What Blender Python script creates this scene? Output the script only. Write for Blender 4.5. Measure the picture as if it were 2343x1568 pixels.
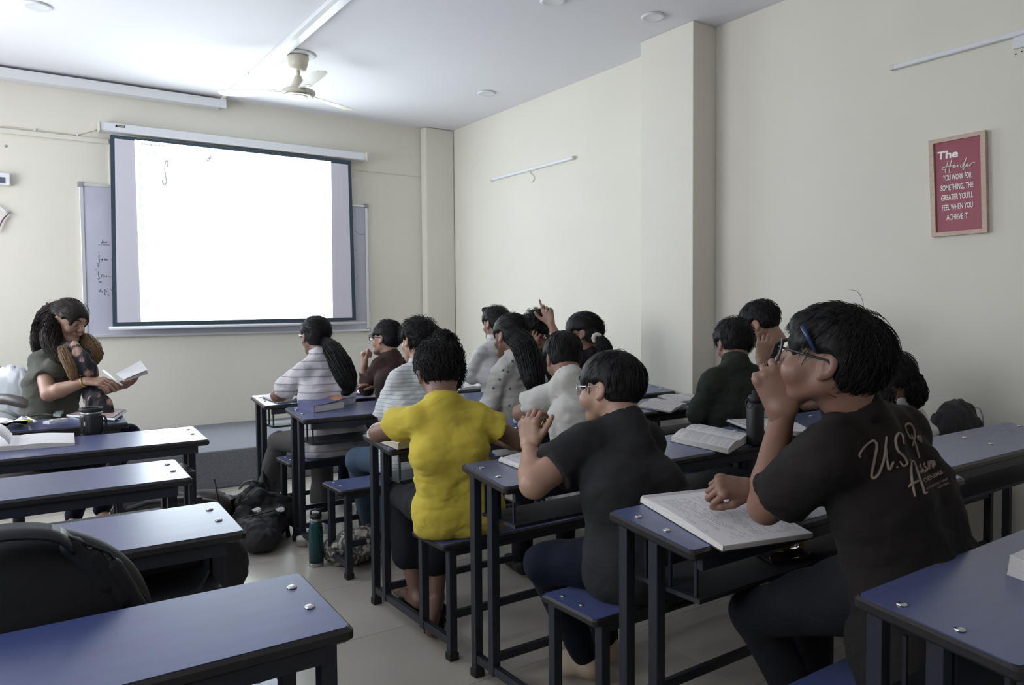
import bpy, bmesh, math, random
import numpy as np
from mathutils import Vector, Matrix
from mathutils.bvhtree import BVHTree

for _o in list(bpy.data.objects):
    bpy.data.objects.remove(_o, do_unlink=True)
SC = bpy.context.scene
COL = SC.collection
R = math.radians
random.seed(7)
RNG = np.random.default_rng(7)

# ------------------------------------------------------------------ camera
CAM_H = 1.35
FPX = 1734.64
YAW, PITCH, ROLL = R(34.715), R(2.4128), R(-0.4603)
_f = np.array([math.sin(YAW)*math.cos(PITCH), math.cos(YAW)*math.cos(PITCH), -math.sin(PITCH)])
_r0 = np.array([math.cos(YAW), -math.sin(YAW), 0.0])
_u0 = np.cross(_r0, _f)
CR = math.cos(ROLL)*_r0 + math.sin(ROLL)*_u0
CU = -math.sin(ROLL)*_r0 + math.cos(ROLL)*_u0
CF = _f
cam_d = bpy.data.cameras.new('camera')
cam = bpy.data.objects.new('camera', cam_d)
COL.objects.link(cam)
cam_d.sensor_width = 36.0
cam_d.lens = FPX/2343*36.0
cam_d.clip_start = 0.05
cam.matrix_world = Matrix(((CR[0], CU[0], -CF[0], 0), (CR[1], CU[1], -CF[1], 0), (CR[2], CU[2], -CF[2], CAM_H), (0, 0, 0, 1)))
SC.camera = cam
EYE = np.array([0, 0, CAM_H])

# measuring helpers: where a sight line of the photograph meets a plane of the room
def ray(px, py):
    return CF + CR*(px-1171.5)/FPX - CU*(py-784)/FPX
def atz(px, py, z):
    v = ray(px, py); return EYE + v*((z-CAM_H)/v[2])
def aty(px, py, y):
    v = ray(px, py); return EYE + v*(y/v[1])
def atx(px, py, x):
    v = ray(px, py); return EYE + v*(x/v[0])
def atd(px, py, d):
    return EYE + ray(px, py)*d
def CD(r, u, f):
    v = CR*r + CU*u + CF*f
    return v/np.linalg.norm(v)

# ------------------------------------------------------------------ view, world and daylight
SC.view_settings.view_transform = 'Standard'
SC.view_settings.look = 'None'
SC.view_settings.gamma = 1.0
SC.view_settings.use_curve_mapping = False
SC.view_settings.exposure = 0.80
W = bpy.data.worlds.new('world'); SC.world = W
W.use_nodes = True
W.node_tree.nodes['Background'].inputs[0].default_value = (0.75, 0.85, 1.0, 1)
W.node_tree.nodes['Background'].inputs[1].default_value = 0.9

def area_light(name, loc, target, sx, sy, power, col):
    l = bpy.data.lights.new(name, 'AREA'); l.shape = 'RECTANGLE'
    l.size = sx; l.size_y = sy; l.energy = power; l.color = col
    o = bpy.data.objects.new(name, l); COL.objects.link(o)
    o.location = loc
    d = Vector(target)-Vector(loc)
    o.rotation_euler = d.to_track_quat('-Z', 'Y').to_euler()
    return o
# daylight through the front windows of the left wall (outside the frame); the rear lamp is added fill
area_light('window_daylight', (-1.62, 5.6, 1.95), (0.5, 5.2, 1.9), 2.6, 1.5, 66, (0.93, 0.96, 1.0))
area_light('window_daylight_rear', (-1.62, 1.6, 1.95), (0.5, 1.6, 2.2), 1.5, 1.4, 24, (0.95, 0.97, 1.0))  # fill light added at back left to brighten the near right wall
SCREEN_EMIT = 4.0

# ------------------------------------------------------------------ materials
def mat(name, col=(0.5, 0.5, 0.5), rough=0.6, metal=0.0, spec=0.5, noise=None, bump=None, emit=None, trans=0, alpha=1, coat=0, sheen=0, sss=0):
    m = bpy.data.materials.new(name); m.use_nodes = True
    nt = m.node_tree; b = nt.nodes['Principled BSDF']
    b.inputs['Base Color'].default_value = (*col, 1)
    b.inputs['Roughness'].default_value = rough
    b.inputs['Metallic'].default_value = metal
    b.inputs['Specular IOR Level'].default_value = spec
    if trans: b.inputs['Transmission Weight'].default_value = trans
    if alpha < 1: b.inputs['Alpha'].default_value = alpha
    if coat: b.inputs['Coat Weight'].default_value = coat
    if sheen:
        b.inputs['Sheen Weight'].default_value = sheen
        b.inputs['Sheen Roughness'].default_value = 0.5
    if sss:
        b.inputs['Subsurface Weight'].default_value = sss
        b.inputs['Subsurface Radius'].default_value = (0.02, 0.008, 0.004)
        b.inputs['Subsurface Scale'].default_value = 0.5
    if emit:
        b.inputs['Emission Color'].default_value = (*emit[0], 1)
        b.inputs['Emission Strength'].default_value = emit[1]
    tc = None
    def coords():
        nonlocal tc
        if tc is None: tc = nt.nodes.new('ShaderNodeTexCoord')
        return tc.outputs['Object']
    if noise:   # (scale, amount, detail, stretch)
        sc, am = noise[0], noise[1]
        st = noise[2] if len(noise) > 2 else (1, 1, 1)
        mp = nt.nodes.new('ShaderNodeMapping'); mp.inputs['Scale'].default_value = st
        nt.links.new(coords(), mp.inputs[0])
        n = nt.nodes.new('ShaderNodeTexNoise'); n.inputs['Scale'].default_value = sc; n.inputs['Detail'].default_value = 5
        nt.links.new(mp.outputs[0], n.inputs['Vector'])
        r = nt.nodes.new('ShaderNodeValToRGB')
        r.color_ramp.elements[0].position = 0.3; r.color_ramp.elements[1].position = 0.7
        lo = [max(0, c*(1-am)) for c in col]; hi = [min(1, c*(1+am)) for c in col]
        r.color_ramp.elements[0].color = (*lo, 1); r.color_ramp.elements[1].color = (*hi, 1)
        nt.links.new(n.outputs[0], r.inputs[0]); nt.links.new(r.outputs[0], b.inputs['Base Color'])
    if bump:    # (scale, strength, stretch)
        mp = nt.nodes.new('ShaderNodeMapping'); mp.inputs['Scale'].default_value = bump[2] if len(bump) > 2 else (1, 1, 1)
        nt.links.new(coords(), mp.inputs[0])
        n = nt.nodes.new('ShaderNodeTexNoise'); n.inputs['Scale'].default_value = bump[0]; n.inputs['Detail'].default_value = 4
        nt.links.new(mp.outputs[0], n.inputs['Vector'])
        bp = nt.nodes.new('ShaderNodeBump'); bp.inputs['Strength'].default_value = bump[1]; bp.inputs['Distance'].default_value = 0.01
        nt.links.new(n.outputs[0], bp.inputs['Height']); nt.links.new(bp.outputs[0], b.inputs['Normal'])
    return m

def stripe_mat(name, base, line, period, width, axis=(0, 0, 1), rough=0.85, wob=0.01):
    """woven horizontal stripes in the cloth, following the garment's own height"""
    m = mat(name, base, rough, sheen=0.2)
    nt = m.node_tree; b = nt.nodes['Principled BSDF']
    tc = nt.nodes.new('ShaderNodeTexCoord')
    ns = nt.nodes.new('ShaderNodeTexNoise'); ns.inputs['Scale'].default_value = 7
    nt.links.new(tc.outputs['Object'], ns.inputs['Vector'])
    dt = nt.nodes.new('ShaderNodeVectorMath'); dt.operation = 'DOT_PRODUCT'
    nt.links.new(tc.outputs['Object'], dt.inputs[0]); dt.inputs[1].default_value = axis
    ad = nt.nodes.new('ShaderNodeMath'); ad.operation = 'MULTIPLY_ADD'; ad.inputs[1].default_value = wob
    nt.links.new(ns.outputs[0], ad.inputs[0]); nt.links.new(dt.outputs['Value'], ad.inputs[2])
    md = nt.nodes.new('ShaderNodeMath'); md.operation = 'DIVIDE'; md.inputs[1].default_value = period
    nt.links.new(ad.outputs[0], md.inputs[0])
    fr = nt.nodes.new('ShaderNodeMath'); fr.operation = 'FRACT'
    nt.links.new(md.outputs[0], fr.inputs[0])
    rp = nt.nodes.new('ShaderNodeValToRGB'); e = rp.color_ramp.elements
    e[0].position = 0.0; e[0].color = (*line, 1); e[1].position = width; e[1].color = (*line, 1)
    x = rp.color_ramp.elements.new(width+0.06); x.color = (*base, 1)
    x = rp.color_ramp.elements.new(0.94); x.color = (*base, 1)
    x = rp.color_ramp.elements.new(1.0); x.color = (*line, 1)
    nt.links.new(fr.outputs[0], rp.inputs[0]); nt.links.new(rp.outputs[0], b.inputs['Base Color'])
    return m

M = {}
M['wall'] = mat('painted_plaster_cream', (0.70, 0.67, 0.595), 0.75, bump=(160, 0.03), noise=(1.3, 0.025))
M['ceil'] = mat('painted_ceiling_white', (0.78, 0.77, 0.81), 0.8, bump=(60, 0.03))
M['tile'] = mat('vitrified_tile_beige', (0.50, 0.47, 0.42), 0.28, noise=(3, 0.06), spec=0.4)
M['tile2'] = mat('vitrified_tile_beige_warm', (0.48, 0.45, 0.40), 0.30, noise=(3, 0.06), spec=0.4)
M['grout'] = mat('tile_grout', (0.16, 0.15, 0.13), 0.9)
M['carpet'] = mat('grey_stage_carpet', (0.20, 0.21, 0.24), 0.95, noise=(220, 0.35), bump=(300, 0.4))
M['lam'] = mat('blue_laminate', (0.022, 0.045, 0.185), 0.26, noise=(6, 0.08, (1, 6, 1)), bump=(7, 0.020, (1, 4, 1)), spec=0.5)
M['lam'].node_tree.nodes['Principled BSDF'].inputs['IOR'].default_value = 1.85
M['lam'].node_tree.nodes['Principled BSDF'].inputs['Sheen Weight'].default_value = 0.12
M['edge'] = mat('black_edge_band', (0.02, 0.018, 0.02), 0.35, bump=(60, 0.03))
M['frame'] = mat('dark_painted_steel', (0.018, 0.021, 0.032), 0.42, bump=(120, 0.03))
M['bolt'] = mat('bright_bolt_head', (0.75, 0.74, 0.72), 0.25, metal=1.0)
M['rubber'] = mat('black_rubber', (0.012, 0.012, 0.014), 0.6)
M['board'] = mat('plywood_dark', (0.014, 0.015, 0.022), 0.6)
M['white'] = mat('white_plastic', (0.72, 0.73, 0.76), 0.4)
M['cream'] = mat('cream_enamel', (0.60, 0.56, 0.46), 0.35)
M['cream_w'] = mat('cream_plastic', (0.66, 0.645, 0.57), 0.5)
M['wboard'] = mat('whiteboard_surface', (0.50, 0.50, 0.60), 0.3, noise=(3, 0.05))
M['alu'] = mat('aluminium_trim', (0.72, 0.72, 0.76), 0.35, metal=0.5)
M['ink'] = mat('marker_ink', (0.07, 0.07, 0.12), 0.7)
M['ink2'] = mat('pen_ink_grey', (0.20, 0.20, 0.26), 0.8)
M['blackcloth'] = mat('screen_black_border', (0.03, 0.055, 0.08), 0.7)
M['screengrey'] = mat('projection_fabric', (0.62, 0.60, 0.68), 0.7)
M['red'] = mat('poster_red', (0.30, 0.055, 0.085), 0.5)
M['oak'] = mat('pale_oak_frame', (0.52, 0.39, 0.30), 0.5, noise=(20, 0.12, (1, 1, 6)))
M['print'] = mat('white_print', (0.85, 0.82, 0.82), 0.5)
M['paper'] = mat('white_paper', (0.74, 0.73, 0.76), 0.7)
M['pages'] = mat('page_block_edges', (0.62, 0.60, 0.58), 0.8, noise=(90, 0.12, (0.2, 0.2, 8)))
M['pages_y'] = mat('aged_page_block', (0.50, 0.46, 0.36), 0.8, noise=(90, 0.12, (0.2, 0.2, 8)))
M['blackbag'] = mat('black_nylon', (0.010, 0.011, 0.015), 0.6, bump=(90, 0.12), spec=0.3)
M['blackbag2'] = mat('black_canvas', (0.020, 0.020, 0.024), 0.75, bump=(60, 0.2))
M['greyclip'] = mat('pale_plastic_clip', (0.6, 0.6, 0.62), 0.35)
M['glass'] = mat('clear_plastic', (0.9, 0.93, 0.95), 0.05, trans=1.0)
M['gold'] = mat('gold_metal', (0.85, 0.60, 0.25), 0.25, metal=1.0)
M['steel'] = mat('brushed_steel', (0.55, 0.55, 0.56), 0.3, metal=1.0)
M['teal'] = mat('teal_flask_enamel', (0.02, 0.085, 0.095), 0.3, metal=0.3)

# ------------------------------------------------------------------ object helpers
def link(o, parent=None):
    COL.objects.link(o)
    if parent is not None: o.parent = parent
    return o
def root(name, label, cat, loc, group=None):
    o = bpy.data.objects.new(name, None); COL.objects.link(o)
    o.location = loc; o.empty_display_size = 0.1
    o['label'] = label; o['category'] = cat
    if group: o['group'] = group
    return o
def tag(o, label=None, cat=None, group=None, kind=None):
    if label: o['label'] = label
    if cat: o['category'] = cat
    if group: o['group'] = group
    if kind: o['kind'] = kind
    return o
def wloc(p):
    l = Vector((0, 0, 0))
    while p is not None:
        l += p.location; p = p.parent
    return l
def fast_mesh(name, V, F4=None, F3=None, smooth=True):
    """mesh straight from numpy arrays of quads and triangles"""
    me = bpy.data.meshes.new(name)
    V = np.asarray(V, dtype=np.float32)
    n4 = 0 if F4 is None else len(F4); n3 = 0 if F3 is None else len(F3)
    me.vertices.add(len(V)); me.vertices.foreach_set('co', V.ravel())
    loops = []
    if n4: loops.append(np.asarray(F4, dtype=np.int32).ravel())
    if n3: loops.append(np.asarray(F3, dtype=np.int32).ravel())
    lp = np.concatenate(loops)
    me.loops.add(len(lp)); me.loops.foreach_set('vertex_index', lp)
    me.polygons.add(n4+n3)
    st = np.concatenate([np.arange(n4)*4, n4*4+np.arange(n3)*3]).astype(np.int32)
    me.polygons.foreach_set('loop_start', st)
    if smooth: me.polygons.foreach_set('use_smooth', np.ones(n4+n3, dtype=bool))
    me.update(calc_edges=True)
    return me
class MB:
    """collects world-space pieces into one mesh"""
    def __init__(s): s.V = []; s.F = []; s.S = []; s.MI = []; s.mi = 0
    def add(s, V, F, smooth=False):
        n = len(s.V); s.V += [tuple(map(float, v)) for v in V]
        s.F += [tuple(n+i for i in f) for f in F]; s.S += [smooth]*len(F); s.MI += [s.mi]*len(F)
    def hexa(s, P):   # 8 corners: bottom 4 then top 4
        s.add(P, [(0, 3, 2, 1), (4, 5, 6, 7), (0, 1, 5, 4), (1, 2, 6, 5), (2, 3, 7, 6), (3, 0, 4, 7)])
    def box(s, x0, x1, y0, y1, z0, z1, bev=0):
        if bev > 0:
            bm = bmesh.new(); bmesh.ops.create_cube(bm, size=1)
            for v in bm.verts:
                v.co = Vector(((x0+x1)/2+v.co.x*(x1-x0), (y0+y1)/2+v.co.y*(y1-y0), (z0+z1)/2+v.co.z*(z1-z0)))
            bmesh.ops.bevel(bm, geom=bm.edges[:], offset=bev, segments=2, affect='EDGES', profile=0.5)
            s.bm(bm); return
        s.hexa([(x0, y0, z0), (x1, y0, z0), (x1, y1, z0), (x0, y1, z0), (x0, y0, z1), (x1, y0, z1), (x1, y1, z1), (x0, y1, z1)])
    def bm(s, bm, mtx=None, smooth=False):
        if mtx is not None: bm.transform(mtx)
        bm.verts.index_update()
        s.add([v.co[:] for v in bm.verts], [[v.index for v in f.verts] for f in bm.faces], smooth); bm.free()
    def tube(s, pts, r, n=8, cap=True, smooth=True, flat=None):
        """sweep a circle (radius r or list of radii) along points"""
        pts = [np.array(p, float) for p in pts]; k = len(pts)
        rs = list(r) if hasattr(r, '__len__') else [r]*k
        up = None; V = []
        for i, p in enumerate(pts):
            t = pts[min(i+1, k-1)]-pts[max(i-1, 0)]; t = t/(np.linalg.norm(t)+1e-9)
            if up is None:
                a = np.array([0, 0, 1.0]) if abs(t[2]) < 0.9 else np.array([1.0, 0, 0])
                up = a-t*(a@t); up /= np.linalg.norm(up)
            else:
                up = up-t*(up@t); up /= (np.linalg.norm(up)+1e-9)
            sd = np.cross(t, up)
            fl = 1.0 if flat is None else flat
            for j in range(n):
                a = 2*math.pi*j/n
                V.append(p+rs[i]*(math.cos(a)*sd+math.sin(a)*up*fl))
        F = [(i*n+j, i*n+(j+1) % n, (i+1)*n+(j+1) % n, (i+1)*n+j) for i in range(k-1) for j in range(n)]
        if cap: F += [tuple(reversed(range(n))), tuple((k-1)*n+j for j in range(n))]
        s.add(V, F, smooth)
    def lathe(s, prof, c, n=24, axis=(0, 0, 1), smooth=True):
        ax = Vector(axis).normalized(); q = Vector((0, 0, 1)).rotation_difference(ax)
        V = []; F = []
        for (r, z) in prof:
            for j in range(n):
                a = 2*math.pi*j/n
                V.append(q @ Vector((r*math.cos(a), r*math.sin(a), z))+Vector(c))
        k = len(prof)
        F = [(i*n+j, i*n+(j+1) % n, (i+1)*n+(j+1) % n, (i+1)*n+j) for i in range(k-1) for j in range(n)]
        F += [tuple(reversed(range(n))), tuple((k-1)*n+j for j in range(n))]
        s.add([v[:] for v in V], F, smooth)
    def obj(s, name, m, parent=None, autosmooth=False):
        me = bpy.data.meshes.new(name); o = bpy.data.objects.new(name, me)
        off = wloc(parent) if parent is not None else Vector((0, 0, 0))
        me.from_pydata([(v[0]-off.x, v[1]-off.y, v[2]-off.z) for v in s.V], [], s.F)
        me.polygons.foreach_set('use_smooth', s.S)
        if isinstance(m, (list, tuple)):
            for x in m: me.materials.append(x)
            me.polygons.foreach_set('material_index', s.MI)
        else: me.materials.append(m)
        me.update()
        return link(o, parent)
def top(o, label, cat, group=None):
    """turn a world-space single mesh into a top-level thing with its origin at its base"""
    me = o.data; n = len(me.vertices); a = np.zeros(n*3, dtype=np.float32); me.vertices.foreach_get('co', a); a = a.reshape(-1, 3)
    c = np.array([(a[:, 0].min()+a[:, 0].max())/2, (a[:, 1].min()+a[:, 1].max())/2, a[:, 2].min()])
    me.vertices.foreach_set('co', (a-c).ravel().astype(np.float32)); me.update(); o.location = c
    return tag(o, label, cat, group)
def struct(name, mb, m):
    o = mb.obj(name, m); o['kind'] = 'structure'; return o
# ================================================================== the room
XL, XR, YB, YF, ZC = -1.7, 4.37, -2.2, 7.53, 3.37
TH = 0.12
# left wall with its window openings (outside the frame), glazed with plain panes
b = MB()
for (z0, z1) in ((0, 1.15), (2.75, ZC)): b.box(XL-TH, XL, YB, YF, z0, z1)
for (y0, y1) in ((YB, 0.8), (2.4, 4.2), (7.0, YF)): b.box(XL-TH, XL, y0, y1, 1.15, 2.75)
struct('wall_left', b, M['wall'])
for i, (y0, y1) in enumerate(((0.8, 2.4), (4.2, 7.0))):
    b = MB(); n = 2 if i == 0 else 3
    for k in range(n+1):
        y = y0+(y1-y0)*k/n; b.box(XL-0.08, XL-0.03, max(y0, y-0.025), min(y1, y+0.025), 1.15, 2.75)
    b.box(XL-0.08, XL-0.03, y0, y1, 1.15, 1.2); b.box(XL-0.08, XL-0.03, y0, y1, 2.7, 2.75)
    w = struct('window_%d' % (i+1), b, M['white'])
    for k in range(n):
        g = MB(); g.box(XL-0.06, XL-0.055, y0+(y1-y0)*k/n+0.025, y0+(y1-y0)*(k+1)/n-0.025, 1.2, 2.7)
        g.obj('pane', M['glass'], w)
b = MB(); b.box(XR, XR+TH, YB, YF+TH, 0, ZC); struct('wall_right', b, M['wall'])
b = MB(); b.box(XL-TH, XR+TH, YF, YF+TH, 0, ZC); struct('wall_front', b, M['wall'])
b = MB(); b.box(XL-TH, XR+TH, YB-TH, YB, 0, ZC); struct('wall_back', b, M['wall'])
b = MB(); b.box(XL-TH, XR+TH, YB-TH, YF+TH, ZC, ZC+TH); struct('ceiling', b, M['ceil'])
# pilasters
b = MB(); b.box(4.128, XR-0.001, 3.70, 4.22, 0, ZC-0.001, 0.004); struct('pillar_right', b, M['wall'])
b = MB(); b.box(4.0, XR-0.001, 7.415, YF-0.001, 0, ZC-0.001, 0.02); struct('pillar_front_corner', b, M['wall'])
# floor: slab of grout with separate tiles proud of it
b = MB(); b.box(XL, XR, YB, YF, -0.08, -0.003); fl = struct('floor', b, M['grout'])
T = 0.60; X0, Y0 = 0.995, 2.30
tile_me = {}
for i in range(-5, 7):
    for j in range(-8, 7):
        x0 = X0+i*T; y0 = Y0+j*T; x1 = min(x0+T, XR+0.0)-0.0012; y1 = y0+T-0.0012
        x0 = max(x0+0.0012, XL); y0 = max(y0+0.0012, YB); y1 = min(y1, 6.10)
        if x1-x0 < 0.02 or y1-y0 < 0.02: continue
        key = (round(x1-x0, 3), round(y1-y0, 3), (i*7+j*3) % 2)
        if key not in tile_me:
            t = MB(); t.box(0, x1-x0, 0, y1-y0, -0.003, 0.0)
            o = t.obj('tile', M['tile'] if key[2] else M['tile2'], fl); tile_me[key] = o.data
        else:
            o = bpy.data.objects.new('tile', tile_me[key]); link(o, fl)
        o.location = (x0, y0, 0)
# carpeted stage along the front wall
b = MB(); b.box(XL+0.001, XR-0.001, 6.03, YF-0.001, 0.0005, 0.295, 0.012)
struct('trim_1', b, M['carpet']); bpy.data.objects['trim_1']['label'] = 'low grey carpeted platform along the front wall'
# faint shallow plaster band across the front wall
b = MB(); b.box(XL+0.001, 0.93, 7.512, YF-0.0005, 2.835, 2.875, 0.003); b.box(0.93, 3.995, 7.52, YF-0.0005, 2.835, 2.842)
struct('trim_2', b, M['cream_w'])
# vertical conduit left of the screen
b = MB(); b.box(0.925, 0.955, 7.515, YF-0.0005, 2.46, 2.835, 0.003); struct('trim_3', b, M['cream_w'])

# cable trunkings
b = MB(); b.box(XL+0.002, 1.86, 7.42, YF-0.001, 3.265, 3.345, 0.004)
o = b.obj('wall_trunking', M['white']); top(o, 'white cable trunking high on the front wall, left of the ceiling trunking', 'cable trunking')
b = MB(); b.box(1.86, 1.905, 7.405, 7.43, 3.262, 3.35); o2 = b.obj('end_cap', M['white'], o)
b = MB(); b.box(1.875, 1.915, -0.6, 6.58, ZC-0.030, ZC-0.0005, 0.003)
o = b.obj('ceiling_trunking', M['white']); top(o, 'long white cable trunking running along the ceiling beside the fan', 'cable trunking')
b = MB(); b.box(1.868, 1.893, 6.56, 7.44, ZC-0.022, ZC-0.0005, 0.002); b.obj('narrow_trunking', M['cream_w'], o)
b = MB(); b.box(1.915, 1.985, -0.6, 6.58, ZC-0.024, ZC-0.0005, 0.003); b.obj('tube_strip', M['alu'], o)
# thin clipped cable
b = MB(); pts = [aty(x, y, 7.522) for x, y in ((-20, 288), (0, 290), (30, 291), (52, 296), (80, 297), (120, 303), (150, 306), (175, 309), (200, 303), (224, 297))]
b.tube(pts, 0.0035, 6); o = b.obj('cable', M['cream']); top(o, 'thin grey cable clipped along the front wall, leading to the projector screen', 'cable')
b = MB()
for p in (aty(80, 297, 7.52), aty(177, 309, 7.52)): b.box(p[0]-0.008, p[0]+0.008, 7.512, 7.529, p[2]-0.008, p[2]+0.008, 0.003)
q = b.obj('cable_clip', M['white'], o)
# round downlights, switched off
def downlight(x, y, lab):
    r = root('downlight', lab, 'ceiling light', (x, y, ZC))
    b = MB(); b.lathe([(0.062, -0.001), (0.082, -0.001), (0.084, -0.008), (0.074, -0.016), (0.062, -0.012)], (x, y, ZC), 28); b.obj('trim_ring', M['white'], r)
    b = MB(); b.lathe([(0.001, -0.004), (0.062, -0.004), (0.061, -0.010), (0.001, -0.012)], (x, y, ZC), 24); b.obj('diffuser', M['ceil'], r)
downlight(0.336, 5.905, 'round white ceiling downlight left of the fan, near the top left corner')
downlight(3.84, 3.805, 'round white ceiling downlight just in front of the wall pillar')
downlight(3.872, 5.972, 'round white ceiling downlight between the fan and the right wall')
downlight(3.097, 3.971, 'round white ceiling downlight cut by the top edge of the picture')

# ceiling fan
FX, FY = 2.07, 5.905
r = root('ceiling_fan', 'cream three blade ceiling fan hanging in front of the screen', 'fan', (FX, FY, ZC))
b = MB(); b.lathe([(0.02, 0), (0.135, 0), (0.14, -0.006), (0.125, -0.012), (0.03, -0.012)], (FX, FY, ZC), 32); b.obj('ceiling_plate', M['white'], r)
b = MB(); b.lathe([(0.03, -0.012), (0.082, -0.018), (0.086, -0.03), (0.076, -0.075), (0.062, -0.115), (0.035, -0.125), (0.02, -0.128)], (FX, FY, ZC), 28); b.obj('canopy', M['cream'], r)
b = MB(); b.lathe([(0.014, -0.12), (0.014, -0.19)], (FX, FY, ZC), 14); b.obj('downrod', M['cream'], r)
b = MB(); b.lathe([(0.014, -0.165), (0.026, -0.17), (0.04, -0.20), (0.055, -0.235), (0.072, -0.26), (0.108, -0.275), (0.128, -0.285), (0.130, -0.305), (0.118, -0.316), (0.1, -0.32)], (FX, FY, ZC), 36); mo = b.obj('motor_housing', M['cream'], r)
b = MB(); b.lathe([(0.08, -0.317), (0.112, -0.318), (0.116, -0.325), (0.106, -0.331), (0.08, -0.326)], (FX, FY, ZC), 32); b.obj('trim_ring', M['steel'], mo)
b = MB(); b.lathe([(0.001, -0.32), (0.085, -0.322), (0.06, -0.33), (0.001, -0.333)], (FX, FY, ZC), 28); b.obj('bottom_cap', M['cream'], mo)
for k in range(3):
    a = R(146+120*k); u = np.array([math.cos(a), math.sin(a), 0]); v = np.array([-math.sin(a), math.cos(a), 0])
    c = np.array([FX, FY, ZC-0.295]); b = MB(); V = []; F = []
    for i, t in enumerate(np.linspace(0, 1, 9)):
        s_ = 0.17+t*0.45; w = 0.048+0.014*math.sin(t*2.6); 
        if i == 8: w *= 0.6
        tw = 0.20*(1-0.4*t)
        for sg, dz in ((-1, 0.0015), (1, 0.0015), (1, -0.0015), (-1, -0.0015)):
            V.append(c+u*s_+v*sg*w+np.array([0, 0, sg*w*tw+dz]))
    F = [(i*4+j, i*4+(j+1) % 4, i*4+4+(j+1) % 4, i*4+4+j) for i in range(8) for j in range(4)]+[(3, 2, 1, 0), (32, 33, 34, 35)]
    b.add(V, F, False); bl = b.obj('blade', M['cream'], r)
    b = MB(); b.hexa([c+u*0.11-v*0.02+[0, 0, -0.004], c+u*0.24-v*0.03+[0, 0, -0.008], c+u*0.24+v*0.03+[0, 0, 0.002], c+u*0.11+v*0.02+[0, 0, -0.002],
                       c+u*0.11-v*0.02+[0, 0, 0.002], c+u*0.24-v*0.03+[0, 0, -0.004], c+u*0.24+v*0.03+[0, 0, 0.006], c+u*0.11+v*0.02+[0, 0, 0.004]]); b.obj('blade_arm', M['steel'], bl)

# ------------------------------------------------------------------ whiteboard behind the screen
r = root('whiteboard', 'grey whiteboard with handwritten integrals, partly hidden behind the projector screen', 'whiteboard', (2.0, 7.5, 1.15))
b = MB(); b.box(0.715, 3.325, 7.505, 7.528, 1.165, 2.455); b.obj('writing_surface', M['wboard'], r)
b = MB(); t = 0.022
b.box(0.69, 3.35, 7.495, 7.529, 2.452, 2.452+t, 0.003); b.box(0.69, 3.35, 7.485, 7.529, 1.145, 1.145+t, 0.003)
b.box(0.69, 0.69+t+0.008, 7.497, 7.529, 1.15, 2.47, 0.003); b.box(3.35-t-0.008, 3.35, 7.497, 7.529, 1.15, 2.47, 0.003)
b.obj('board_frame', M['alu'], r)
for (x, z) in ((0.70, 2.465), (3.34, 2.465), (0.70, 1.155), (3.34, 1.155)):
    b = MB(); b.box(x-0.022, x+0.022, 7.49, 7.529, z-0.022, z+0.022, 0.006); b.obj('corner_cap', mat('grey_corner_plastic', (0.3, 0.3, 0.33), 0.6) if 'cc' not in M else M['cc'], r)
def stroke(mb, pts, place, w):
    """thin pen line through 2D points put on a surface by place(x, y)"""
    P = [np.array(place(x, y), float) for x, y in pts]
    mb.tube(P, w, 5, smooth=True, flat=1.0)
def smoothpts(pts, n=5):
    """Catmull-Rom through points"""
    P = [np.array(p, float) for p in pts]
    if len(P) < 3: return P
    P = [2*P[0]-P[1]]+P+[2*P[-1]-P[-2]]; out = []
    for i in range(1, len(P)-2):
        for k in range(n):
            t = k/n; a, b_, c, d = P[i-1], P[i], P[i+1], P[i+2]
            out.append(0.5*((2*b_)+(-a+c)*t+(2*a-5*b_+4*c-d)*t*t+(-a+3*b_-3*c+d)*t**3))
    out.append(P[-2]); return out
b = MB(); pb = lambda x, y: aty(170+x/9.8, 540+y/9.8, 7.5035)
for s in ([(610, 95), (640, 100), (615, 150), (600, 165), (630, 150)], [(645, 130), (650, 155), (665, 130), (680, 155), (690, 150)], [(705, 130), (712, 158), (725, 125)], [(540, 198), (795, 198)],
          [(543, 360), (545, 395)], [(575, 430), (550, 425), (545, 480), (560, 560), (545, 615), (515, 620), (505, 590)], [(598, 510), (608, 535), (628, 505), (620, 560), (605, 568)], [(690, 505), (672, 535), (695, 540), (690, 505), (700, 540)], [(715, 520), (740, 540)], [(738, 518), (718, 545)], [(525, 655), (520, 680), (545, 685), (540, 655), (525, 655)], [(825, 520), (842, 520)], [(825, 535), (842, 535)],
          [(480, 745), (485, 770)], [(550, 785), (535, 820), (540, 880), (560, 950), (540, 978), (515, 950)], [(595, 890), (605, 915), (625, 860), (655, 860)], [(650, 880), (665, 905), (680, 895), (660, 925)], [(700, 890), (735, 910)], [(735, 888), (705, 912)], [(780, 915), (800, 905)], [(820, 890), (850, 915)], [(570, 1020), (565, 1050), (600, 1050), (595, 1018), (570, 1020)],
          [(540, 1220), (560, 1225), (572, 1260), (585, 1190), (610, 1190)], [(610, 1225), (620, 1260), (635, 1235)], [(690, 1190), (672, 1230), (680, 1310), (710, 1335)], [(700, 1220), (725, 1255)], [(725, 1220), (700, 1255)], [(735, 1180), (750, 1200)], [(695, 1275), (800, 1278)], [(750, 1310), (775, 1335)], [(775, 1312), (750, 1335)], [(815, 1190), (845, 1230), (848, 1290)]):
    stroke(b, smoothpts(s, 4), pb, 0.0016)
pb2 = lambda x, y: aty(540+x/3.0154, 280+y/3.0154, 7.5035)
for s in ([(820, 745), (850, 775), (890, 775)], [(822, 880), (830, 885)], [(828, 1085), (845, 1062)], [(826, 1080), (832, 1090)]):
    stroke(b, s, pb2, 0.0014)
b.obj('handwriting', M['ink'], r)

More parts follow.
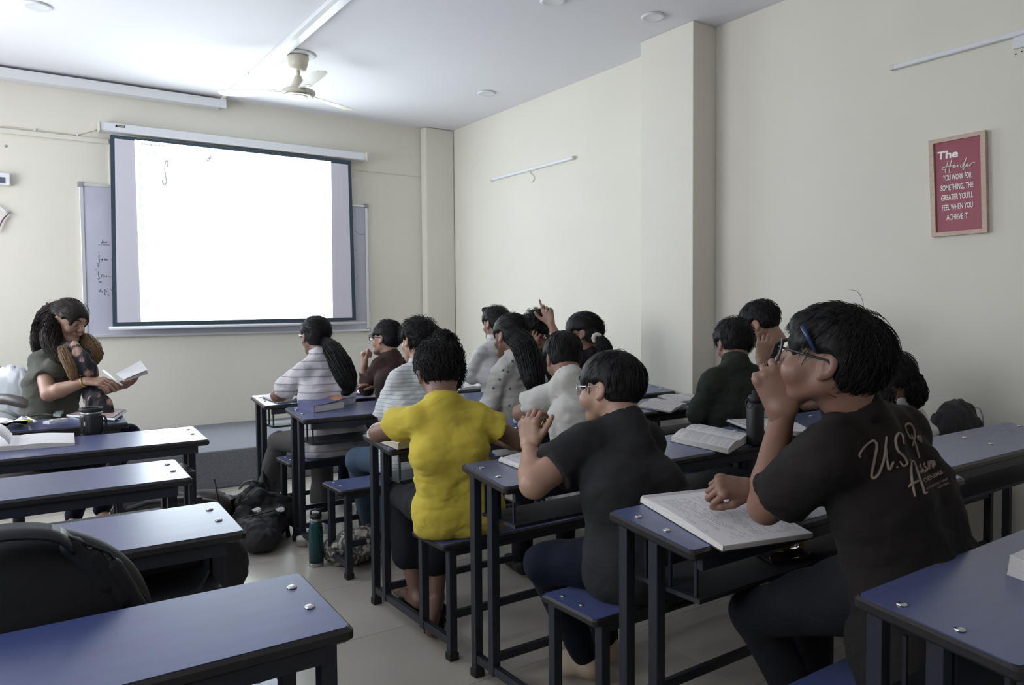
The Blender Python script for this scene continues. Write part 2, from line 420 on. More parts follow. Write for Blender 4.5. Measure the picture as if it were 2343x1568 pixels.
# ------------------------------------------------------------------ projector screen, pulled down, leaning slightly forward at the bottom
SY0, SY1 = 7.415, 7.395          # top and bottom distance
ZT, ZB = 2.897, 1.25
def sp(x, y):                     # pixel on the screen fabric -> room point
    v = ray(x, y); d = (SY1-SY0)/(ZB-ZT)
    t = (SY0+d*(CAM_H-ZT))/(v[1]-d*v[2]); return EYE+v*t
r = root('projector_screen', 'pull-down projector screen with black border showing a bright blank note page', 'screen', (2.0, 7.44, 1.2))
b = MB(); b.box(0.85, 3.305, 7.40, 7.50, 2.925, 3.0, 0.012); c_ = b.obj('screen_case', M['white'], r)
b = MB(); b.box(0.842, 0.852, 7.39, 7.51, 2.918, 3.008, 0.004); b.box(3.303, 3.313, 7.39, 7.51, 2.918, 3.008, 0.004); b.obj('case_end_cap', M['cream_w'], c_)
b = MB(); b.box(0.97, 1.045, 7.3975, 7.4, 2.968, 2.985); q = b.obj('name_plate', M['rubber'], c_)
def text_mesh(txt, size, name='lettering', bold=0.0, xs=1.0, font=None, align='LEFT', extrude=0.0006, space=1.0, shear=0.0, res=4):
    cu = bpy.data.curves.new(name, 'FONT'); cu.body = txt; cu.size = size; cu.align_x = align; cu.extrude = extrude
    cu.offset = bold; cu.space_character = space; cu.shear = shear; cu.resolution_u = res
    o = bpy.data.objects.new(name, cu); COL.objects.link(o)
    dg = bpy.context.evaluated_depsgraph_get(); me = bpy.data.meshes.new_from_object(o.evaluated_get(dg))
    bpy.data.objects.remove(o)
    V = np.array([v.co[:] for v in me.vertices]).reshape(-1, 3); V[:, 0] *= xs
    F = [tuple(p.vertices) for p in me.polygons]; bpy.data.meshes.remove(me)
    return V, F
def put_text(mb, txt, size, org, ax, ay, **kw):
    V, F = text_mesh(txt, size, **kw); ax = np.array(ax, float); ay = np.array(ay, float); n = np.cross(ax, ay)
    mb.add([np.array(org)+ax*v[0]+ay*v[1]+n*v[2] for v in V], F)
b = MB(); put_text(b, 'screenline', 0.013, (0.985, 7.397, 2.9735), (1, 0, 0), (0, 0, 1)); b.obj('lettering', M['print'], c_)
def quad_slab(mb, P, th):
    P = [np.array(p, float) for p in P]; n = np.cross(P[1]-P[0], P[3]-P[0]); n /= np.linalg.norm(n)
    mb.hexa([p-n*th for p in P]+[p for p in P])
O = [sp(252, 308), sp(803, 368), sp(815, 733), sp(258, 748)]
I = [sp(262, 317), sp(796, 377), sp(806, 727), sp(268, 738)]
b = MB(); quad_slab(b, [O[3]+[0, 0.003, 0], O[2]+[0, 0.003, 0], O[1]+[0, 0.003, 0], O[0]+[0, 0.003, 0]], -0.002)
fab = b.obj('black_border', M['blackcloth'], r)
b = MB(); f_ = np.array([0, -0.0008, 0]); quad_slab(b, [I[3]+f_, I[2]+f_, I[1]+f_, I[0]+f_], 0.001); b.obj('screen_fabric', M['screengrey'], r)
m = mat('projected_page_light', (0.8, 0.8, 0.8), 0.7)
nt = m.node_tree; bs = nt.nodes['Principled BSDF']
tc = nt.nodes.new('ShaderNodeTexCoord'); nz = nt.nodes.new('ShaderNodeTexNoise'); nz.inputs['Scale'].default_value = 1.4
nt.links.new(tc.outputs['Object'], nz.inputs['Vector'])
rp = nt.nodes.new('ShaderNodeValToRGB'); rp.color_ramp.elements[0].position = 0.35; rp.color_ramp.elements[1].position = 0.65
rp.color_ramp.elements[0].color = (0.80, 0.90, 1.0, 1); rp.color_ramp.elements[1].color = (0.86, 1.0, 1.0, 1)
nt.links.new(nz.outputs[0], rp.inputs[0]); nt.links.new(rp.outputs[0], bs.inputs['Emission Color'])
bs.inputs['Emission Strength'].default_value = SCREEN_EMIT; M['page'] = m
PJ = [sp(308, 320), sp(757, 370), sp(761, 727), sp(323, 736)]
g_ = np.array([0, -0.0022, 0])
b = MB(); quad_slab(b, [PJ[3]+g_, PJ[2]+g_, PJ[1]+g_, PJ[0]+g_], 0.0006); pg = b.obj('projected_page', M['page'], r)
b = MB(); b.tube([(0.873, 7.40, 1.225), (3.268, 7.40, 1.233)], 0.015, 14); b.obj('weight_bar', M['white'], r)
# tablet interface drawn in light on the page (pen marks and icons)
h_ = np.array([0, -0.0035, 0])
M['ui1'] = mat('page_ink_grey', (0.3, 0.3, 0.35), 0.8, emit=((0.42, 0.44, 0.52), 0.25))
M['ui2'] = mat('page_icon_blue', (0.4, 0.5, 0.6), 0.8, emit=((0.45, 0.75, 0.95), 0.45))
M['ui3'] = mat('page_icon_pale', (0.5, 0.6, 0.7), 0.8, emit=((0.6, 0.8, 0.97), 0.6))
u6 = lambda x, y: sp(300+x/7.322, 300+y/7.322)+h_
b = MB(); stroke(b, smoothpts([(606, 600), (612, 530), (598, 494), (575, 520), (562, 620), (570, 720), (588, 830), (580, 885), (555, 898), (525, 865), (522, 840), (530, 815)], 5), u6, 0.0072)
b.obj('integral_sign', M['ui1'], pg)
def circ(cx, cy, rx, ry=None, n=14, a0=0, a1=360):
    ry = ry or rx; return [(cx+rx*math.cos(R(a0+(a1-a0)*i/n)), cy+ry*math.sin(R(a0+(a1-a0)*i/n))) for i in range(n+1)]
b = MB()
for s in ([(165, 310), (125, 352), (165, 405)], [(228, 318), (305, 326)], [(228, 360), (305, 367)], [(228, 402), (312, 410)], [(360, 350), (400, 350), (425, 385), (410, 415), (385, 422)], [(378, 335), (358, 350), (380, 370)]):
    stroke(b, s, u6, 0.0054)
b.obj('toolbar_icon', M['ui2'], pg)
b = MB()
for s in ([(180, 500), (130, 510), (118, 560)], circ(150, 575, 30, 45), [(110, 750), (175, 672), (205, 700), (135, 785), (110, 750)], circ(162, 920, 22, 35), [(128, 940), (135, 965), (190, 965), (192, 940)], [(162, 965), (165, 998)],
          [(130, 1060), (208, 1060), (212, 1160), (130, 1160), (130, 1060)], [(130, 1085), (208, 1085)], circ(158, 1110, 5), circ(185, 1110, 5), circ(158, 1135, 5), circ(185, 1135, 5),
          [(138, 1220), (208, 1220), (212, 1312), (140, 1312), (138, 1220)], [(140, 1290), (165, 1265), (195, 1290)], circ(172, 1245, 22, 16)):
    stroke(b, s, u6, 0.0046)
u1 = lambda x, y: sp(160+x/3.135, 260+y/3.135)+h_
for s in (circ(515, 742, 14, 18), [(515, 742), (522, 730)], [(523, 718), (533, 724)], circ(515, 803, 9), circ(512, 826, 8), [(520, 812), (538, 830)], [(535, 806), (518, 824)], [(508, 865), (537, 865), (537, 890), (520, 900), (508, 900), (508, 865)],
          circ(525, 952, 17, 17), circ(518, 950, 3), circ(531, 950, 3), [(524, 925), (524, 935)], [(526, 969), (526, 978)], circ(530, 1012, 13, 13), [(521, 1024), (508, 1040)], [(512, 1070), (547, 1070), (549, 1100), (514, 1105), (512, 1070)], circ(530, 1086, 7), circ(540, 1362, 18, 20), circ(540, 1362, 9, 10)):
    stroke(b, s, u1, 0.0046)
b.obj('sidebar_icon', M['ui2'], pg)
b = MB(); stroke(b, [(545, 1440), (538, 1448), (545, 1456)], u1, 0.0046)
for s in ([(1400, 520), (1410, 490), (1465, 425), (1475, 450), (1430, 510), (1400, 520)], circ(1560, 485, 34, 40), circ(1690, 490, 36, 42), [(1780, 460), (1850, 465)], [(1815, 462), (1815, 545)], [(1798, 548), (1832, 550)], circ(1940, 522, 40, 50), circ(1940, 530, 14), circ(2055, 535, 34, 38), circ(2060, 535, 12), circ(2185, 570, 26, 36), [(2200, 500), (2160, 510), (2158, 550)], circ(2285, 560, 20, 46)):
    stroke(b, s, u6, 0.0046)
b.obj('pale_icon', M['ui3'], pg)
b = MB(); stroke(b, [(1270, 505), (1285, 470), (1335, 410), (1350, 430), (1305, 490), (1270, 505)], u6, 0.005); stroke(b, [(1300, 470), (1320, 450)], u6, 0.006)
b.obj('pen_icon', M['ui1'], pg)
u2 = lambda x, y: sp(540+x/3.0154, 280+y/3.0154)+h_
b = MB()
for s in (circ(551, 330, 14, 17), [(543, 330), (559, 330)], [(551, 321), (551, 339)], [(581, 328), (579, 348), (601, 350), (601, 330)], [(590, 338), (590, 314)], [(583, 322), (590, 313), (597, 322)], [(618, 322), (630, 320), (637, 328), (636, 350), (618, 350), (618, 322)]):
    stroke(b, s, u2, 0.0046)
b.obj('corner_icon', M['ui2'], pg)
b = MB()
p0, p1 = sp(315, 331), sp(366, 335); ax = (p1-p0)/np.linalg.norm(p1-p0); dn = sp(315, 345)-p0; dn = -dn/np.linalg.norm(dn)
put_text(b, '1:51 PM', 0.027, p0+h_*1.2, ax, dn, bold=0.0016); put_text(b, 'Sat 30 Aug', 0.027, sp(341, 333)+h_*1.2, ax, dn, bold=0.0016)
p0 = sp(729, 373.5); put_text(b, '58%', 0.026, sp(732, 374)+h_*1.2, ax, dn)
stroke(b, circ(568, 277, 6, 6), u2, 0.003); stroke(b, [(614, 277), (628, 278)], u2, 0.005)
b.obj('status_text', M['ui1'], pg)

# ------------------------------------------------------------------ wall devices at the left edge
r = root('wall_sensor', 'small white wall box with dark window and red light at the left edge', 'wall device', (0.12, 7.5, 2.40))
b = MB(); b.box(0.03, 0.197, 7.47, 7.528, 2.405, 2.505, 0.008); b.obj('housing', M['white'], r)
b = MB(); b.box(0.09, 0.162, 7.4675, 7.471, 2.42, 2.468); b.obj('dark_window', mat('smoked_window', (0.10, 0.12, 0.17), 0.3), r)
b = MB(); b.lathe([(0.001, 0), (0.006, 0), (0.005, 0.003), (0.001, 0.004)], (0.178, 7.47, 2.42), 10, (0, -1, 0)); b.obj('indicator_lamp', mat('red_led', (0.8, 0.1, 0.1), 0.4, emit=((1, 0.25, 0.25), 2.5)), r)
b = MB(); b.tube([(0.085, 7.5, 2.50), (0.082, 7.524, 2.60), (0.07, 7.526, 2.9), (0.06, 7.526, 3.26)], 0.004, 6); o = b.obj('cable', M['cream_w']); top(o, 'thin cable rising from the white wall box at the left edge', 'cable')
b = MB(); p = aty(13, 334, 7.52); b.lathe([(0.001, 0), (0.011, 0), (0.009, 0.006), (0.001, 0.008)], (p[0], 7.529, p[2]), 12, (0, -1, 0)); o = b.obj('wall_screw', M['steel']); top(o, 'small bright screw in the front wall above the white box', 'screw')
r = root('wall_hook', 'metal hook with white cord and purple ribbon at the left edge', 'hook', (0.17, 7.52, 2.15))
h0 = aty(20, 486, 7.51)
b = MB(); b.lathe([(0.001, 0), (0.016, 0), (0.014, 0.008), (0.001, 0.012)], (h0[0], 7.529, h0[2]), 12, (0, -1, 0)); b.tube([h0, h0+[0.012, -0.02, -0.012], h0+[0, -0.03, -0.02]], 0.004, 6); b.obj('hook_body', M['steel'], r)
b = MB(); b.tube([aty(-12, 468, 7.5), aty(0, 474, 7.5), aty(10, 482, 7.5), aty(17, 488, 7.5)], 0.008, 8); b.obj('cord', M['white'], r)
b = MB(); b.tube([aty(18, 491, 7.5), aty(11, 497, 7.5), aty(5, 505, 7.5), aty(0, 516, 7.5), aty(-6, 532, 7.5)], [0.01, 0.013, 0.013, 0.011, 0.01], 8, flat=0.4); b.obj('ribbon', mat('purple_ribbon', (0.16, 0.04, 0.13), 0.6), r)

# ------------------------------------------------------------------ right wall: tube lights, poster, junction plate
def tube_light(y0, y1, z, lab, hang=False):
    r = root('tube_light', lab, 'light', (XR-0.02, (y0+y1)/2, z))
    b = MB(); b.box(XR-0.035, XR-0.001, y0, y1, z-0.014, z+0.014, 0.006); b.obj('light_batten', M['white'], r)
    b = MB(); b.box(XR-0.038, XR-0.001, y0-0.006, y0+0.02, z-0.015, z+0.015, 0.004); b.obj('end_cap', M['cream_w'], r)
    b = MB(); b.box(XR-0.038, XR-0.001, y1-0.02, y1+0.006, z-0.015, z+0.015, 0.004); b.obj('end_cap', M['cream_w'], r)
    if hang:
        p = [atx(x, y, XR-0.01) for x, y in ((1213, 393), (1215, 398), (1220, 402), (1222, 409), (1219, 415), (1215, 417))]
        b = MB(); b.tube(p, 0.003, 6); b.obj('loose_wire', M['cream'], r)
tube_light(5.29, 6.63, 2.708, 'white wall tube light left of the pillar, with a loose wire below', True)
tube_light(1.35, 2.40, 2.735, 'white wall tube light above the red poster at the right edge')
b = MB(); p = atx(2336, 88, XR); b.box(XR-0.02, XR-0.001, p[1]-0.03, p[1]+0.03, p[2]-0.05, p[2]+0.018, 0.004); o = b.obj('junction_plate', M['white']); top(o, 'small white plate below the tube light at the right edge', 'wall plate')
for (x, y) in ((2338, 118), (2324, 124)):
    b = MB(); p = atx(x, y, XR); b.lathe([(0.001, 0), (0.004, 0), (0.003, 0.003), (0.001, 0.004)], (XR-0.0005, p[1], p[2]), 8, (-1, 0, 0)); o = b.obj('wall_screw', M['rubber'])
    top(o, 'tiny dark screw in the wall below the tube light, %s' % ('nearer the right edge' if x > 2330 else 'further from the right edge'), 'screw')
r = root('framed_poster', 'red motivational poster in a pale oak frame on the right wall', 'poster', (XR-0.02, 2.035, 1.742))
yl, yr, zb, zt = 2.185, 1.892, 1.742, 2.283
C = [np.array(atx(2124, 322, XR-0.03)), np.array(atx(2254, 297, XR-0.03)), np.array(atx(2258, 532, XR-0.03)), np.array(atx(2131, 543, XR-0.03))]
def pq(u, v, x=XR-0.03):      # u 0..1 left-right, v 0..1 top-bottom on the slightly tilted frame
    a = C[0]*(1-u)+C[1]*u; c = C[3]*(1-u)+C[2]*u; p = a*(1-v)+c*v; return np.array([x, p[1], p[2]])
fw_, fh_ = 0.085, 0.042
for nm, (ua, va, ub, vb) in dict(top=(0, 0, 1, fh_), bottom=(0, 1-fh_, 1, 1), left=(0, fh_, fw_, 1-fh_), right=(1-fw_, fh_, 1, 1-fh_)).items():
    b = MB(); P = [pq(ua, vb), pq(ub, vb), pq(ub, va), pq(ua, va)]
    b.hexa([p+[0.028, 0, 0] for p in P]+P); b.obj('frame_rail', M['oak'], r)
b = MB(); P = [pq(fw_, 1-fh_, XR-0.018), pq(1-fw_, 1-fh_, XR-0.018), pq(1-fw_, fh_, XR-0.018), pq(fw_, fh_, XR-0.018)]; b.hexa([p+[0.01, 0, 0] for p in P]+P); sh = b.obj('poster_sheet', M['red'], r)
PX = lambda x, y: pq((x-313)/(955-313), 0)  # unused helper kept simple
def pz_(x, y):     # crop pixels of the poster -> point on the sheet
    return atx(2060+x/4.901, 260+y/4.901, XR-0.0192)
def poster_text(txt, xl, yl_, xr, yr_, h, **kw):
    a, c = pz_(xl, yl_), pz_(xr, yr_); wd = np.linalg.norm(c-a); ax = (c-a)/wd
    V, F = text_mesh(txt, 1.0, extrude=0.0, **kw); x0, x1 = V[:, 0].min(), V[:, 0].max(); y0, y1 = V[:, 1].min(), V[:, 1].max()
    sx = wd/(x1-x0); hh = h; ay = np.array([0, ax[1]*0, 1.0]); ay = ay-ax*(ay@ax); ay /= np.linalg.norm(ay)
    mb = MB(); mb.add([a+ax*(v[0]-x0)*sx+ay*(v[1]-y0 if False else v[1])*hh/0.73+[-0.0006, 0, 0] for v in V], F); mb.obj('poster_lettering', M['print'], sh)
poster_text('YOU WORK FOR', 478, 757, 800, 713, 0.031, bold=0.018)
poster_text('SOMETHING, THE', 452, 871, 818, 823, 0.031, bold=0.018)
poster_text("GREATER YOU'LL", 458, 980, 816, 935, 0.031, bold=0.018)
poster_text('FEEL WHEN YOU', 470, 1090, 815, 1048, 0.031, bold=0.018)
poster_text('ACHIEVE IT.', 518, 1195, 766, 1172, 0.031, bold=0.018)
poster_text('The', 414, 518, 648, 482, 0.042, bold=0.03)
po = lambda x, y: pz_(x, y)+np.array([-0.001, 0, 0])
mb = MB()
for s in ([(585, 500), (575, 530), (560, 600), (548, 670)], [(540, 530), (525, 580), (512, 630), (505, 668)], [(470, 612), (490, 605), (540, 590), (590, 585), (620, 575)], [(470, 612), (480, 630), (520, 628)],
          [(618, 585), (600, 590), (595, 606), (612, 604), (625, 580), (622, 600), (640, 592)], [(645, 575), (645, 600), (655, 580), (668, 572)], [(700, 572), (680, 580), (680, 598), (700, 590), (745, 490)], [(745, 490), (725, 560), (705, 610), (708, 634), (720, 610), (735, 590)], [(735, 588), (760, 572), (752, 562), (738, 580), (750, 592), (775, 582)], [(780, 565), (785, 590), (800, 560), (815, 548), (845, 548)]):
    stroke(mb, smoothpts(s, 4), po, 0.0022)
mb.obj('poster_lettering', M['print'], sh)
# ================================================================== bench desks
def desk_unit(name_label, x0, x1, yf, ends='both', gap=0.62, zt=0.79, depth=0.29, bench=True, mids=True, group=None, panel=False, slope=0.1207, rear=0.145, shelf_in=0.06):
    """desk top (sloping to the sitter), book shelf and bench on one welded frame"""
    r = root('bench_desk', name_label, 'desk', ((x0+x1)/2, yf-0.4, 0), group)
    zr = zt-slope*depth; yr = yf-depth; th = 0.026
    def zt_(y): return zt+(zr-zt)*(yf-y)/depth
    # top: black rounded edge band with the laminate sheet set in it
    bm = bmesh.new(); rc = 0.014
    pts = []
    for (cx, cy, a0) in ((x1-rc, yf-rc, 0), (x0+rc, yf-rc, 90), (x0+rc, yr+rc, 180), (x1-rc, yr+rc, 270)):
        for k in range(5):
            a = R(a0+90*k/4); pts.append((cx+rc*math.cos(a), cy+rc*math.sin(a)))
    def slab(mb, inset, za, zb, rnd=0.0):
        c = np.array([(x0+x1)/2, (yf+yr)/2]); P = []
        for q in pts:
            d = np.array(q)-c; sx = ((x1-x0)/2-inset)/((x1-x0)/2); sy = (depth/2-inset)/(depth/2)
            P.append(c+d*[sx, sy])
        n = len(P); levels = [(0.006, za), (0, za+0.006), (0, zb-0.006), (0.006, zb)] if rnd else [(0, za), (0, zb)]
        V = []
        for ins, z in levels:
            for p in P:
                d = p-c; f = np.array([1-ins/((x1-x0)/2), 1-ins/(depth/2)]); q = c+d*f
                V.append((q[0], q[1], zt_(q[1])+z))
        F = [(i*n+j, i*n+(j+1) % n, (i+1)*n+(j+1) % n, (i+1)*n+j) for i in range(len(levels)-1) for j in range(n)]
        F += [tuple(reversed(range(n))), tuple((len(levels)-1)*n+j for j in range(n))]
        mb.add(V, F)
    bm.free()
    b = MB(); slab(b, 0, -th, 0, 1); tp = b.obj('desktop', M['edge'], r)
    b = MB(); slab(b, 0.008, -0.001, 0.0015); b.obj('laminate', M['lam'], tp)
    px = []
    if ends in ('both', 'left'): px.append(x0+0.045)
    if ends in ('both', 'right'): px.append(x1-0.045)
    if mids: px.insert(1, (x0+x1)/2)
    for x in px:
        for yy in (yf-0.075, yf-0.075-(0.105)):
            b = MB(); b.lathe([(0.001, 0.0), (0.011, 0.0005), (0.009, 0.0035), (0.004, 0.005), (0.001, 0.0052)], (x, yy, zt_(yy)+0.0012), 12); b.obj('bolt', M['bolt'], tp)
    ps = 0.016
    yb0 = yf-gap+0.14; yb1 = yb0-0.265; zs = 0.455        # bench seat front, rear, height
    for x in (x0+0.045, x1-0.045):
        for (y, h) in ((yf-0.03, zt_(yf-0.03)-th), (yf-rear, zt_(yf-rear)-th)):
            z0 = 0.0 if y == yf-0.03 else 0.05
            b = MB(); b.box(x-ps, x+ps, y-ps, y+ps, z0, h, 0.002); lg = b.obj('leg', M['frame'], r)
            if z0 == 0.0:
                b = MB(); b.box(x-ps-0.004, x+ps+0.004, y-ps-0.004, y+ps+0.004, 0, 0.03, 0.003); b.obj('foot_cap', M['rubber'], lg)
        if bench:
            for (y, z0) in ((yb0-0.02, 0.05), (yb1+0.02, 0.0)):
                b = MB(); b.box(x-ps, x+ps, y-ps, y+ps, z0, zs-0.02, 0.002); lg = b.obj('leg', M['frame'], r)
                if z0 == 0.0:
                    b = MB(); b.box(x-ps-0.004, x+ps+0.004, y-ps-0.004, y+ps+0.004, 0, 0.03, 0.003); b.obj('foot_cap', M['rubber'], lg)
            b = MB(); b.box(x-0.013, x+0.013, yb1+0.02, yf-0.03, 0.055, 0.085, 0.002); b.obj('runner', M['frame'], r)
        else:
            b = MB(); b.box(x-0.013, x+0.013, yf-0.145, yf-0.03, 0.055, 0.085, 0.002); b.obj('runner', M['frame'], r)
    # rails under the top and the book shelf of rods
    b = MB(); b.box(x0+0.05, x1-0.05, yf-0.04, yf-0.02, zt_(yf-0.03)-th-0.03, zt_(yf-0.03)-th, 0.002); b.obj('top_rail', M['frame'], r)
    b = MB(); b.box(x0+0.05, x1-0.05, yr+0.012, yr+0.03, zr-th-0.034, zr-th+0.001, 0.002); b.obj('top_rail', M['frame'], r)
    b = MB(); b.box(x0+0.05, x1-0.05, yf-0.165, yf-0.145, 0.10, 0.13, 0.002); b.obj('foot_rail', M['frame'], r)
    b = MB(); b.box(x0+0.06, x1-shelf_in, yr+0.03, yf-0.05, 0.60, 0.612); shf = b.obj('book_shelf', M['board'], r)
    for k in range(3):
        y = yr+0.05+k*0.09
        b = MB(); b.box(x0+0.066, x0+0.074, y-0.004, y+0.004, 0.61, 0.715); b.obj('shelf_rod', M['frame'], shf)
    if panel:
        b = MB(); b.box(x0+0.06, x1-0.055, yf-0.035, yf-0.022, 0.10, 0.75); b.obj('front_panel', M['board'], r)
    if bench:
        yf2, dp = yb0, 0.265; c = ((x0+x1)/2, (yb0+yb1)/2)
        def slab2(mb, ins, z0, z1, rnd=True):
            X0, X1, Y0_, Y1 = x0+ins, x1-ins, yb1+ins, yb0-ins; P = []
            for (cx, cy, a0) in ((X1-rc, Y1-rc, 0), (X0+rc, Y1-rc, 90), (X0+rc, Y0_+rc, 180), (X1-rc, Y0_+rc, 270)):
                for k in range(5):
                    a = R(a0+90*k/4); P.append((cx+rc*math.cos(a), cy+rc*math.sin(a)))
            n = len(P); lv = [(0.005, z0), (0, z0+0.005), (0, z1-0.005), (0.005, z1)] if rnd else [(0, z0), (0, z1)]
            V = [(c[0]+(p[0]-c[0])*(1-i/((X1-X0)/2)), c[1]+(p[1]-c[1])*(1-i/((Y1-Y0_)/2)), z) for i, z in lv for p in P]
            F = [(i*n+j, i*n+(j+1) % n, (i+1)*n+(j+1) % n, (i+1)*n+j) for i in range(len(lv)-1) for j in range(n)]
            F += [tuple(reversed(range(n))), tuple((len(lv)-1)*n+j for j in range(n))]; mb.add(V, F)
        b = MB(); slab2(b, 0, zs-0.022, zs); st = b.obj('bench_seat', M['edge'], r)
        b = MB(); slab2(b, 0.007, zs-0.001, zs+0.0015, False); b.obj('laminate', M['lam'], st)
        for x in px:
            for yy in (yb0-0.06, yb0-0.15):
                b = MB(); b.lathe([(0.001, 0), (0.008, 0.0005), (0.006, 0.003), (0.001, 0.004)], (x, yy, zs+0.0012), 10); b.obj('bolt', M['bolt'], st)
        b = MB(); b.box(x0+0.05, x1-0.05, yb0-0.03, yb0-0.01, zs-0.05, zs-0.022, 0.002); b.obj('seat_rail', M['frame'], r)
        b = MB(); b.box(x0+0.05, x1-0.05, yb1+0.01, yb1+0.03, zs-0.05, zs-0.022, 0.002); b.obj('seat_rail', M['frame'], r)
        b = MB(); b.box(x0+0.05, x1-0.05, yb1+0.01, yb1+0.03, 0.16, 0.19, 0.002); b.obj('foot_rail', M['frame'], r)
    return r
# left block (between the camera and the platform)
LS = dict(zt=0.782, slope=0.0733)
desk_unit('blue bench desk nearest the camera on the left, empty top', -1.35, 0.550, 1.615, depth=0.30, rear=0.265, shelf_in=0.34, **LS)
desk_unit('blue bench desk second from the camera on the left, behind the large black backpack', -1.35, 0.562, 2.375, depth=0.30, panel=True, **LS)
desk_unit('narrow blue bench desk third from the camera on the left, empty', -1.35, 0.592, 3.165, depth=0.30, **LS)
desk_unit('blue bench desk on the left carrying the open book and black tumbler', -1.10, 0.842, 4.03, depth=0.33, **LS)
desk_unit('blue desk in front of the person with the booklet, with pink tablet and markers', -1.15, 0.618, 4.80, depth=0.28, bench=False, **LS)
# middle block (with the aisle on its left)
desk_unit('blue bench desk of the striped-shirt person, farthest in the aisle column', 1.445, 2.76, 5.19, depth=0.32, gap=0.66)
desk_unit('blue bench desk with the thick closed book on its aisle corner', 1.425, 2.88, 4.41, depth=0.32, gap=0.72)
desk_unit('blue bench desk of the person in the yellow shirt', 1.40, 2.88, 3.235, depth=0.29, gap=0.62)
desk_unit('blue bench desk of the person in dark grey, open textbook at its far end', 1.41, 2.90, 2.372, depth=0.29, gap=0.62)
desk_unit('blue bench desk under the open notebook and elbow of the nearest person', 1.405, 2.80, 1.568, depth=0.31, gap=0.62)
desk_unit('blue bench desk at the lower right corner with a thick paper block', 1.375, 2.85, 0.825, depth=0.30, gap=0.62)
# wall block
desk_unit('blue bench desk in the far corner by the right wall under white papers', 2.86, 4.15, 5.12, depth=0.29, gap=0.62)
desk_unit('blue bench desk by the right wall in front of the raised hand student', 2.96, 4.10, 4.12, depth=0.29, gap=0.62)
desk_unit('blue bench desk by the pillar with two open notebooks', 2.98, 4.30, 3.42, depth=0.29, gap=0.62)
desk_unit('blue bench desk by the wall in front of the black drawstring bag', 2.98, 4.12, 2.45, depth=0.29, gap=0.62)
desk_unit('blue bench desk beside the right wall, bare top, behind the nearest person', 2.89, 4.06, 1.648, depth=0.29, gap=0.62)
# ================================================================== smooth solid modelling (distance fields -> one continuous mesh)
_rn = np.random.default_rng(3)
_LAT = _rn.random((32, 32, 32)).astype(np.float32)*2-1
def vnoise(P):
    """value noise on points (..., 3)"""
    i = np.floor(P).astype(np.int32); f = (P-i).astype(np.float32); f = f*f*(3-2*f); i &= 31; j = (i+1) & 31
    x0, y0, z0 = i[..., 0], i[..., 1], i[..., 2]; x1, y1, z1 = j[..., 0], j[..., 1], j[..., 2]
    fx, fy, fz = f[..., 0], f[..., 1], f[..., 2]
    a = _LAT[x0, y0, z0]*(1-fx)+_LAT[x1, y0, z0]*fx; b = _LAT[x0, y1, z0]*(1-fx)+_LAT[x1, y1, z0]*fx
    c = _LAT[x0, y0, z1]*(1-fx)+_LAT[x1, y0, z1]*fx; d = _LAT[x0, y1, z1]*(1-fx)+_LAT[x1, y1, z1]*fx
    return (a*(1-fy)+b*fy)*(1-fz)+(c*(1-fy)+d*fy)*fz
def nrm(v):
    v = np.asarray(v, float); return v/(np.linalg.norm(v)+1e-12)
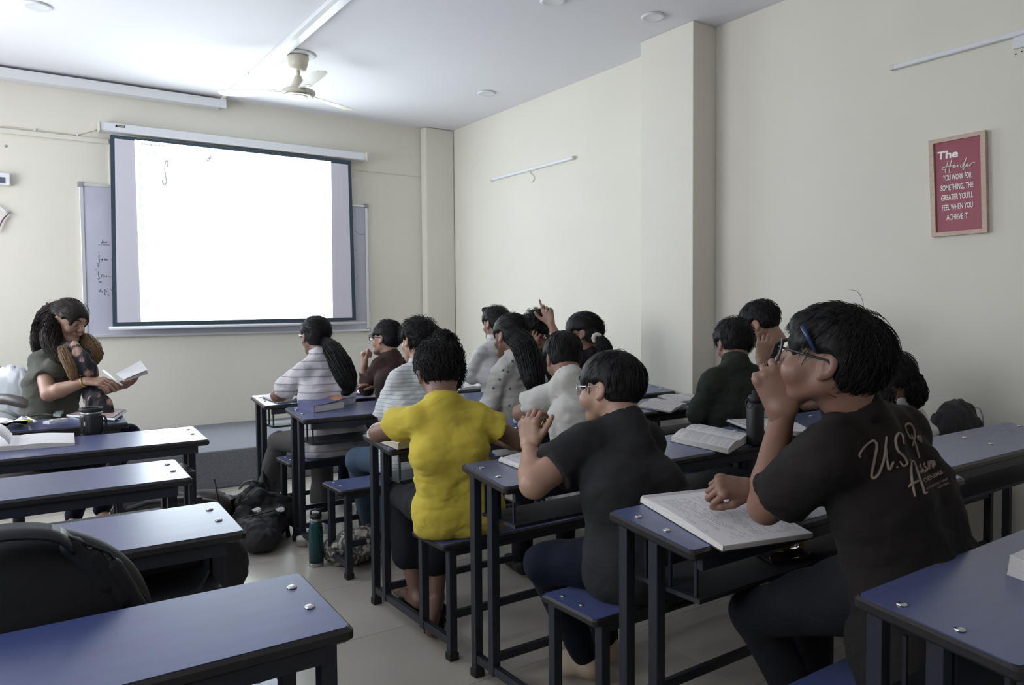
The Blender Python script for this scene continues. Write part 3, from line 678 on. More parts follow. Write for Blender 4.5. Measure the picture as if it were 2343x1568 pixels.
class Field:
    def __init__(s, lo, hi, h):
        s.h = h; s.lo = np.array(lo, float)-2*h; s.n = (np.ceil((np.array(hi)-s.lo)/h).astype(int)+3)
        s.d = np.full(s.n, 0.2, dtype=np.float32)
        s.ax = [(s.lo[i]+np.arange(s.n[i])*h).astype(np.float32) for i in range(3)]
    def win(s, lo, hi):
        a = np.clip(np.floor((np.array(lo)-s.lo)/s.h).astype(int), 0, s.n-1); b = np.clip(np.ceil((np.array(hi)-s.lo)/s.h).astype(int)+1, 1, s.n)
        if np.any(b <= a): return None, None
        X, Y, Z = np.meshgrid(s.ax[0][a[0]:b[0]], s.ax[1][a[1]:b[1]], s.ax[2][a[2]:b[2]], indexing='ij')
        return (slice(a[0], b[0]), slice(a[1], b[1]), slice(a[2], b[2])), np.stack([X, Y, Z], -1)
    def comb(s, sl, v, k, mode):
        o = s.d[sl]; v = v.astype(np.float32)
        if mode == 'sub': v = -v
        if mode == 'add':
            if k > 0:
                h = np.clip(0.5+0.5*(o-v)/k, 0, 1); r = o*(1-h)+v*h-k*h*(1-h)
            else: r = np.minimum(o, v)
        else:
            if k > 0:
                h = np.clip(0.5-0.5*(o-v)/k, 0, 1); r = o*(1-h)+v*h+k*h*(1-h)
            else: r = np.maximum(o, v)
        s.d[sl] = r
    def cone(s, a, b, ra, rb, k=0.02, flat=None, mode='add'):
        """tapered limb from a to b; flat=(direction, factor) squeezes the section along a direction"""
        a = np.array(a, float); b = np.array(b, float); m = max(ra, rb)+k+2.5*s.h
        sl, P = s.win(np.minimum(a, b)-m, np.maximum(a, b)+m)
        if sl is None: return
        ba = (b-a); L2 = ba@ba+1e-9
        q = P-a.astype(np.float32); t = np.clip(q@ba.astype(np.float32)/L2, 0, 1)
        w = q-t[..., None]*ba.astype(np.float32); r = ra+(rb-ra)*t
        if flat is not None:
            n = nrm(flat[0]).astype(np.float32); f = flat[1]; c = w@n
            l = np.sqrt(np.maximum((w*w).sum(-1)-c*c, 0)+(c/f)**2)
            v = (l-r)*np.clip((np.abs(c)/(l+1e-6))*f+(1-np.abs(c)/(l+1e-6)), f, 1)
        else: v = np.sqrt((w*w).sum(-1))-r
        s.comb(sl, v, k, mode)
    def ell(s, c, rad, k=0.02, axes=None, mode='add'):
        c = np.array(c, float); rad = np.array(rad, float); m = rad.max()+k+2.5*s.h
        sl, P = s.win(c-m, c+m)
        if sl is None: return
        q = P-c.astype(np.float32)
        if axes is not None: q = q@np.array(axes, dtype=np.float32).T
        k0 = np.sqrt(((q/rad.astype(np.float32))**2).sum(-1)); k1 = np.sqrt(((q/(rad**2).astype(np.float32))**2).sum(-1))+1e-6
        s.comb(sl, k0*(k0-1)/k1, k, mode)
    def plane(s, p, n, k=0.0):
        """keep what lies behind the plane (against n)"""
        n = nrm(n).astype(np.float32); p = np.array(p, dtype=np.float32)
        v = (s.ax[0][:, None, None]-p[0])*n[0]+(s.ax[1][None, :, None]-p[1])*n[1]+(s.ax[2][None, None, :]-p[2])*n[2]
        if k > 0:
            h = np.clip(0.5-0.5*(s.d-v)/k, 0, 1); s.d = s.d*(1-h)+v*h+k*h*(1-h)
        else: s.d = np.maximum(s.d, v)
    def boxsub(s, lo, hi, r=0.004):
        lo = np.array(lo, float); hi = np.array(hi, float); sl, P = s.win(lo-0.03, hi+0.03)
        if sl is None: return
        q = np.abs(P-((lo+hi)/2).astype(np.float32))-((hi-lo)/2).astype(np.float32); v = np.linalg.norm(np.maximum(q, 0), axis=-1)+np.minimum(q.max(-1), 0)
        s.comb(sl, v, r, 'sub')
    def wrinkle(s, amp, scale, stretch=(1, 1, 1), frame=None, sharp=True):
        m = np.abs(s.d) < (amp*2+2.5*s.h); idx = np.argwhere(m)
        if len(idx) == 0: return
        P = s.lo+idx*s.h
        if frame is not None: P = P@np.array(frame, float).T
        P = P*np.array(stretch)*scale
        n = vnoise(P+5.3)+0.5*vnoise(P*2.1+11.7)
        if sharp: n = 1-2*np.abs(n)
        s.d[m] += (amp*n).astype(np.float32)
    def mesh(s):
        d = s.d; ins = d < 0; nx, ny, nz = d.shape
        cnt = np.zeros((nx-1, ny-1, nz-1), dtype=np.int8)
        for i in (0, 1):
            for j in (0, 1):
                for k in (0, 1): cnt += ins[i:nx-1+i, j:ny-1+j, k:nz-1+k]
        act = (cnt > 0) & (cnt < 8); idx = np.argwhere(act); N = len(idx)
        vid = np.full(act.shape, -1, dtype=np.int32); vid[act] = np.arange(N)
        acc = np.zeros((N, 3)); c = np.zeros(N)
        cor = [(i, j, k) for i in (0, 1) for j in (0, 1) for k in (0, 1)]
        val = {q: d[idx[:, 0]+q[0], idx[:, 1]+q[1], idx[:, 2]+q[2]] for q in cor}
        for ax in range(3):
            for q in cor:
                if q[ax]: continue
                q2 = tuple(q[i]+(i == ax) for i in range(3)); a, b = val[q], val[q2]; m = (a < 0) != (b < 0)
                t = a[m]/(a[m]-b[m]); p = np.tile(np.array(q, float), (m.sum(), 1)); p[:, ax] += t; acc[m] += p; c[m] += 1
        V = (idx+acc/c[:, None])*s.h+s.lo; Q = []
        for ax in range(3):
            o = [i for i in range(3) if i != ax]
            a = ins; b = np.roll(ins, -1, ax)
            sl = [slice(1, None)]*3; sl[ax] = slice(0, -1)
            x = (a != b)[tuple(sl)]; e = np.argwhere(x); e[:, o[0]] += 1; e[:, o[1]] += 1
            ok = (e[:, o[0]] < d.shape[o[0]]-1) & (e[:, o[1]] < d.shape[o[1]]-1); e = e[ok]
            def g(u, v):
                f = e.copy(); f[:, o[0]] -= u; f[:, o[1]] -= v; return vid[f[:, 0], f[:, 1], f[:, 2]]
            q = np.stack([g(1, 1), g(0, 1), g(0, 0), g(1, 0)], 1); fl = ins[e[:, 0], e[:, 1], e[:, 2]]
            if ax == 1: fl = ~fl
            q[~fl] = q[~fl][:, ::-1]; Q.append(q)
        Q = np.concatenate(Q); Q = Q[(Q >= 0).all(1)]
        return V, Q
def relax(V, Q, it=1, w=0.5):
    for _ in range(it):
        s = np.zeros_like(V); c = np.zeros(len(V))
        for i in range(4):
            a, b = Q[:, i], Q[:, (i+1) % 4]
            for x in range(3):
                s[:, x] += np.bincount(a, V[b, x], len(V))+np.bincount(b, V[a, x], len(V))
            c += np.bincount(a, minlength=len(V))+np.bincount(b, minlength=len(V))
        V = V*(1-w)+w*s/np.maximum(c, 1)[:, None]
    return V
class Bag:
    """joins several surfaces into one mesh object"""
    def __init__(s): s.V = []; s.Q = []; s.T = []; s.n = 0
    def add(s, V, Q=None, T=None):
        if Q is not None and len(Q): s.Q.append(np.asarray(Q)+s.n)
        if T is not None and len(T): s.T.append(np.asarray(T)+s.n)
        s.V.append(np.asarray(V)); s.n += len(V)
    def obj(s, name, m, parent):
        V = np.concatenate(s.V); off = np.array(wloc(parent))
        me = fast_mesh(name, V-off, np.concatenate(s.Q) if s.Q else None, np.concatenate(s.T) if s.T else None)
        me.materials.append(m); return link(bpy.data.objects.new(name, me), parent)
def sdf_obj(fl, name, m, parent, rel=0):
    V, Q = fl.mesh()
    if rel: V = relax(V, Q, rel)
    b = Bag(); b.add(V, Q); return b.obj(name, m, parent)

def strands(P, rad, n=3, taper=0.15, fl=1.0):
    """P (N, K, 3) strand paths -> thin tapering tubes, vectorised"""
    N, K, _ = P.shape; t = np.gradient(P, axis=1); t /= np.linalg.norm(t, axis=2, keepdims=True)+1e-9
    ref = np.tile(np.array([0.31, 0.42, 0.85]), (N, K, 1)); u = np.cross(t, ref); u /= np.linalg.norm(u, axis=2, keepdims=True)+1e-9; w = np.cross(t, u)
    r = np.asarray(rad).reshape(-1, 1)*np.ones((N, K))*np.clip(np.sin(np.linspace(0.35, math.pi-0.12, K))*1.1, taper, 1)[None]
    V = np.stack([P+r[..., None]*(math.cos(2*math.pi*j/n)*u+math.sin(2*math.pi*j/n)*w*fl) for j in range(n)], 2).reshape(-1, 3)
    base = (np.arange(N)*K*n)[:, None, None]; i = (np.arange(K-1)*n)[None, :, None]; j = np.arange(n)[None, None, :]; j2 = (j+1) % n
    a = base+i+j; b = base+i+j2; c = base+i+n+j2; d = base+i+n+j
    return V, np.stack([a, b, c, d], -1).reshape(-1, 4)
# ================================================================== people
def skin(name, c, rough=0.5): return mat(name, c, rough, sss=0.12, noise=(14, 0.06), bump=(500, 0.04))
M['skin1'] = skin('skin_brown', (0.215, 0.115, 0.080))
M['skin2'] = skin('skin_dark_brown', (0.19, 0.105, 0.075))
M['skin3'] = skin('skin_light_brown', (0.36, 0.215, 0.155))
M['hair'] = mat('black_hair', (0.008, 0.008, 0.009), 0.58, spec=0.25)
M['hair_b'] = mat('dark_brown_hair', (0.018, 0.012, 0.010), 0.58, spec=0.3)
M['hair_l'] = mat('bleached_brown_hair', (0.26, 0.16, 0.085), 0.45, spec=0.45)
M['eye'] = mat('eye_white', (0.6, 0.58, 0.56), 0.2)
M['iris'] = mat('dark_iris', (0.02, 0.012, 0.01), 0.1)
M['lip'] = mat('lip', (0.30, 0.11, 0.09), 0.45)
M['lens'] = mat('spectacle_lens', (0.95, 0.97, 1.0), 0.03, trans=1.0)

def axes_head(f, up):
    f = nrm(f); r = nrm(np.cross(f, up)); u = np.cross(r, f); return np.array([r, f, u])     # rows: right, forward, up
def build_head(bag, hc, A, nb, s=1.0, h=0.0045, female=False, neck_r=0.055, jaw=1.0, cheek=0.0):
    """head, face, ears and neck; hc skull centre at ear height, A head axes, nb base of neck in the room"""
    L = lambda p: hc+(np.array(p)*s)@A
    nl = (np.array(nb)-hc)@A.T/s
    pts = np.array([[-.1, -.13, -.15], [.1, .13, .16], nl-0.08, nl+0.08])
    F = Field(pts.min(0), pts.max(0), h)
    F.ell((0, -0.014, 0.032), (0.074, 0.094, 0.086), 0.01)
    F.ell((0, 0.030, 0.030), (0.064, 0.062, 0.070), 0.03)
    F.cone((0, 0.02, -0.02), (0, 0.055, -0.078), 0.060*jaw, 0.034*jaw, 0.03)
    F.cone((-0.048*jaw, 0.0, -0.045), (-0.012, 0.068, -0.092), 0.022, 0.017, 0.025)
    F.cone((0.048*jaw, 0.0, -0.045), (0.012, 0.068, -0.092), 0.022, 0.017, 0.025)
    F.ell((0, 0.076, -0.092), (0.020, 0.016, 0.014), 0.015)
    for x in (-1, 1):
        F.ell((x*0.036, 0.058+cheek*0.2, -0.032), (0.026+cheek, 0.026+cheek, 0.026+cheek), 0.02)
        F.cone((x*0.012, 0.090, 0.030), (x*0.045, 0.072, 0.032), 0.009, 0.008, 0.014)
        F.ell((x*0.031, 0.093, 0.008), (0.017, 0.012, 0.012), 0.010, mode='sub')
        F.ell((x*0.031, 0.078, 0.007), (0.0135, 0.0135, 0.0135), 0.003)
        # ear: rim, concha, lobe
        F.ell((x*0.077, -0.008, -0.002), (0.010, 0.021, 0.032), 0.006, axes=np.array([[1, 0.25*x, 0], [-0.25*x, 1, 0.18], [0, -0.18, 1]]))
        F.ell((x*0.087, -0.002, 0.000), (0.007, 0.011, 0.017), 0.003, mode='sub')
        F.ell((x*0.079, 0.002, -0.028), (0.007, 0.009, 0.010), 0.006)
    F.cone((0, 0.084, 0.022), (0, 0.107, -0.020), 0.009, 0.0125, 0.010)
    F.ell((-0.011, 0.098, -0.025), (0.009, 0.010, 0.008), 0.006); F.ell((0.011, 0.098, -0.025), (0.009, 0.010, 0.008), 0.006)
    F.cone((-0.018, 0.082, -0.052), (0.018, 0.082, -0.052), 0.008, 0.008, 0.01)
    F.ell((0, 0.091, -0.049), (0.020, 0.009, 0.006), 0.005); F.ell((0, 0.089, -0.060), (0.017, 0.009, 0.006), 0.005)
    r = neck_r*(0.88 if female else 1.0)
    F.cone((0, -0.030, -0.035), nl*0.55+np.array([0, -0.02, -0.035])*0.45, r, r*0.95, 0.03)
    F.cone(nl*0.55+np.array([0, -0.02, -0.035])*0.45, nl, r*0.95, r*0.98, 0.03)
    V, Q = F.mesh(); V = relax(V, Q, 1, 0.4)
    bag.add(hc+(V*s)@A, Q)
    return L
def face_parts(rt, L, A, s):
    for x in (-1, 1):
        b = MB(); c = L((x*0.031, 0.0795, 0.007)); b.lathe([(0.0005, 0.0137), (0.004, 0.0133), (0.0045, 0.0125), (0.0005, 0.0123)], c, 10, A[1]); b.obj('iris', M['iris'], rt)
    b = MB()
    for sg in (-1, 1):
        b.tube([L((sg*0.014, 0.098, 0.030)), L((sg*0.030, 0.0935, 0.0365)), L((sg*0.047, 0.080, 0.030))], [0.003*s, 0.0035*s, 0.0018*s], 6)
        o = b.obj('eyebrow', M['hair'], rt); b = MB()
    b = MB(); b.tube([L((-0.020, 0.0935, -0.0545)), L((-0.008, 0.1, -0.051)), L((0, 0.1, -0.053)), L((0.008, 0.1, -0.051)), L((0.020, 0.0935, -0.0545))], [0.001, 0.004*s, 0.004*s, 0.004*s, 0.001], 6); b.obj('lips', M['lip'], rt)
def hand(bag, W, fdir, n, fa, side, curl=(0.3, 0.35, 0.3), spread=0.06, thumb=(0.55, 0.35), s=1.0, h=0.0042, fingers=None, farm=0.06):
    """W wrist, fdir palm direction, n back-of-hand normal, fa unit direction from wrist back to elbow, side -1 left / +1 right"""
    y = nrm(fdir); z = nrm(n-y*(n@y)); x = np.cross(y, z)*(-side)      # x towards the thumb
    A = np.array([x, y, z]); fal = A@nrm(fa)
    F = Field((-0.075, -0.09, -0.13), (0.09, 0.22, 0.06), h)
    F.cone((0.018, 0.012, 0), (0.026, 0.082, 0), 0.021, 0.0165, 0.012, flat=((0, 0, 1), 0.72))
    F.cone((-0.014, 0.012, 0), (-0.026, 0.078, 0), 0.021, 0.0165, 0.012, flat=((0, 0, 1), 0.72))
    F.cone((0.0, 0.005, 0), (0.0, 0.080, 0.002), 0.024, 0.020, 0.012, flat=((0, 0, 1), 0.65))
    F.cone((0, -0.0, 0), np.array([0, 0, 0])+fal*farm, 0.026, 0.0275, 0.016, flat=((0, 0, 1), 0.82))
    base = [(0.031, 0.083), (0.0105, 0.089), (-0.0105, 0.085), (-0.031, 0.076)]
    ln = [(0.041, 0.025, 0.021), (0.045, 0.029, 0.022), (0.042, 0.027, 0.021), (0.034, 0.020, 0.019)]
    rr = [0.0092, 0.0094, 0.0089, 0.0080]
    for i in range(4):
        cu = curl if fingers is None or fingers[i] is None else fingers[i]
        p = np.array([base[i][0], base[i][1], 0.001]); sp_ = spread*(1.5-i); a = 0.0
        F.ell(p+[0, -0.002, 0.004], (rr[i]*1.05, 0.011, 0.009), 0.006)
        for j in range(3):
            a += cu[j]; d = nrm(np.array([math.sin(sp_)*math.cos(a*0.6), math.cos(a), -math.sin(a)])); q = p+d*ln[i][j]
            F.cone(p, q, rr[i]*(1-0.08*j), rr[i]*(1-0.08*(j+1)), 0.0035 if j else 0.006); p = q
    t0 = np.array([0.024, 0.018, -0.006]); o, c = thumb
    d = nrm(np.array([math.sin(o), math.cos(o), -0.35*c-0.1])); t1 = t0+d*0.042
    F.cone(t0, t1, 0.0175, 0.0115, 0.01)
    d2 = nrm(np.array([math.sin(o-c*0.7), math.cos(o-c*0.7), -0.55*c-0.1])); t2 = t1+d2*0.032
    F.cone(t1, t2, 0.0112, 0.0105, 0.004)
    d3 = nrm(np.array([math.sin(o-c*1.3), math.cos(o-c*1.3), -0.8*c-0.1])); F.cone(t2, t2+d3*0.026, 0.0102, 0.0088, 0.004)
    V, Q = F.mesh(); V = relax(V, Q, 1, 0.35)
    bag.add(np.array(W)+(V*s)@A, Q)
    return lambda p: np.array(W)+(np.array(p)*s)@A

def torso_prims(F, J, g, w, k=0.04):
    """g inflates, w body width factor"""
    n = J['fwd']; P, N, C = J['pelvis'], J['neck'], J['chest']; k = 0.032
    lat = J['lat']; hw = 0.075*w; T = nrm(N-P)
    F.cone(P-lat*hw, P+lat*hw, 0.100*w+g, 0.100*w+g, k, flat=(n, 0.95))
    for q in (-1, 1):
        F.cone(P+T*0.04+lat*0.045*w*q, C+lat*0.052*w*q, 0.100*w+g, 0.094*w+g, k, flat=(n, 0.9))
    SL, SR = J['sL'], J['sR']; sm = (SL+SR)/2; hs_ = np.linalg.norm(SR-SL)/2
    for q in (-1, 1):
        F.cone(C+lat*0.050*w*q, sm+lat*(hs_*0.42)*q-T*0.072-n*0.004, 0.094*w+g, 0.080*w+g, k, flat=(n, 0.80))
    F.cone(SL+(SR-SL)*0.06, SR+(SL-SR)*0.06, 0.041*w+g, 0.041*w+g, k)
    F.cone(N-T*0.06, N+T*0.004, 0.060*w+g, 0.050+g, 0.03)
    for S in (SL, SR): F.cone(N+T*0.012, S*0.80+N*0.20+T*0.008, 0.040*w+g*0.7, 0.034*w+g, 0.03)
def clothes_noise(F, amp, h0=8, st=(1, 1, 1)): F.wrinkle(amp, h0, st)

def person(label, J, sk='skin1', h=0.008, hh=0.0045, w=1.0, s=1.0, shirt=None, sleeve=0.55, shirt_len=0.0, pants=None, shoes='black', female=False, jaw=1.0, cheek=0.0,
           hands=None, collar=True, wr=0.005, legs_skin=False, shirt_name='shirt', pants_end=1.0, arm=1.0, bust=0.0, face=True, seat_cut=None, fine_face=False, head_s=1.0, sleeve_loose=0.012, wscale=9.0, neckline=0.0, group=None):
    base = np.array([J['pelvis'][0], J['pelvis'][1], J.get('base_z', 0.0)])
    rt = root('person', label, 'person', base, group)
    J['lat'] = nrm(J['sR']-J['sL']); T = nrm(J['neck']-J['pelvis'])
    J['fwd'] = nrm(np.cross(T, J['lat'])); 
    if 'chest' not in J: J['chest'] = J['pelvis']*0.42+J['neck']*0.58-J['fwd']*0.03
    ax_ = J['neck']-J['pelvis']; t_ = (J['chest']-J['pelvis'])@ax_/(ax_@ax_); t_ = min(max(t_, 0.45), 0.6); of_ = J['chest']-(J['pelvis']+ax_*((J['chest']-J['pelvis'])@ax_/(ax_@ax_))); l_ = np.linalg.norm(of_)
    J['chest'] = J['pelvis']+ax_*t_+of_*min(1, 0.040/(l_+1e-6))
    rt_J = J; bag = Bag()
    # --- body
    allp = np.array([J[k] for k in ('pelvis', 'neck', 'sL', 'sR', 'eL', 'eR', 'wL', 'wR', 'chest')]+([J[k] for k in ('kL', 'kR', 'aL', 'aR')] if legs_skin else []))
    F = Field(allp.min(0)-0.2, allp.max(0)+0.2, max(h*1.25, 0.0095))
    torso_prims(F, J, -0.008, w)
    for S in 'LR':
        F.cone(J['s'+S], J['e'+S], 0.039*w*arm, 0.039*arm, 0.012); m = J['e'+S]*0.72+J['w'+S]*0.28
        F.cone(J['e'+S], m, 0.039*arm, 0.040*arm, 0.012); F.cone(m, J['w'+S], 0.040*arm, 0.0255*s, 0.012)
        if legs_skin:
            F.cone(J['p'+S], J['k'+S], 0.075*w, 0.052, 0.03); m = J['k'+S]*0.7+J['a'+S]*0.3
            F.cone(J['k'+S], m, 0.052, 0.054, 0.02); F.cone(m, J['a'+S], 0.054, 0.034, 0.02)
            t = J['toe'+S]; F.cone(J['a'+S]-[0, 0, 0.03]-(t-J['a'+S])*0.12, t, 0.036, 0.024, 0.02)
    F.cone(J['neck']-T*0.03, J['neck']+(J['head']-J['neck'])*0.3, 0.050, 0.049, 0.02)
    V, Q = F.mesh(); bag.add(V, Q)
    A = axes_head(J['face'], J.get('up', T*0.35+np.array([0, 0, 0.65])))
    L = build_head(bag, J['head'], A, J['neck'], s*head_s, hh, female, jaw=jaw, cheek=cheek)
    hl = {}
    if hands:
        for S, hd in hands.items():
            hd = dict(hd); fd = hd.pop('dir', J['w'+S]-J['e'+S])
            hl[S] = hand(bag, J['w'+S], nrm(fd), nrm(hd.pop('n')), nrm(J['e'+S]-J['w'+S]), -1 if S == 'L' else 1, s=s*hd.pop('s', 1.0), **hd)
    body = bag.obj('body', M[sk], rt)
    if face: face_parts(rt, L, A, s*head_s)
    # --- trousers
    if pants:
        ps = ['pL', 'pR', 'kL', 'kR', 'aL', 'aR', 'pelvis']; ap = np.array([J[k] for k in ps])
        F = Field(ap.min(0)-0.2, ap.max(0)+0.2, h*1.45)
        P = J['pelvis']; F.cone(P-J['lat']*0.08*w, P+J['lat']*0.08*w, 0.100*w, 0.100*w, 0.02)
        F.cone(P, P+T*0.04, 0.098*w, 0.085*w, 0.02)
        for S in 'LR':
            F.cone(J['p'+S], J['k'+S], 0.088*w, 0.066, 0.03)
            e = J['k'+S]+(J['a'+S]-J['k'+S])*pants_end
            F.cone(J['k'+S], e, 0.066, J.get('cuff', 0.052), 0.025)
        clothes_noise(F, 0.006, wscale, (1, 1, 0.6))
        for S in 'LR':
            if pants_end < 1.0 and not J.get('nocut'):
                pass
        if J['pelvis'][2] < 0.58: F.boxsub((P[0]-0.6, P[1]-0.17, 0.425), (P[0]+0.6, P[1]+0.16, 0.458))
        sdf_obj(F, 'trousers', pants, rt, 1)
    # --- shoes
    if shoes and not legs_skin:
        for S in 'LR':
            a, t = J['a'+S], J['toe'+S]; d = nrm((t-a)*[1, 1, 0]); 
            F = Field(np.minimum(a, t)-0.1, np.maximum(a, t)+0.1, 0.009); z0 = min(a[2]-0.075, t[2]-0.03)
            F.cone(a+[0, 0, -0.035]-d*0.02, a+[0, 0, -0.03]+d*0.06, 0.042, 0.042, 0.02); F.cone(a+d*0.06+[0, 0, -0.04], t, 0.042, 0.032, 0.02); F.cone(a-d*0.02+[0, 0, -0.035], a+[0, 0, 0.01], 0.042, 0.04, 0.02)
            F.plane((0, 0, z0), (0, 0, -1), 0.004)
            sdf_obj(F, 'shoe', shoes if not isinstance(shoes, str) else M['rubber'], rt, 1)
    # --- shirt
    if shirt:
        F = Field(allp.min(0)-0.22, allp.max(0)+0.22, h*1.12)
        torso_prims(F, J, 0.013, w); P = J['pelvis']; F.cone(P-J['lat']*0.08*w-T*0.03, P+J['lat']*0.08*w-T*0.03, 0.122*w, 0.122*w, 0.03)
        F.cone(P+T*0.02-J['lat']*0.05*w, P+T*0.10-J['lat']*0.05*w, 0.118*w, 0.112*w, 0.03); F.cone(P+T*0.02+J['lat']*0.05*w, P+T*0.10+J['lat']*0.05*w, 0.118*w, 0.112*w, 0.03)
        if bust: 
            c = J['chest']*0.6+J['neck']*0.4+J['fwd']*0.09
            F.ell(c-J['lat']*0.07, (0.07, 0.07, 0.07), 0.04); F.ell(c+J['lat']*0.07, (0.07, 0.07, 0.07), 0.04)
        for S in 'LR':      # each sleeve is shaped and trimmed on its own, then joined to the shirt
            sl = sleeve if not isinstance(sleeve, dict) else sleeve[S]
            a, e, wv = J['s'+S], J['e'+S], J['w'+S]; r1 = 0.042*w*arm+0.011+sleeve_loose*0.2
            F2 = Field(F.lo+2*F.h, F.ax and np.array([x[-1] for x in F.ax])-2.5*F.h, F.h)
            if F2.d.shape != F.d.shape: F2.d = np.full(F.d.shape, 0.2, dtype=np.float32); F2.n = F.n; F2.ax = F.ax; F2.lo = F.lo
            if sl <= 1.0:
                q = a+(e-a)*sl; F2.cone(a, q+(e-a)*0.12, r1, 0.043*arm+0.006+sleeve_loose*1.2, 0.02); F2.plane(q, e-a, 0.004)
            else:
                q = e+(wv-e)*(sl-1); F2.cone(e, q+(wv-e)*0.1, 0.043*arm+0.012, 0.036+sleeve_loose*0.4, 0.02); F2.plane(q, wv-e, 0.004); F2.cone(a, e, r1, 0.043*arm+0.010, 0.025)
            J['cuffp'+S] = q; k_ = 0.022
            hh_ = np.clip(0.5+0.5*(F.d-F2.d)/k_, 0, 1); F.d = (F.d*(1-hh_)+F2.d*hh_-k_*hh_*(1-hh_)).astype(np.float32)
        clothes_noise(F, wr, wscale, J.get('wst', (1, 1, 1)))
        F.wrinkle(wr*0.7, wscale*1.7, (0.7, 0.7, 1.9)); F.wrinkle(wr*0.3, wscale*4, (1, 1, 1.3))
        if J['pelvis'][2] < 0.58: F.boxsub((P[0]-0.6, P[1]-0.17, 0.425), (P[0]+0.6, P[1]+0.16, 0.458))
        # hem below the hips, open neck, straight sleeve ends
        F.plane(J['pelvis']-T*(0.05+shirt_len), -T, 0.01)
        nb = J['neck']+T*0.012-J['fwd']*0.0; hd = nrm(J['head']-J['neck'])
        F.cone(J['neck']+hd*0.036+J['fwd']*neckline*0.4, J['neck']+hd*0.2+J['fwd']*neckline, 0.050, 0.10, 0.006, mode='sub')
        V, Q = F.mesh(); V = relax(V, Q, 1, 0.5); bb = Bag(); bb.add(V, Q); sh = bb.obj(shirt_name, shirt, rt)
        J['shirt_obj'] = sh
        if collar:
            c = J['neck']+hd*0.022; a1 = nrm(np.cross(hd, J['lat'])); a2 = np.cross(a1, hd)
            b = MB(); n = 22; V = []; rr0 = 0.061*(0.90 if female else 1.0)
            ring = []
            for i in range(n):
                a = 2*math.pi*i/n; ring.append(c+(a1*math.cos(a)*1.0+a2*math.sin(a)*1.02)*rr0-hd*0.012*(-math.cos(a)))
            ring.append(ring[0])
            hgt = 0.030 if collar == 'shirt' else 0.010
            for i, p in enumerate(ring):
                o = nrm(p-c); V += [p-o*0.004+hd*(-0.012), p-o*0.004+hd*hgt, p+o*0.004+hd*hgt, p+o*(0.012 if collar == 'shirt' else 0.005)+hd*(-0.012)]
            F4 = [(i*4+j, i*4+(j+1) % 4, i*4+4+(j+1) % 4, i*4+4+j) for i in range(n) for j in range(4)]
            b.add(V, F4, True); b.obj('collar', shirt, rt)
    J['L'] = L; J['A'] = A; J['rt'] = rt; J['hs'] = s*head_s; J['body'] = body; J['hl'] = hl
    return J

# ------------------------------------------------------------------ hair
def hair_region(p, line=0.055, low=-0.05, side=0.02):
    """is a scalp point (head-local) covered with hair"""
    x, y, z = p[..., 0], p[..., 1], p[..., 2]
    front = y > 0.02
    t = np.clip((y-(-0.03))/0.11, 0, 1)
    zl = low*(1-t)+line*t           # hair limit rises from nape to forehead
    return z > zl
def hair_cap(J, name='hair', m=None, th=0.014, line=0.058, low=-0.055, vol=(1, 1, 1), amp=0.004, curl=False, extra=None, h=0.005, fringe=0.0, scale=40):
    A, hc, s = J['A'], J['head'], J['hs']
    F = Field((-0.14, -0.17, -0.14), (0.14, 0.15, 0.19), h)
    F.ell((0, -0.014, 0.034), ((0.074+th)*vol[0], (0.094+th)*vol[1], (0.086+th)*vol[2]), 0.01)
    F.ell((0, 0.028, 0.036), ((0.063+th)*vol[0], (0.064+th*0.7)*vol[1], (0.071+th)*vol[2]), 0.03)
    F.ell((0, -0.048, -0.010), ((0.050+th*0.7)*vol[0], (0.040+th*0.6)*vol[1], 0.050), 0.03)
    if extra: extra(F)
    # carve the face, the ears and the neck free
    F.ell((0, 0.155+fringe*0.3, -0.040+fringe), (0.085, 0.105, 0.090+ (line-0.058)), 0.012, mode='sub')
    F.ell((0, 0.07, -0.10), (0.13, 0.085, 0.085), 0.015, mode='sub')
    for x in (-1, 1):
        F.ell((x*0.098, 0.000, -0.008), (0.036, 0.030, 0.038), 0.010, mode='sub'); F.ell((x*0.080, 0.030, -0.026), (0.024, 0.026, 0.034), 0.008, mode='sub'); F.ell((x*0.088, 0.052, -0.016), (0.032, 0.040, 0.048), 0.010, mode='sub')
    F.plane((0, 0, low-0.012), (0, 0.25, -1), 0.01)
    if curl: F.wrinkle(amp*1.6, scale, (1, 1, 1), sharp=False)
    else: F.wrinkle(amp, scale, (1.6, 0.7, 0.5))
    V, Q = F.mesh(); V = relax(V, Q, 1, 0.3)
    lab = np.arange(len(V))
    for _ in range(400):
        m = lab[Q].min(1); new = lab.copy()
        for i in range(4): np.minimum.at(new, Q[:, i], m)
        new = new[new]
        if (new == lab).all(): break
        lab = new
    big = np.bincount(lab).argmax(); Q = Q[lab[Q[:, 0]] == big]
    b = Bag(); b.add(hc+(V*s)@A, Q)
    return b
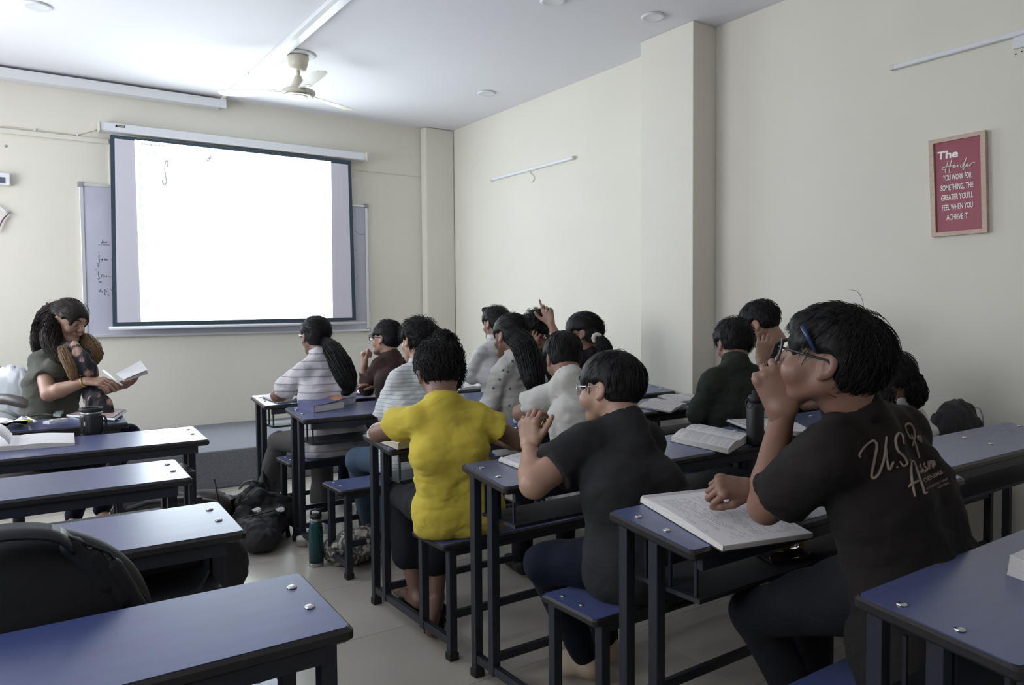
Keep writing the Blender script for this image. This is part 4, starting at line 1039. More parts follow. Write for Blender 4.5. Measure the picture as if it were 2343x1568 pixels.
def scalp_strands(J, N, length, th=0.012, line=0.055, low=-0.05, lift=0.010, K=6, grav=0.35, jit=0.35, part=None, fwd=0.25, rng=None, curl=0.0, crown=(0, -0.045, 0.12), vol=(1, 1, 1)):
    rng = rng or np.random.default_rng(5); line = line-0.012; N = int(N*0.85)
    A, hc, s = J['A'], J['head'], J['hs']; c = np.array([0, -0.012, 0.034]); r = (np.array([0.074, 0.098, 0.086])+th)*vol
    d = rng.normal(size=(N*4, 3)); d /= np.linalg.norm(d, axis=1, keepdims=True); P = c+d*r
    ear = (np.abs(P[:, 0]) > 0.055) & (np.abs(P[:, 1]-0.004) < 0.028) & (P[:, 2] < 0.020)
    P = P[hair_region(P, line, low) & ~ear][:N]; N = len(P)
    cr = np.array(crown); path = [P.copy()]; cur = P.copy()
    ph = rng.random(N)*6.28; ln = length*(0.6+0.6*rng.random(N)); nrmv = (cur-c)/r**2; nrmv /= np.linalg.norm(nrmv, axis=1, keepdims=True)
    dirv = cur-cr; 
    if part is not None: dirv = np.stack([np.sign(cur[:, 0]-part)*0.9, 0.15+0*cur[:, 1], -0.3+0*cur[:, 0]], 1)
    dirv[:, 1] += fwd*np.clip(cur[:, 1], 0, 1)*3
    dirv += rng.normal(size=(N, 3))*jit*0.1
    dirv /= np.linalg.norm(dirv, axis=1, keepdims=True)
    lf = lift*(0.3+rng.random(N))
    for k in range(1, K):
        nv = (cur-c)/r**2; nv /= np.linalg.norm(nv, axis=1, keepdims=True)
        dirv[:, 2] -= grav*0.35
        dd = dirv-nv*(dirv*nv).sum(1, keepdims=True)*0.9; dd /= np.linalg.norm(dd, axis=1, keepdims=True)+1e-9; dirv = dd*0.8+dirv*0.2
        cur = cur+dd*(ln/(K-1))[:, None]
        if curl: cur = cur+curl*np.stack([np.sin(k*1.9+ph), np.cos(k*1.9+ph*1.3), np.sin(k*1.5+ph*0.7)], 1)
        e = (cur-c)/r; q = np.linalg.norm(e, axis=1); tgt = 1+lf/0.09*math.sin(k/(K-1)*2.2)
        f = np.where(q < tgt, tgt/q, 1)[:, None]; cur = c+(cur-c)*f
        path.append(cur.copy())
    Pth = np.stack(path, 1)
    x, y, z = Pth[..., 0], Pth[..., 1], Pth[..., 2]; bad = ((np.abs(x) > 0.055) & (np.abs(y-0.0) < 0.030) & (z < 0.034) & (z > -0.045)).any(1) | ((y > 0.062) & (z < 0.040)).any(1)
    Pth = Pth[~bad]
    return hc+(Pth*s)@A
def guide_hair(bag, pts, rads, N, rad=0.003, K=11, rng=None, wave=0.006, curl=0.0, core=0.8, h=0.007, loose=1.0, wfreq=2.0):
    """a tail or lock: solid core along a guide plus loose strands around it (room coordinates)"""
    rng = rng or np.random.default_rng(9); pts = [np.array(p, float) for p in pts]
    P = np.array(smoothpts(pts, 6)); R_ = np.interp(np.linspace(0, 1, len(P)), np.linspace(0, 1, len(rads)), rads)
    if core > 0:
        F = Field(P.min(0)-max(rads)-0.02, P.max(0)+max(rads)+0.02, h)
        for i in range(len(P)-1): F.cone(P[i], P[i+1], R_[i]*core, R_[i+1]*core, 0.01)
        F.wrinkle(0.004, 45, (1.3, 1.3, 0.25)); V, Q = F.mesh(); bag.add(V, Q)
    t = np.linspace(0, 1, K); tt = np.linspace(0, 1, len(P))
    G = np.stack([np.interp(t, tt, P[:, i]) for i in range(3)], 1); Rk = np.interp(t, tt, R_)
    T = np.gradient(G, axis=0); T /= np.linalg.norm(T, axis=1, keepdims=True); a = np.cross(T, [0.2, 0.9, 0.3]); a /= np.linalg.norm(a, axis=1, keepdims=True); b_ = np.cross(T, a)
    th = rng.random(N)*6.283; rr = loose*(0.75+0.35*rng.random(N)); ph = rng.random(N)*6.28; fr = wfreq*(0.7+0.6*rng.random(N))
    ang = th[:, None]+wave*20*np.sin(t[None]*fr[:, None]*6.28+ph[:, None])
    off = rr[:, None]*Rk[None]+wave*np.sin(t[None]*fr[:, None]*9+ph[:, None])
    S = G[None]+off[..., None]*(np.cos(ang)[..., None]*a[None]+np.sin(ang)[..., None]*b_[None])
    if curl:
        q = t[None]*fr[:, None]*6.28*2.2+ph[:, None]; S = S+curl*(np.cos(q)[..., None]*a[None]+np.sin(q)[..., None]*b_[None])
    V, Q = strands(S, rad*(0.6+0.8*rng.random(N))); bag.add(V, Q)

def glasses(J, m, thick=0.0022, w_=0.026, hgt=0.020, drop=0.0, name='glasses', round_=False, col2=None, f=0.112):
    L = J['L']; rt = J['rt']; b = MB(); lens = MB()
    for x in (-1, 1):
        pts = []
        for i in range(17):
            a = 2*math.pi*i/16; cx, sx = math.cos(a), math.sin(a)
            if not round_: cx = math.copysign(abs(cx)**0.6, cx); sx = math.copysign(abs(sx)**0.6, sx)
            X = x*0.034+cx*w_; pts.append(L((X, f-0.012*(abs(X)/0.06)**2, 0.004-drop+sx*hgt)))
        b.tube(pts, thick, 6)
        lens.add([p for p in pts[:-1]], [tuple(range(16))])
        b.tube([L((x*0.058, f-0.012, 0.012-drop)), L((x*0.074, f-0.035, 0.012-drop)), L((x*0.080, 0.03, 0.010)), L((x*0.082, -0.005, 0.010)), L((x*0.080, -0.025, -0.012))], thick, 6)
    b.tube([L((-0.010, f, 0.008-drop)), L((0, f+0.003, 0.011-drop)), L((0.010, f, 0.008-drop))], thick, 6)
    g = b.obj(name, m, rt); lens.obj('lens', M['lens'], g); return g
# ================================================================== the class
def fab(name, c, rough=0.85, b=(250, 0.08), noise=None):
    """woven cloth: fine weave plus soft creases"""
    m = mat(name, c, rough, sheen=0.02, spec=0.15, bump=b, noise=noise); nt = m.node_tree; bs = nt.nodes['Principled BSDF']; fine = bs.inputs['Normal'].links[0].from_node
    tc = nt.nodes.new('ShaderNodeTexCoord'); mp = nt.nodes.new('ShaderNodeMapping'); mp.inputs['Rotation'].default_value = (0.4, 0.3, 0.5); mp.inputs['Scale'].default_value = (1, 1, 2.2)
    n = nt.nodes.new('ShaderNodeTexNoise'); n.inputs['Scale'].default_value = 4; n.inputs['Detail'].default_value = 2; n.inputs['Distortion'].default_value = 1.2
    mr = nt.nodes.new('ShaderNodeMath'); mr.operation = 'PINGPONG'; mr.inputs[1].default_value = 0.12
    bp = nt.nodes.new('ShaderNodeBump'); bp.inputs['Strength'].default_value = 0.22; bp.inputs['Distance'].default_value = 0.05
    nt.links.new(tc.outputs['Object'], mp.inputs[0]); nt.links.new(mp.outputs[0], n.inputs['Vector']); nt.links.new(n.outputs[0], mr.inputs[0]); nt.links.new(mr.outputs[0], bp.inputs['Height']); nt.links.new(bp.outputs[0], fine.inputs['Normal'])
    return m
def joints(**k):
    J = {}
    for n, v in k.items():
        if isinstance(v, tuple) and len(v) == 3 and n not in ('face', 'up', 'wst', 'seat'): J[n] = atd(*v)
        elif n in ('face', 'up') and isinstance(v, tuple): J[n] = CD(*v)
        elif n == 'seat': p = aty(v[0], 900, v[1]); J['pelvis'] = np.array([p[0], p[1], v[2] if len(v) > 2 else 0.555])
        else: J[n] = v
    for S in 'LR':
        if not k.get('raw'): J['s'+S] = J['s'+S]+(J['neck']-J['s'+S])*0.15-[0, 0, 0.020]
    P = J['pelvis']; lat = nrm((J['sR']-J['sL'])*[1, 1, 0])
    fw = np.array([-lat[1], lat[0], 0])
    if 'pL' not in J: J['pL'] = P-lat*0.085-[0, 0, 0.015]+fw*0.02
    if 'pR' not in J: J['pR'] = P+lat*0.085-[0, 0, 0.015]+fw*0.02
    if 'kL' not in J: J['kL'] = J['pL']+fw*0.42-lat*0.04-[0, 0, 0.02]
    if 'kR' not in J: J['kR'] = J['pR']+fw*0.42+lat*0.04-[0, 0, 0.02]
    for S in 'LR':
        if 'a'+S not in J: J['a'+S] = J['k'+S]+fw*0.04+[0, 0, -(J['k'+S][2]-0.09)]
        if 'toe'+S not in J: J['toe'+S] = J['a'+S]+fw*0.16-[0, 0, 0.055]
    return J
def report(nm, J):
    print('BONES', nm, ' '.join('%s-%s %.2f' % (a, c, float(np.linalg.norm(J[a]-J[c]))) for a, c in (('sL', 'eL'), ('eL', 'wL'), ('sR', 'eR'), ('eR', 'wR'), ('pL', 'kL'), ('kL', 'aL'), ('pR', 'kR'), ('kR', 'aR'), ('sL', 'sR'), ('neck', 'pelvis'), ('head', 'neck'))), 'nz %.2f pz %.2f kz %.2f ez %.2f' % (J['neck'][2], J['pelvis'][2], J['kL'][2], J['eL'][2]))
def on_surface(o, px, py, lift=0.0005):
    """where a sight line lands on a garment"""
    key = '_bvh'
    if o.name not in BV:
        me = o.data; BV[o.name] = BVHTree.FromPolygons([v.co[:] for v in me.vertices], [tuple(p.vertices) for p in me.polygons])
    off = np.array(wloc(o.parent)); v = nrm(ray(px, py)); h = BV[o.name].ray_cast(Vector(EYE-off), Vector(v))
    if h[0] is None: return None, None
    n = np.array(h[1]); n = n if n@v < 0 else -n
    return np.array(h[0])+off+n*lift, n
BV = {}
M['trou_dk'] = fab('charcoal_trousers', (0.012, 0.0125, 0.017)); M['trou_navy'] = fab('navy_trousers', (0.006, 0.009, 0.020)); M['jeans'] = fab('blue_jeans', (0.055, 0.085, 0.13), b=(400, 0.15))
M['trou_grey'] = fab('grey_cargo_trousers', (0.12, 0.115, 0.12)); M['black_cl'] = fab('black_jersey', (0.012, 0.012, 0.014))
RELAX = (0.25, 0.35, 0.25)

# ---- 1: nearest, printed charcoal shirt
J = joints(head=(1899, 832, 1.77), face=(-0.84, 0.25, 0.50), up=(0.0, 1, 0.0), neck=(1962, 958, 1.78), sL=(1880, 1035, 1.70), sR=(2078, 975, 1.98), eL=(1752, 1160, 1.90), wL=(1792, 938, 1.80),
           pelvis=(2135, 1300, 1.80), eR=(1850, 1120, 2.2), wR=(1715, 1118, 2.06), pL=(2060, 1340, 1.76), pR=(2150, 1310, 1.95), kL=(1727, 1405, 2.06), kR=(1856, 1320, 2.28))
J['pelvis'][2] = 0.575
J['chest'] = atd(2048, 1130, 1.84)
J['aL'] = J['kL']+np.array([0.16, -0.14, -0.40]); J['aL'][2] = 0.1; J['aR'] = J['kR']+np.array([0.02, 0.0, -0.42]); J['aR'][2] = 0.1
J['toeL'] = J['aL']+np.array([-0.04, 0.16, -0.055]); J['toeR'] = J['aR']+np.array([-0.02, 0.16, -0.055])
report('near', J)
M['tee_print'] = fab('faded_charcoal_jersey', (0.016, 0.0135, 0.013))
NB = J = person('person seated nearest the camera, charcoal shirt with script on the back, fist at mouth', J, 'skin1', 0.007, 0.0034, w=1.26, shirt=M['tee_print'], sleeve=0.74, shirt_len=0.07, pants=M['trou_dk'], hands=dict(
    L=dict(dir=CD(-0.30, 0.95, 0.1), n=CD(-0.35, 0.15, -0.9), curl=(1.25, 1.5, 0.9), spread=0.02, thumb=(0.4, 0.9), h=0.0028, s=1.10),
    R=dict(dir=CD(-0.95, 0.1, -0.15), n=CD(-0.1, 0.75, -0.6), curl=(1.1, 1.4, 0.9), spread=0.02, thumb=(0.5, 0.8))), collar='shirt', cheek=0.009, head_s=1.03, sleeve_loose=0.022, arm=1.12, wr=0.004)
def cap_extra(F): F.ell((0, 0.078, 0.074), (0.055, 0.026, 0.028), 0.02)
b = hair_cap(J, th=0.016, line=0.066, low=-0.065, amp=0.004, h=0.0045, extra=cap_extra, fringe=0.012)
S = scalp_strands(J, 2600, 0.060, th=0.013, lift=0.010, low=-0.065, line=0.095); V, Q = strands(S, 0.0009); b.add(V, Q)
S = scalp_strands(J, 9, 0.07, th=0.02, lift=0.03, low=0.0, line=0.09, grav=0.1, jit=2.5); V, Q = strands(S, 0.0006); b.add(V, Q)
b.obj('hair', M['hair'], J['rt'])
glasses(J, mat('dark_spectacle_frame', (0.03, 0.028, 0.035), 0.3), 0.0030, 0.029, 0.026)
# blue pen tucked over the ear
b = MB(); b.tube([J['L']((-0.088, 0.064, 0.070)), J['L']((-0.094, 0.050, 0.055)), J['L']((-0.098, 0.022, 0.022))], [0.005, 0.0055, 0.0035], 8); o = b.obj('pen', mat('blue_plastic', (0.02, 0.035, 0.12), 0.3)); top(o, 'dark blue pen tucked into the hair above the ear of the nearest person', 'pen')
# lettering on the back
pr = mat('cracked_beige_print', (0.26, 0.20, 0.17), 0.8)
lb = MB(); cp = lambda x, y: (1400+x/2.4846, 660+y/2.4846)
def shirt_stroke(mb, pts, w, cpf=cp, o=None, lift=0.0):
    P = [on_surface(o or NB['shirt_obj'], *cpf(x, y), lift=0.0012)[0] for x, y in smoothpts(pts, 9)]; P = [q for q in P if q is not None]
    if P:
        dm = np.median([np.linalg.norm(q-EYE) for q in P]); P = [q for q in P if abs(np.linalg.norm(q-EYE)-dm) < 0.15]
    if len(P) > 1: mb.tube(P, [w*(0.75+0.35*math.sin(3.1*i/max(1, len(P)-1))) for i in range(len(P))], 6)
for s in ([(1410, 962), (1405, 945), (1430, 905), (1465, 875), (1490, 868), (1505, 900), (1490, 980), (1475, 1060), (1490, 1080), (1520, 1050), (1545, 970), (1556, 890), (1560, 845)], [(1556, 900), (1562, 980), (1575, 1030), (1590, 1005), (1600, 985)],
          [(1618, 1015), (1622, 1022)], [(1658, 885), (1650, 840), (1630, 825), (1612, 860), (1622, 920), (1660, 960), (1675, 995), (1655, 1012), (1635, 985)], [(1690, 975), (1693, 980)],
          [(1672, 815), (1665, 780), (1690, 772), (1712, 800), (1718, 850), (1705, 900)], [(1700, 835), (1720, 880), (1735, 930), (1745, 968)], [(1672, 815), (1690, 850), (1712, 858)], [(1745, 870), (1735, 850), (1748, 845), (1756, 880)],
          [(1700, 985), (1698, 1040), (1708, 1120), (1722, 1185)], [(1700, 985), (1715, 990), (1740, 1060), (1765, 1130), (1775, 1165), (1790, 1160)], [(1685, 1130), (1710, 1110), (1745, 1095)],
          [(1752, 1000), (1750, 1020), (1765, 1035), (1752, 1050), (1745, 1040)], [(1775, 995), (1772, 1012), (1788, 1030), (1775, 1045), (1765, 1035)], [(1795, 985), (1800, 1030), (1802, 1000), (1815, 985), (1822, 1020), (1828, 985), (1836, 1010)]):
    shirt_stroke(lb, s, 0.0030)
def shirt_text(mb, txt, x0, y0, x1, y1, hgt, cpf=cp, o=None):
    V, F = text_mesh(txt, 1.0, extrude=0.0, bold=0.02); ex = V[:, 0].max(); P = []; ok = []
    d = np.array([x1-x0, y1-y0], float); u = d/np.linalg.norm(d); n = np.array([u[1], -u[0]])
    for v in V:
        p = np.array([x0, y0])+d*v[0]/ex+n*v[1]*hgt/0.73; q, _n = on_surface(o or NB['shirt_obj'], *cpf(*p), lift=0.0012); ok.append(q is not None); P.append(q if q is not None else EYE)
    F = [f for f in F if all(ok[i] for i in f) and max(np.linalg.norm(P[i]-P[f[0]]) for i in f) < 0.04]
    used = sorted({i for f in F for i in f}); mp = {i: k for k, i in enumerate(used)}
    if F: mb.add([P[i] for i in used], [tuple(mp[i] for i in f) for f in F])
shirt_text(lb, 'DENIM&', 1775, 1105, 1885, 1052, 24); shirt_text(lb, 'AUTHENTIC WEAR', 1787, 1147, 1910, 1088, 13); shirt_text(lb, 'CLOTHING', 1850, 1140, 1915, 1110, 11)
lb.obj('back_print', pr, NB['shirt_obj'])

# ---- 2: dark grey shirt, glasses
J = joints(head=(1398, 893, 2.58), face=(-0.76, -0.06, 0.62), up=(0.04, 1, 0.08), neck=(1432, 975, 2.52), sL=(1322, 1010, 2.50), sR=(1482, 1004, 2.66), eL=(1222, 1108, 2.42), wL=(1212, 1022, 2.60),
           seat=(1486, 1.74, 0.56), eR=(1400, 1100, 2.95), wR=(1290, 1040, 2.9), kL=(1243, 1290, 2.52), kR=(1370, 1260, 2.85), aL=(1340, 1480, 2.72), wst=(1, 1, 1))
J['aL'][2] = 0.11; J['aR'] = J['kR']+np.array([0.03, 0.0, -0.4]); J['aR'][2] = 0.1; J['toeL'] = atd(1292, 1545, 2.76); J['toeL'][2] = 0.045; J['chest'] = atd(1452, 1130, 2.44)
report('p10', J)
M['grey_shirt'] = fab('dark_grey_twill', (0.023, 0.0235, 0.026))
J = person('person in a dark grey short sleeve shirt and glasses, hand over open notebook', J, 'skin3', 0.007, 0.004, w=1.24, shirt=M['grey_shirt'], sleeve=0.66, shirt_len=0.16, pants=M['trou_navy'], shoes=mat('white_tan_sneaker', (0.50, 0.40, 0.30), 0.6, noise=(9, 0.3)),
    hands=dict(L=dict(dir=CD(-0.05, 0.97, 0.15), n=CD(-0.55, 0.05, -0.8), curl=(0.75, 0.9, 0.5), spread=0.05, thumb=(0.75, 0.25), h=0.003)), collar='crew', cheek=0.012, arm=1.2, sleeve_loose=0.026, wr=0.0035, neckline=0.01)
b = hair_cap(J, th=0.017, line=0.066, low=-0.055, amp=0.002, h=0.005); S = scalp_strands(J, 1300, 0.06, th=0.014, lift=0.006, low=-0.05, line=0.06, jit=0.15); V, Q = strands(S, 0.0010); b.add(V, Q); b.obj('hair', M['hair'], J['rt'])
glasses(J, mat('thin_metal_frame', (0.6, 0.6, 0.62), 0.2, metal=1.0), 0.0013, 0.025, 0.019)

# ---- 3: yellow shirt
J = joints(head=(1003, 853, 3.02), face=(-0.30, -0.22, 0.93), up=(-0.20, 1, 0.25), neck=(1012, 922, 2.95), sL=(942, 950, 2.93), sR=(1106, 946, 3.02), eL=(866, 990, 3.12), wL=(950, 978, 3.32),
           seat=(1046, 2.60, 0.565), eR=(1188, 1010, 3.10), wR=(1128, 1002, 3.32), kL=(915, 1128, 3.45), kR=(1008, 1150, 3.42), aL=(953, 1335, 3.36), aR=(998, 1318, 3.34), toeL=(905, 1330, 3.62), toeR=(985, 1370, 3.12), wst=(1, 1, 0.8))
for k in ('toeL', 'toeR'): J[k][2] = 0.03
J['aL'][2] = 0.10; J['aR'][2] = 0.10; J['cuff'] = 0.085; J['chest'] = atd(1040, 1050, 2.84)
report('p4', J)
M['yellow'] = fab('mustard_yellow_jersey', (0.55, 0.44, 0.065), 0.8)
J = person('person in a mustard yellow t-shirt seen from behind, arms spread on the desk', J, 'skin2', 0.0075, 0.006, w=0.98, shirt=M['yellow'], sleeve=0.50, shirt_len=0.06, pants=M['trou_dk'], pants_end=0.6, legs_skin=True, shoes=None,
    hands=dict(L=dict(n=(0, 0, 1), curl=RELAX), R=dict(n=(0, 0, 1), curl=RELAX)), collar='crew', sleeve_loose=0.026, wr=0.006, wscale=7.5)
for S_ in 'LR':
    b = MB(); a, t = J['a'+S_], J['toe'+S_]; d = nrm((t-a)*[1, 1, 0]); n_ = np.array([-d[1], d[0], 0]); c0 = np.array([a[0], a[1], 0])-d*0.055
    ring = [(0, 0.03), (0.08, 0.036), (0.17, 0.045), (0.225, 0.036), (0.245, 0.012)]
    P = [c0+d*x+n_*w_ for x, w_ in ring]+[c0+d*x-n_*w_ for x, w_ in reversed(ring)]
    b.add([p+[0, 0, 0.001] for p in P]+[p+[0, 0, 0.022] for p in P], [tuple(range(9, -1, -1)), tuple(range(10, 20))]+[(i, (i+1) % 10, 10+(i+1) % 10, 10+i) for i in range(10)])
    sdl = b.obj('sandal', M['rubber'], J['rt'])
    for x in (0.07, 0.15):
        b = MB(); c = c0+d*x; b.tube([c-n_*0.043+[0, 0, 0.015], c-n_*0.032+[0, 0, 0.055], c+[0, 0, 0.075], c+n_*0.032+[0, 0, 0.055], c+n_*0.043+[0, 0, 0.015]], 0.012, 6, flat=0.4); b.obj('strap', M['rubber'], sdl)
b = hair_cap(J, th=0.014, line=0.066, low=-0.055, amp=0.004, h=0.005); S = scalp_strands(J, 1900, 0.055, th=0.011, lift=0.012, low=-0.06, line=0.05, jit=0.6); V, Q = strands(S, 0.00115); b.add(V, Q); b.obj('hair', M['hair'], J['rt'])

# ---- 4: striped shirt, ponytail
J = joints(head=(722, 772, 4.66), face=(-0.62, 0.02, 0.78), up=(0, 1, 0), neck=(733, 818, 4.62), sL=(688, 848, 4.58), sR=(782, 842, 4.72), eL=(634, 906, 4.72), wL=(668, 898, 4.95),
           seat=(762, 4.52, 0.56), eR=(800, 905, 4.95), wR=(740, 898, 5.05), kL=(638, 1010, 4.95), kR=(735, 1010, 5.05), aL=(612, 1105, 5.2), aR=(738, 1128, 5.05), wst=(1, 1, 1))
J['aL'][2] = 0.1; J['aR'][2] = 0.1; J['cuff'] = 0.08; J['chest'] = atd(752, 920, 4.50)
report('p1', J)
J = person('person with a long black ponytail in a white shirt with thin grey stripes', J, 'skin1', 0.008, 0.006, w=1.12, shirt=stripe_mat('white_cloth_grey_stripe', (0.58, 0.56, 0.60), (0.24, 0.22, 0.26), 0.046, 0.05), sleeve=0.78, shirt_len=0.05, pants=M['trou_grey'], female=True,
    hands=dict(L=dict(n=(0, 0, 1), curl=RELAX)), collar='shirt', sleeve_loose=0.03, wr=0.007, wscale=8)
b = hair_cap(J, th=0.013, line=0.060, low=-0.045, amp=0.002, h=0.0055); S = scalp_strands(J, 700, 0.09, th=0.010, lift=0.004, low=-0.045, line=0.055, crown=(0, 0.11, 0.055), grav=0.1); V, Q = strands(S, 0.0011); b.add(V, Q); b.obj('hair', M['hair'], J['rt'])
b = Bag(); guide_hair(b, [atd(744, 780, 4.56), atd(760, 800, 4.46), atd(778, 832, 4.40), atd(793, 866, 4.37), atd(796, 890, 4.38), atd(785, 902, 4.38)], [0.022, 0.05, 0.062, 0.055, 0.038, 0.012], 420, 0.0022, wave=0.004); b.obj('ponytail', M['hair'], J['rt'])
glasses(J, mat('silver_frame', (0.7, 0.7, 0.72), 0.2, metal=1.0), 0.0016, 0.024, 0.018)

# ---- 5: brown top, chin on hand
J = joints(head=(884, 776, 5.20), face=(-0.90, 0.05, 0.42), up=(0.05, 1, 0), neck=(894, 818, 5.18), sL=(858, 836, 5.10), sR=(926, 832, 5.28), eL=(838, 888, 5.28), wL=(834, 838, 5.20),
           seat=(915, 4.56, 0.57), eR=(905, 885, 5.3), wR=(866, 882, 5.25))
J['chest'] = atd(905, 870, 5.05); report('p2', J)
J = person('person in a brown long sleeve top with dark glasses, resting chin on hand', J, 'skin3', 0.008, 0.006, w=0.95, shirt=fab('brown_knit', (0.055, 0.035, 0.032)), sleeve=1.75, pants=M['trou_navy'], female=True,
    hands=dict(L=dict(dir=CD(-0.15, 1, 0.0), n=CD(-0.9, 0.1, -0.3), curl=(1.2, 1.4, 0.8), spread=0.03), R=dict(n=(0, 0, 1), curl=RELAX)), collar=False, wr=0.005)
b = hair_cap(J, th=0.014, line=0.060, low=-0.045, amp=0.002, h=0.0055); S = scalp_strands(J, 600, 0.09, th=0.011, lift=0.004, low=-0.045, line=0.055, crown=(0, 0.11, 0.055), grav=0.1); V, Q = strands(S, 0.0011); b.add(V, Q); b.obj('hair', M['hair'], J['rt'])
glasses(J, mat('black_spectacle_frame', (0.012, 0.012, 0.015), 0.3), 0.0028, 0.024, 0.019)

# ---- 6: curly hair, pale striped shirt
J = joints(head=(956, 783, 4.28), face=(-0.66, -0.05, 0.74), up=(0.05, 1, 0.1), neck=(962, 838, 4.20), sL=(898, 872, 4.14), sR=(1010, 862, 4.28), eL=(882, 958, 4.18), wL=(884, 950, 4.42),
           seat=(938, 3.72, 0.56), eR=(1010, 950, 4.45), wR=(950, 940, 4.5), kL=(818, 1052, 4.25), kR=(905, 1060, 4.35), aL=(845, 1165, 4.55), aR=(872, 1180, 4.45))
J['aL'][2] = 0.1; J['aR'][2] = 0.1; J['chest'] = atd(950, 950, 4.06); report('p3', J)
J = person('person with curly black hair tied back in a pale thin-striped shirt, behind the yellow shirt', J, 'skin3', 0.008, 0.006, w=1.08, shirt=stripe_mat('pale_mint_cloth_stripe', (0.50, 0.53, 0.54), (0.27, 0.29, 0.31), 0.021, 0.08, wob=0.006), sleeve=0.98, shirt_len=0.05, pants=M['jeans'], female=True,
    hands=dict(L=dict(n=(0, 0, 1), curl=RELAX)), collar='crew', sleeve_loose=0.028, wr=0.006)
b = hair_cap(J, th=0.020, line=0.058, low=-0.045, amp=0.006, h=0.0055, curl=True); S = scalp_strands(J, 900, 0.07, th=0.016, lift=0.018, low=-0.045, line=0.05, curl=0.006, K=12); V, Q = strands(S, 0.0011); b.add(V, Q); b.obj('hair', M['hair'], J['rt'])
b = Bag(); guide_hair(b, [atd(985, 770, 4.22), atd(1012, 782, 4.16), atd(1030, 815, 4.12), atd(1038, 855, 4.10), atd(1040, 890, 4.10)], [0.03, 0.06, 0.065, 0.055, 0.03], 420, 0.0018, K=30, wave=0.01, curl=0.012, core=0.6, wfreq=3); b.obj('curly_ponytail', M['hair'], J['rt'])

# ---- 7: white long sleeve shirt, far
J = joints(head=(1134, 742, 5.45), face=(-0.66, -0.05, 0.74), up=(0, 1, 0), neck=(1136, 784, 5.42), sL=(1090, 808, 5.32), sR=(1180, 802, 5.52), eL=(1078, 862, 5.38), wL=(1064, 858, 5.62),
           seat=(1150, 4.5, 0.56), eR=(1190, 870, 5.6), wR=(1150, 864, 5.7))
J['chest'] = atd(1140, 850, 5.26); report('p5', J)
J = person('person with short black quiff in a white long sleeve shirt by the far wall', J, 'skin1', 0.009, 0.006, w=0.98, shirt=fab('white_linen', (0.60, 0.60, 0.60)), sleeve=1.6, shirt_len=0.05, pants=M['trou_dk'], hands=dict(L=dict(n=(0, 0, 1), curl=RELAX)), collar='shirt', wr=0.008, sleeve_loose=0.03)
def quiff(F): F.cone((-0.03, 0.085, 0.11), (0.03, 0.085, 0.11), 0.022, 0.022, 0.02)
b = hair_cap(J, th=0.014, line=0.072, low=-0.04, amp=0.003, h=0.0055, extra=quiff); S = scalp_strands(J, 700, 0.05, th=0.012, lift=0.012, low=-0.04, line=0.07); V, Q = strands(S, 0.0011); b.add(V, Q); b.obj('hair', M['hair'], J['rt'])

# ---- 8: white dotted blouse, long straight hair
J = joints(head=(1168, 772, 4.20), face=(-0.66, -0.10, 0.74), up=(0.05, 1, 0.05), neck=(1184, 820, 4.16), sL=(1136, 850, 4.10), sR=(1232, 846, 4.26), eL=(1122, 925, 4.16), wL=(1138, 935, 4.42),
           seat=(1196, 3.66, 0.56), eR=(1238, 920, 4.4), wR=(1190, 935, 4.5))
J['chest'] = atd(1186, 915, 4.04); report('p6', J)
J = person('person with very long straight black hair in a white blouse dotted with small dark flowers', J, 'skin1', 0.008, 0.006, w=0.98, shirt=fab('white_cotton_voile', (0.56, 0.55, 0.53)), sleeve=1.7, shirt_len=0.05, pants=M['jeans'], female=True, hands=dict(L=dict(n=(0, 0, 1), curl=RELAX)), collar='shirt', wr=0.006, sleeve_loose=0.02)
fl_m = mat('dark_flower_print', (0.10, 0.10, 0.13), 0.9)
for (x, y) in ((713, 690), (624, 773), (665, 788), (785, 847), (534, 943), (688, 948), (800, 1017), (683, 1108), (590, 860)):
    q, n = on_surface(J['shirt_obj'], 1000+x/4.126, 660+y/4.126, 0.0006)
    if q is None: continue
    b = MB(); a1 = nrm(np.cross(n, (0.2, 0.1, 1))); a2 = np.cross(n, a1); V = []
    for i in range(10):
        a = 2*math.pi*i/10; r_ = 0.0055 if i % 2 else 0.008; V.append(q+a1*r_*math.cos(a)+a2*r_*math.sin(a))
    V += [v+n*0.0006 for v in V]; b.add(V, [tuple(range(10, 20)), tuple(range(9, -1, -1))]+[(i, (i+1) % 10, 10+(i+1) % 10, 10+i) for i in range(10)]); b.obj('flower_print', fl_m, J['shirt_obj'])
b = hair_cap(J, th=0.014, line=0.062, low=-0.045, amp=0.0015, h=0.0055); S = scalp_strands(J, 700, 0.09, th=0.011, lift=0.003, low=-0.045, line=0.055, crown=(0, 0.11, 0.055), grav=0.1); V, Q = strands(S, 0.0011); b.add(V, Q)
guide_hair(b, [atd(1180, 770, 4.12), atd(1200, 795, 4.04), atd(1212, 830, 3.98), atd(1222, 870, 3.94), atd(1230, 905, 3.94)], [0.06, 0.065, 0.062, 0.055, 0.03], 560, 0.002, wave=0.002); b.obj('hair', M['hair'], J['rt'])

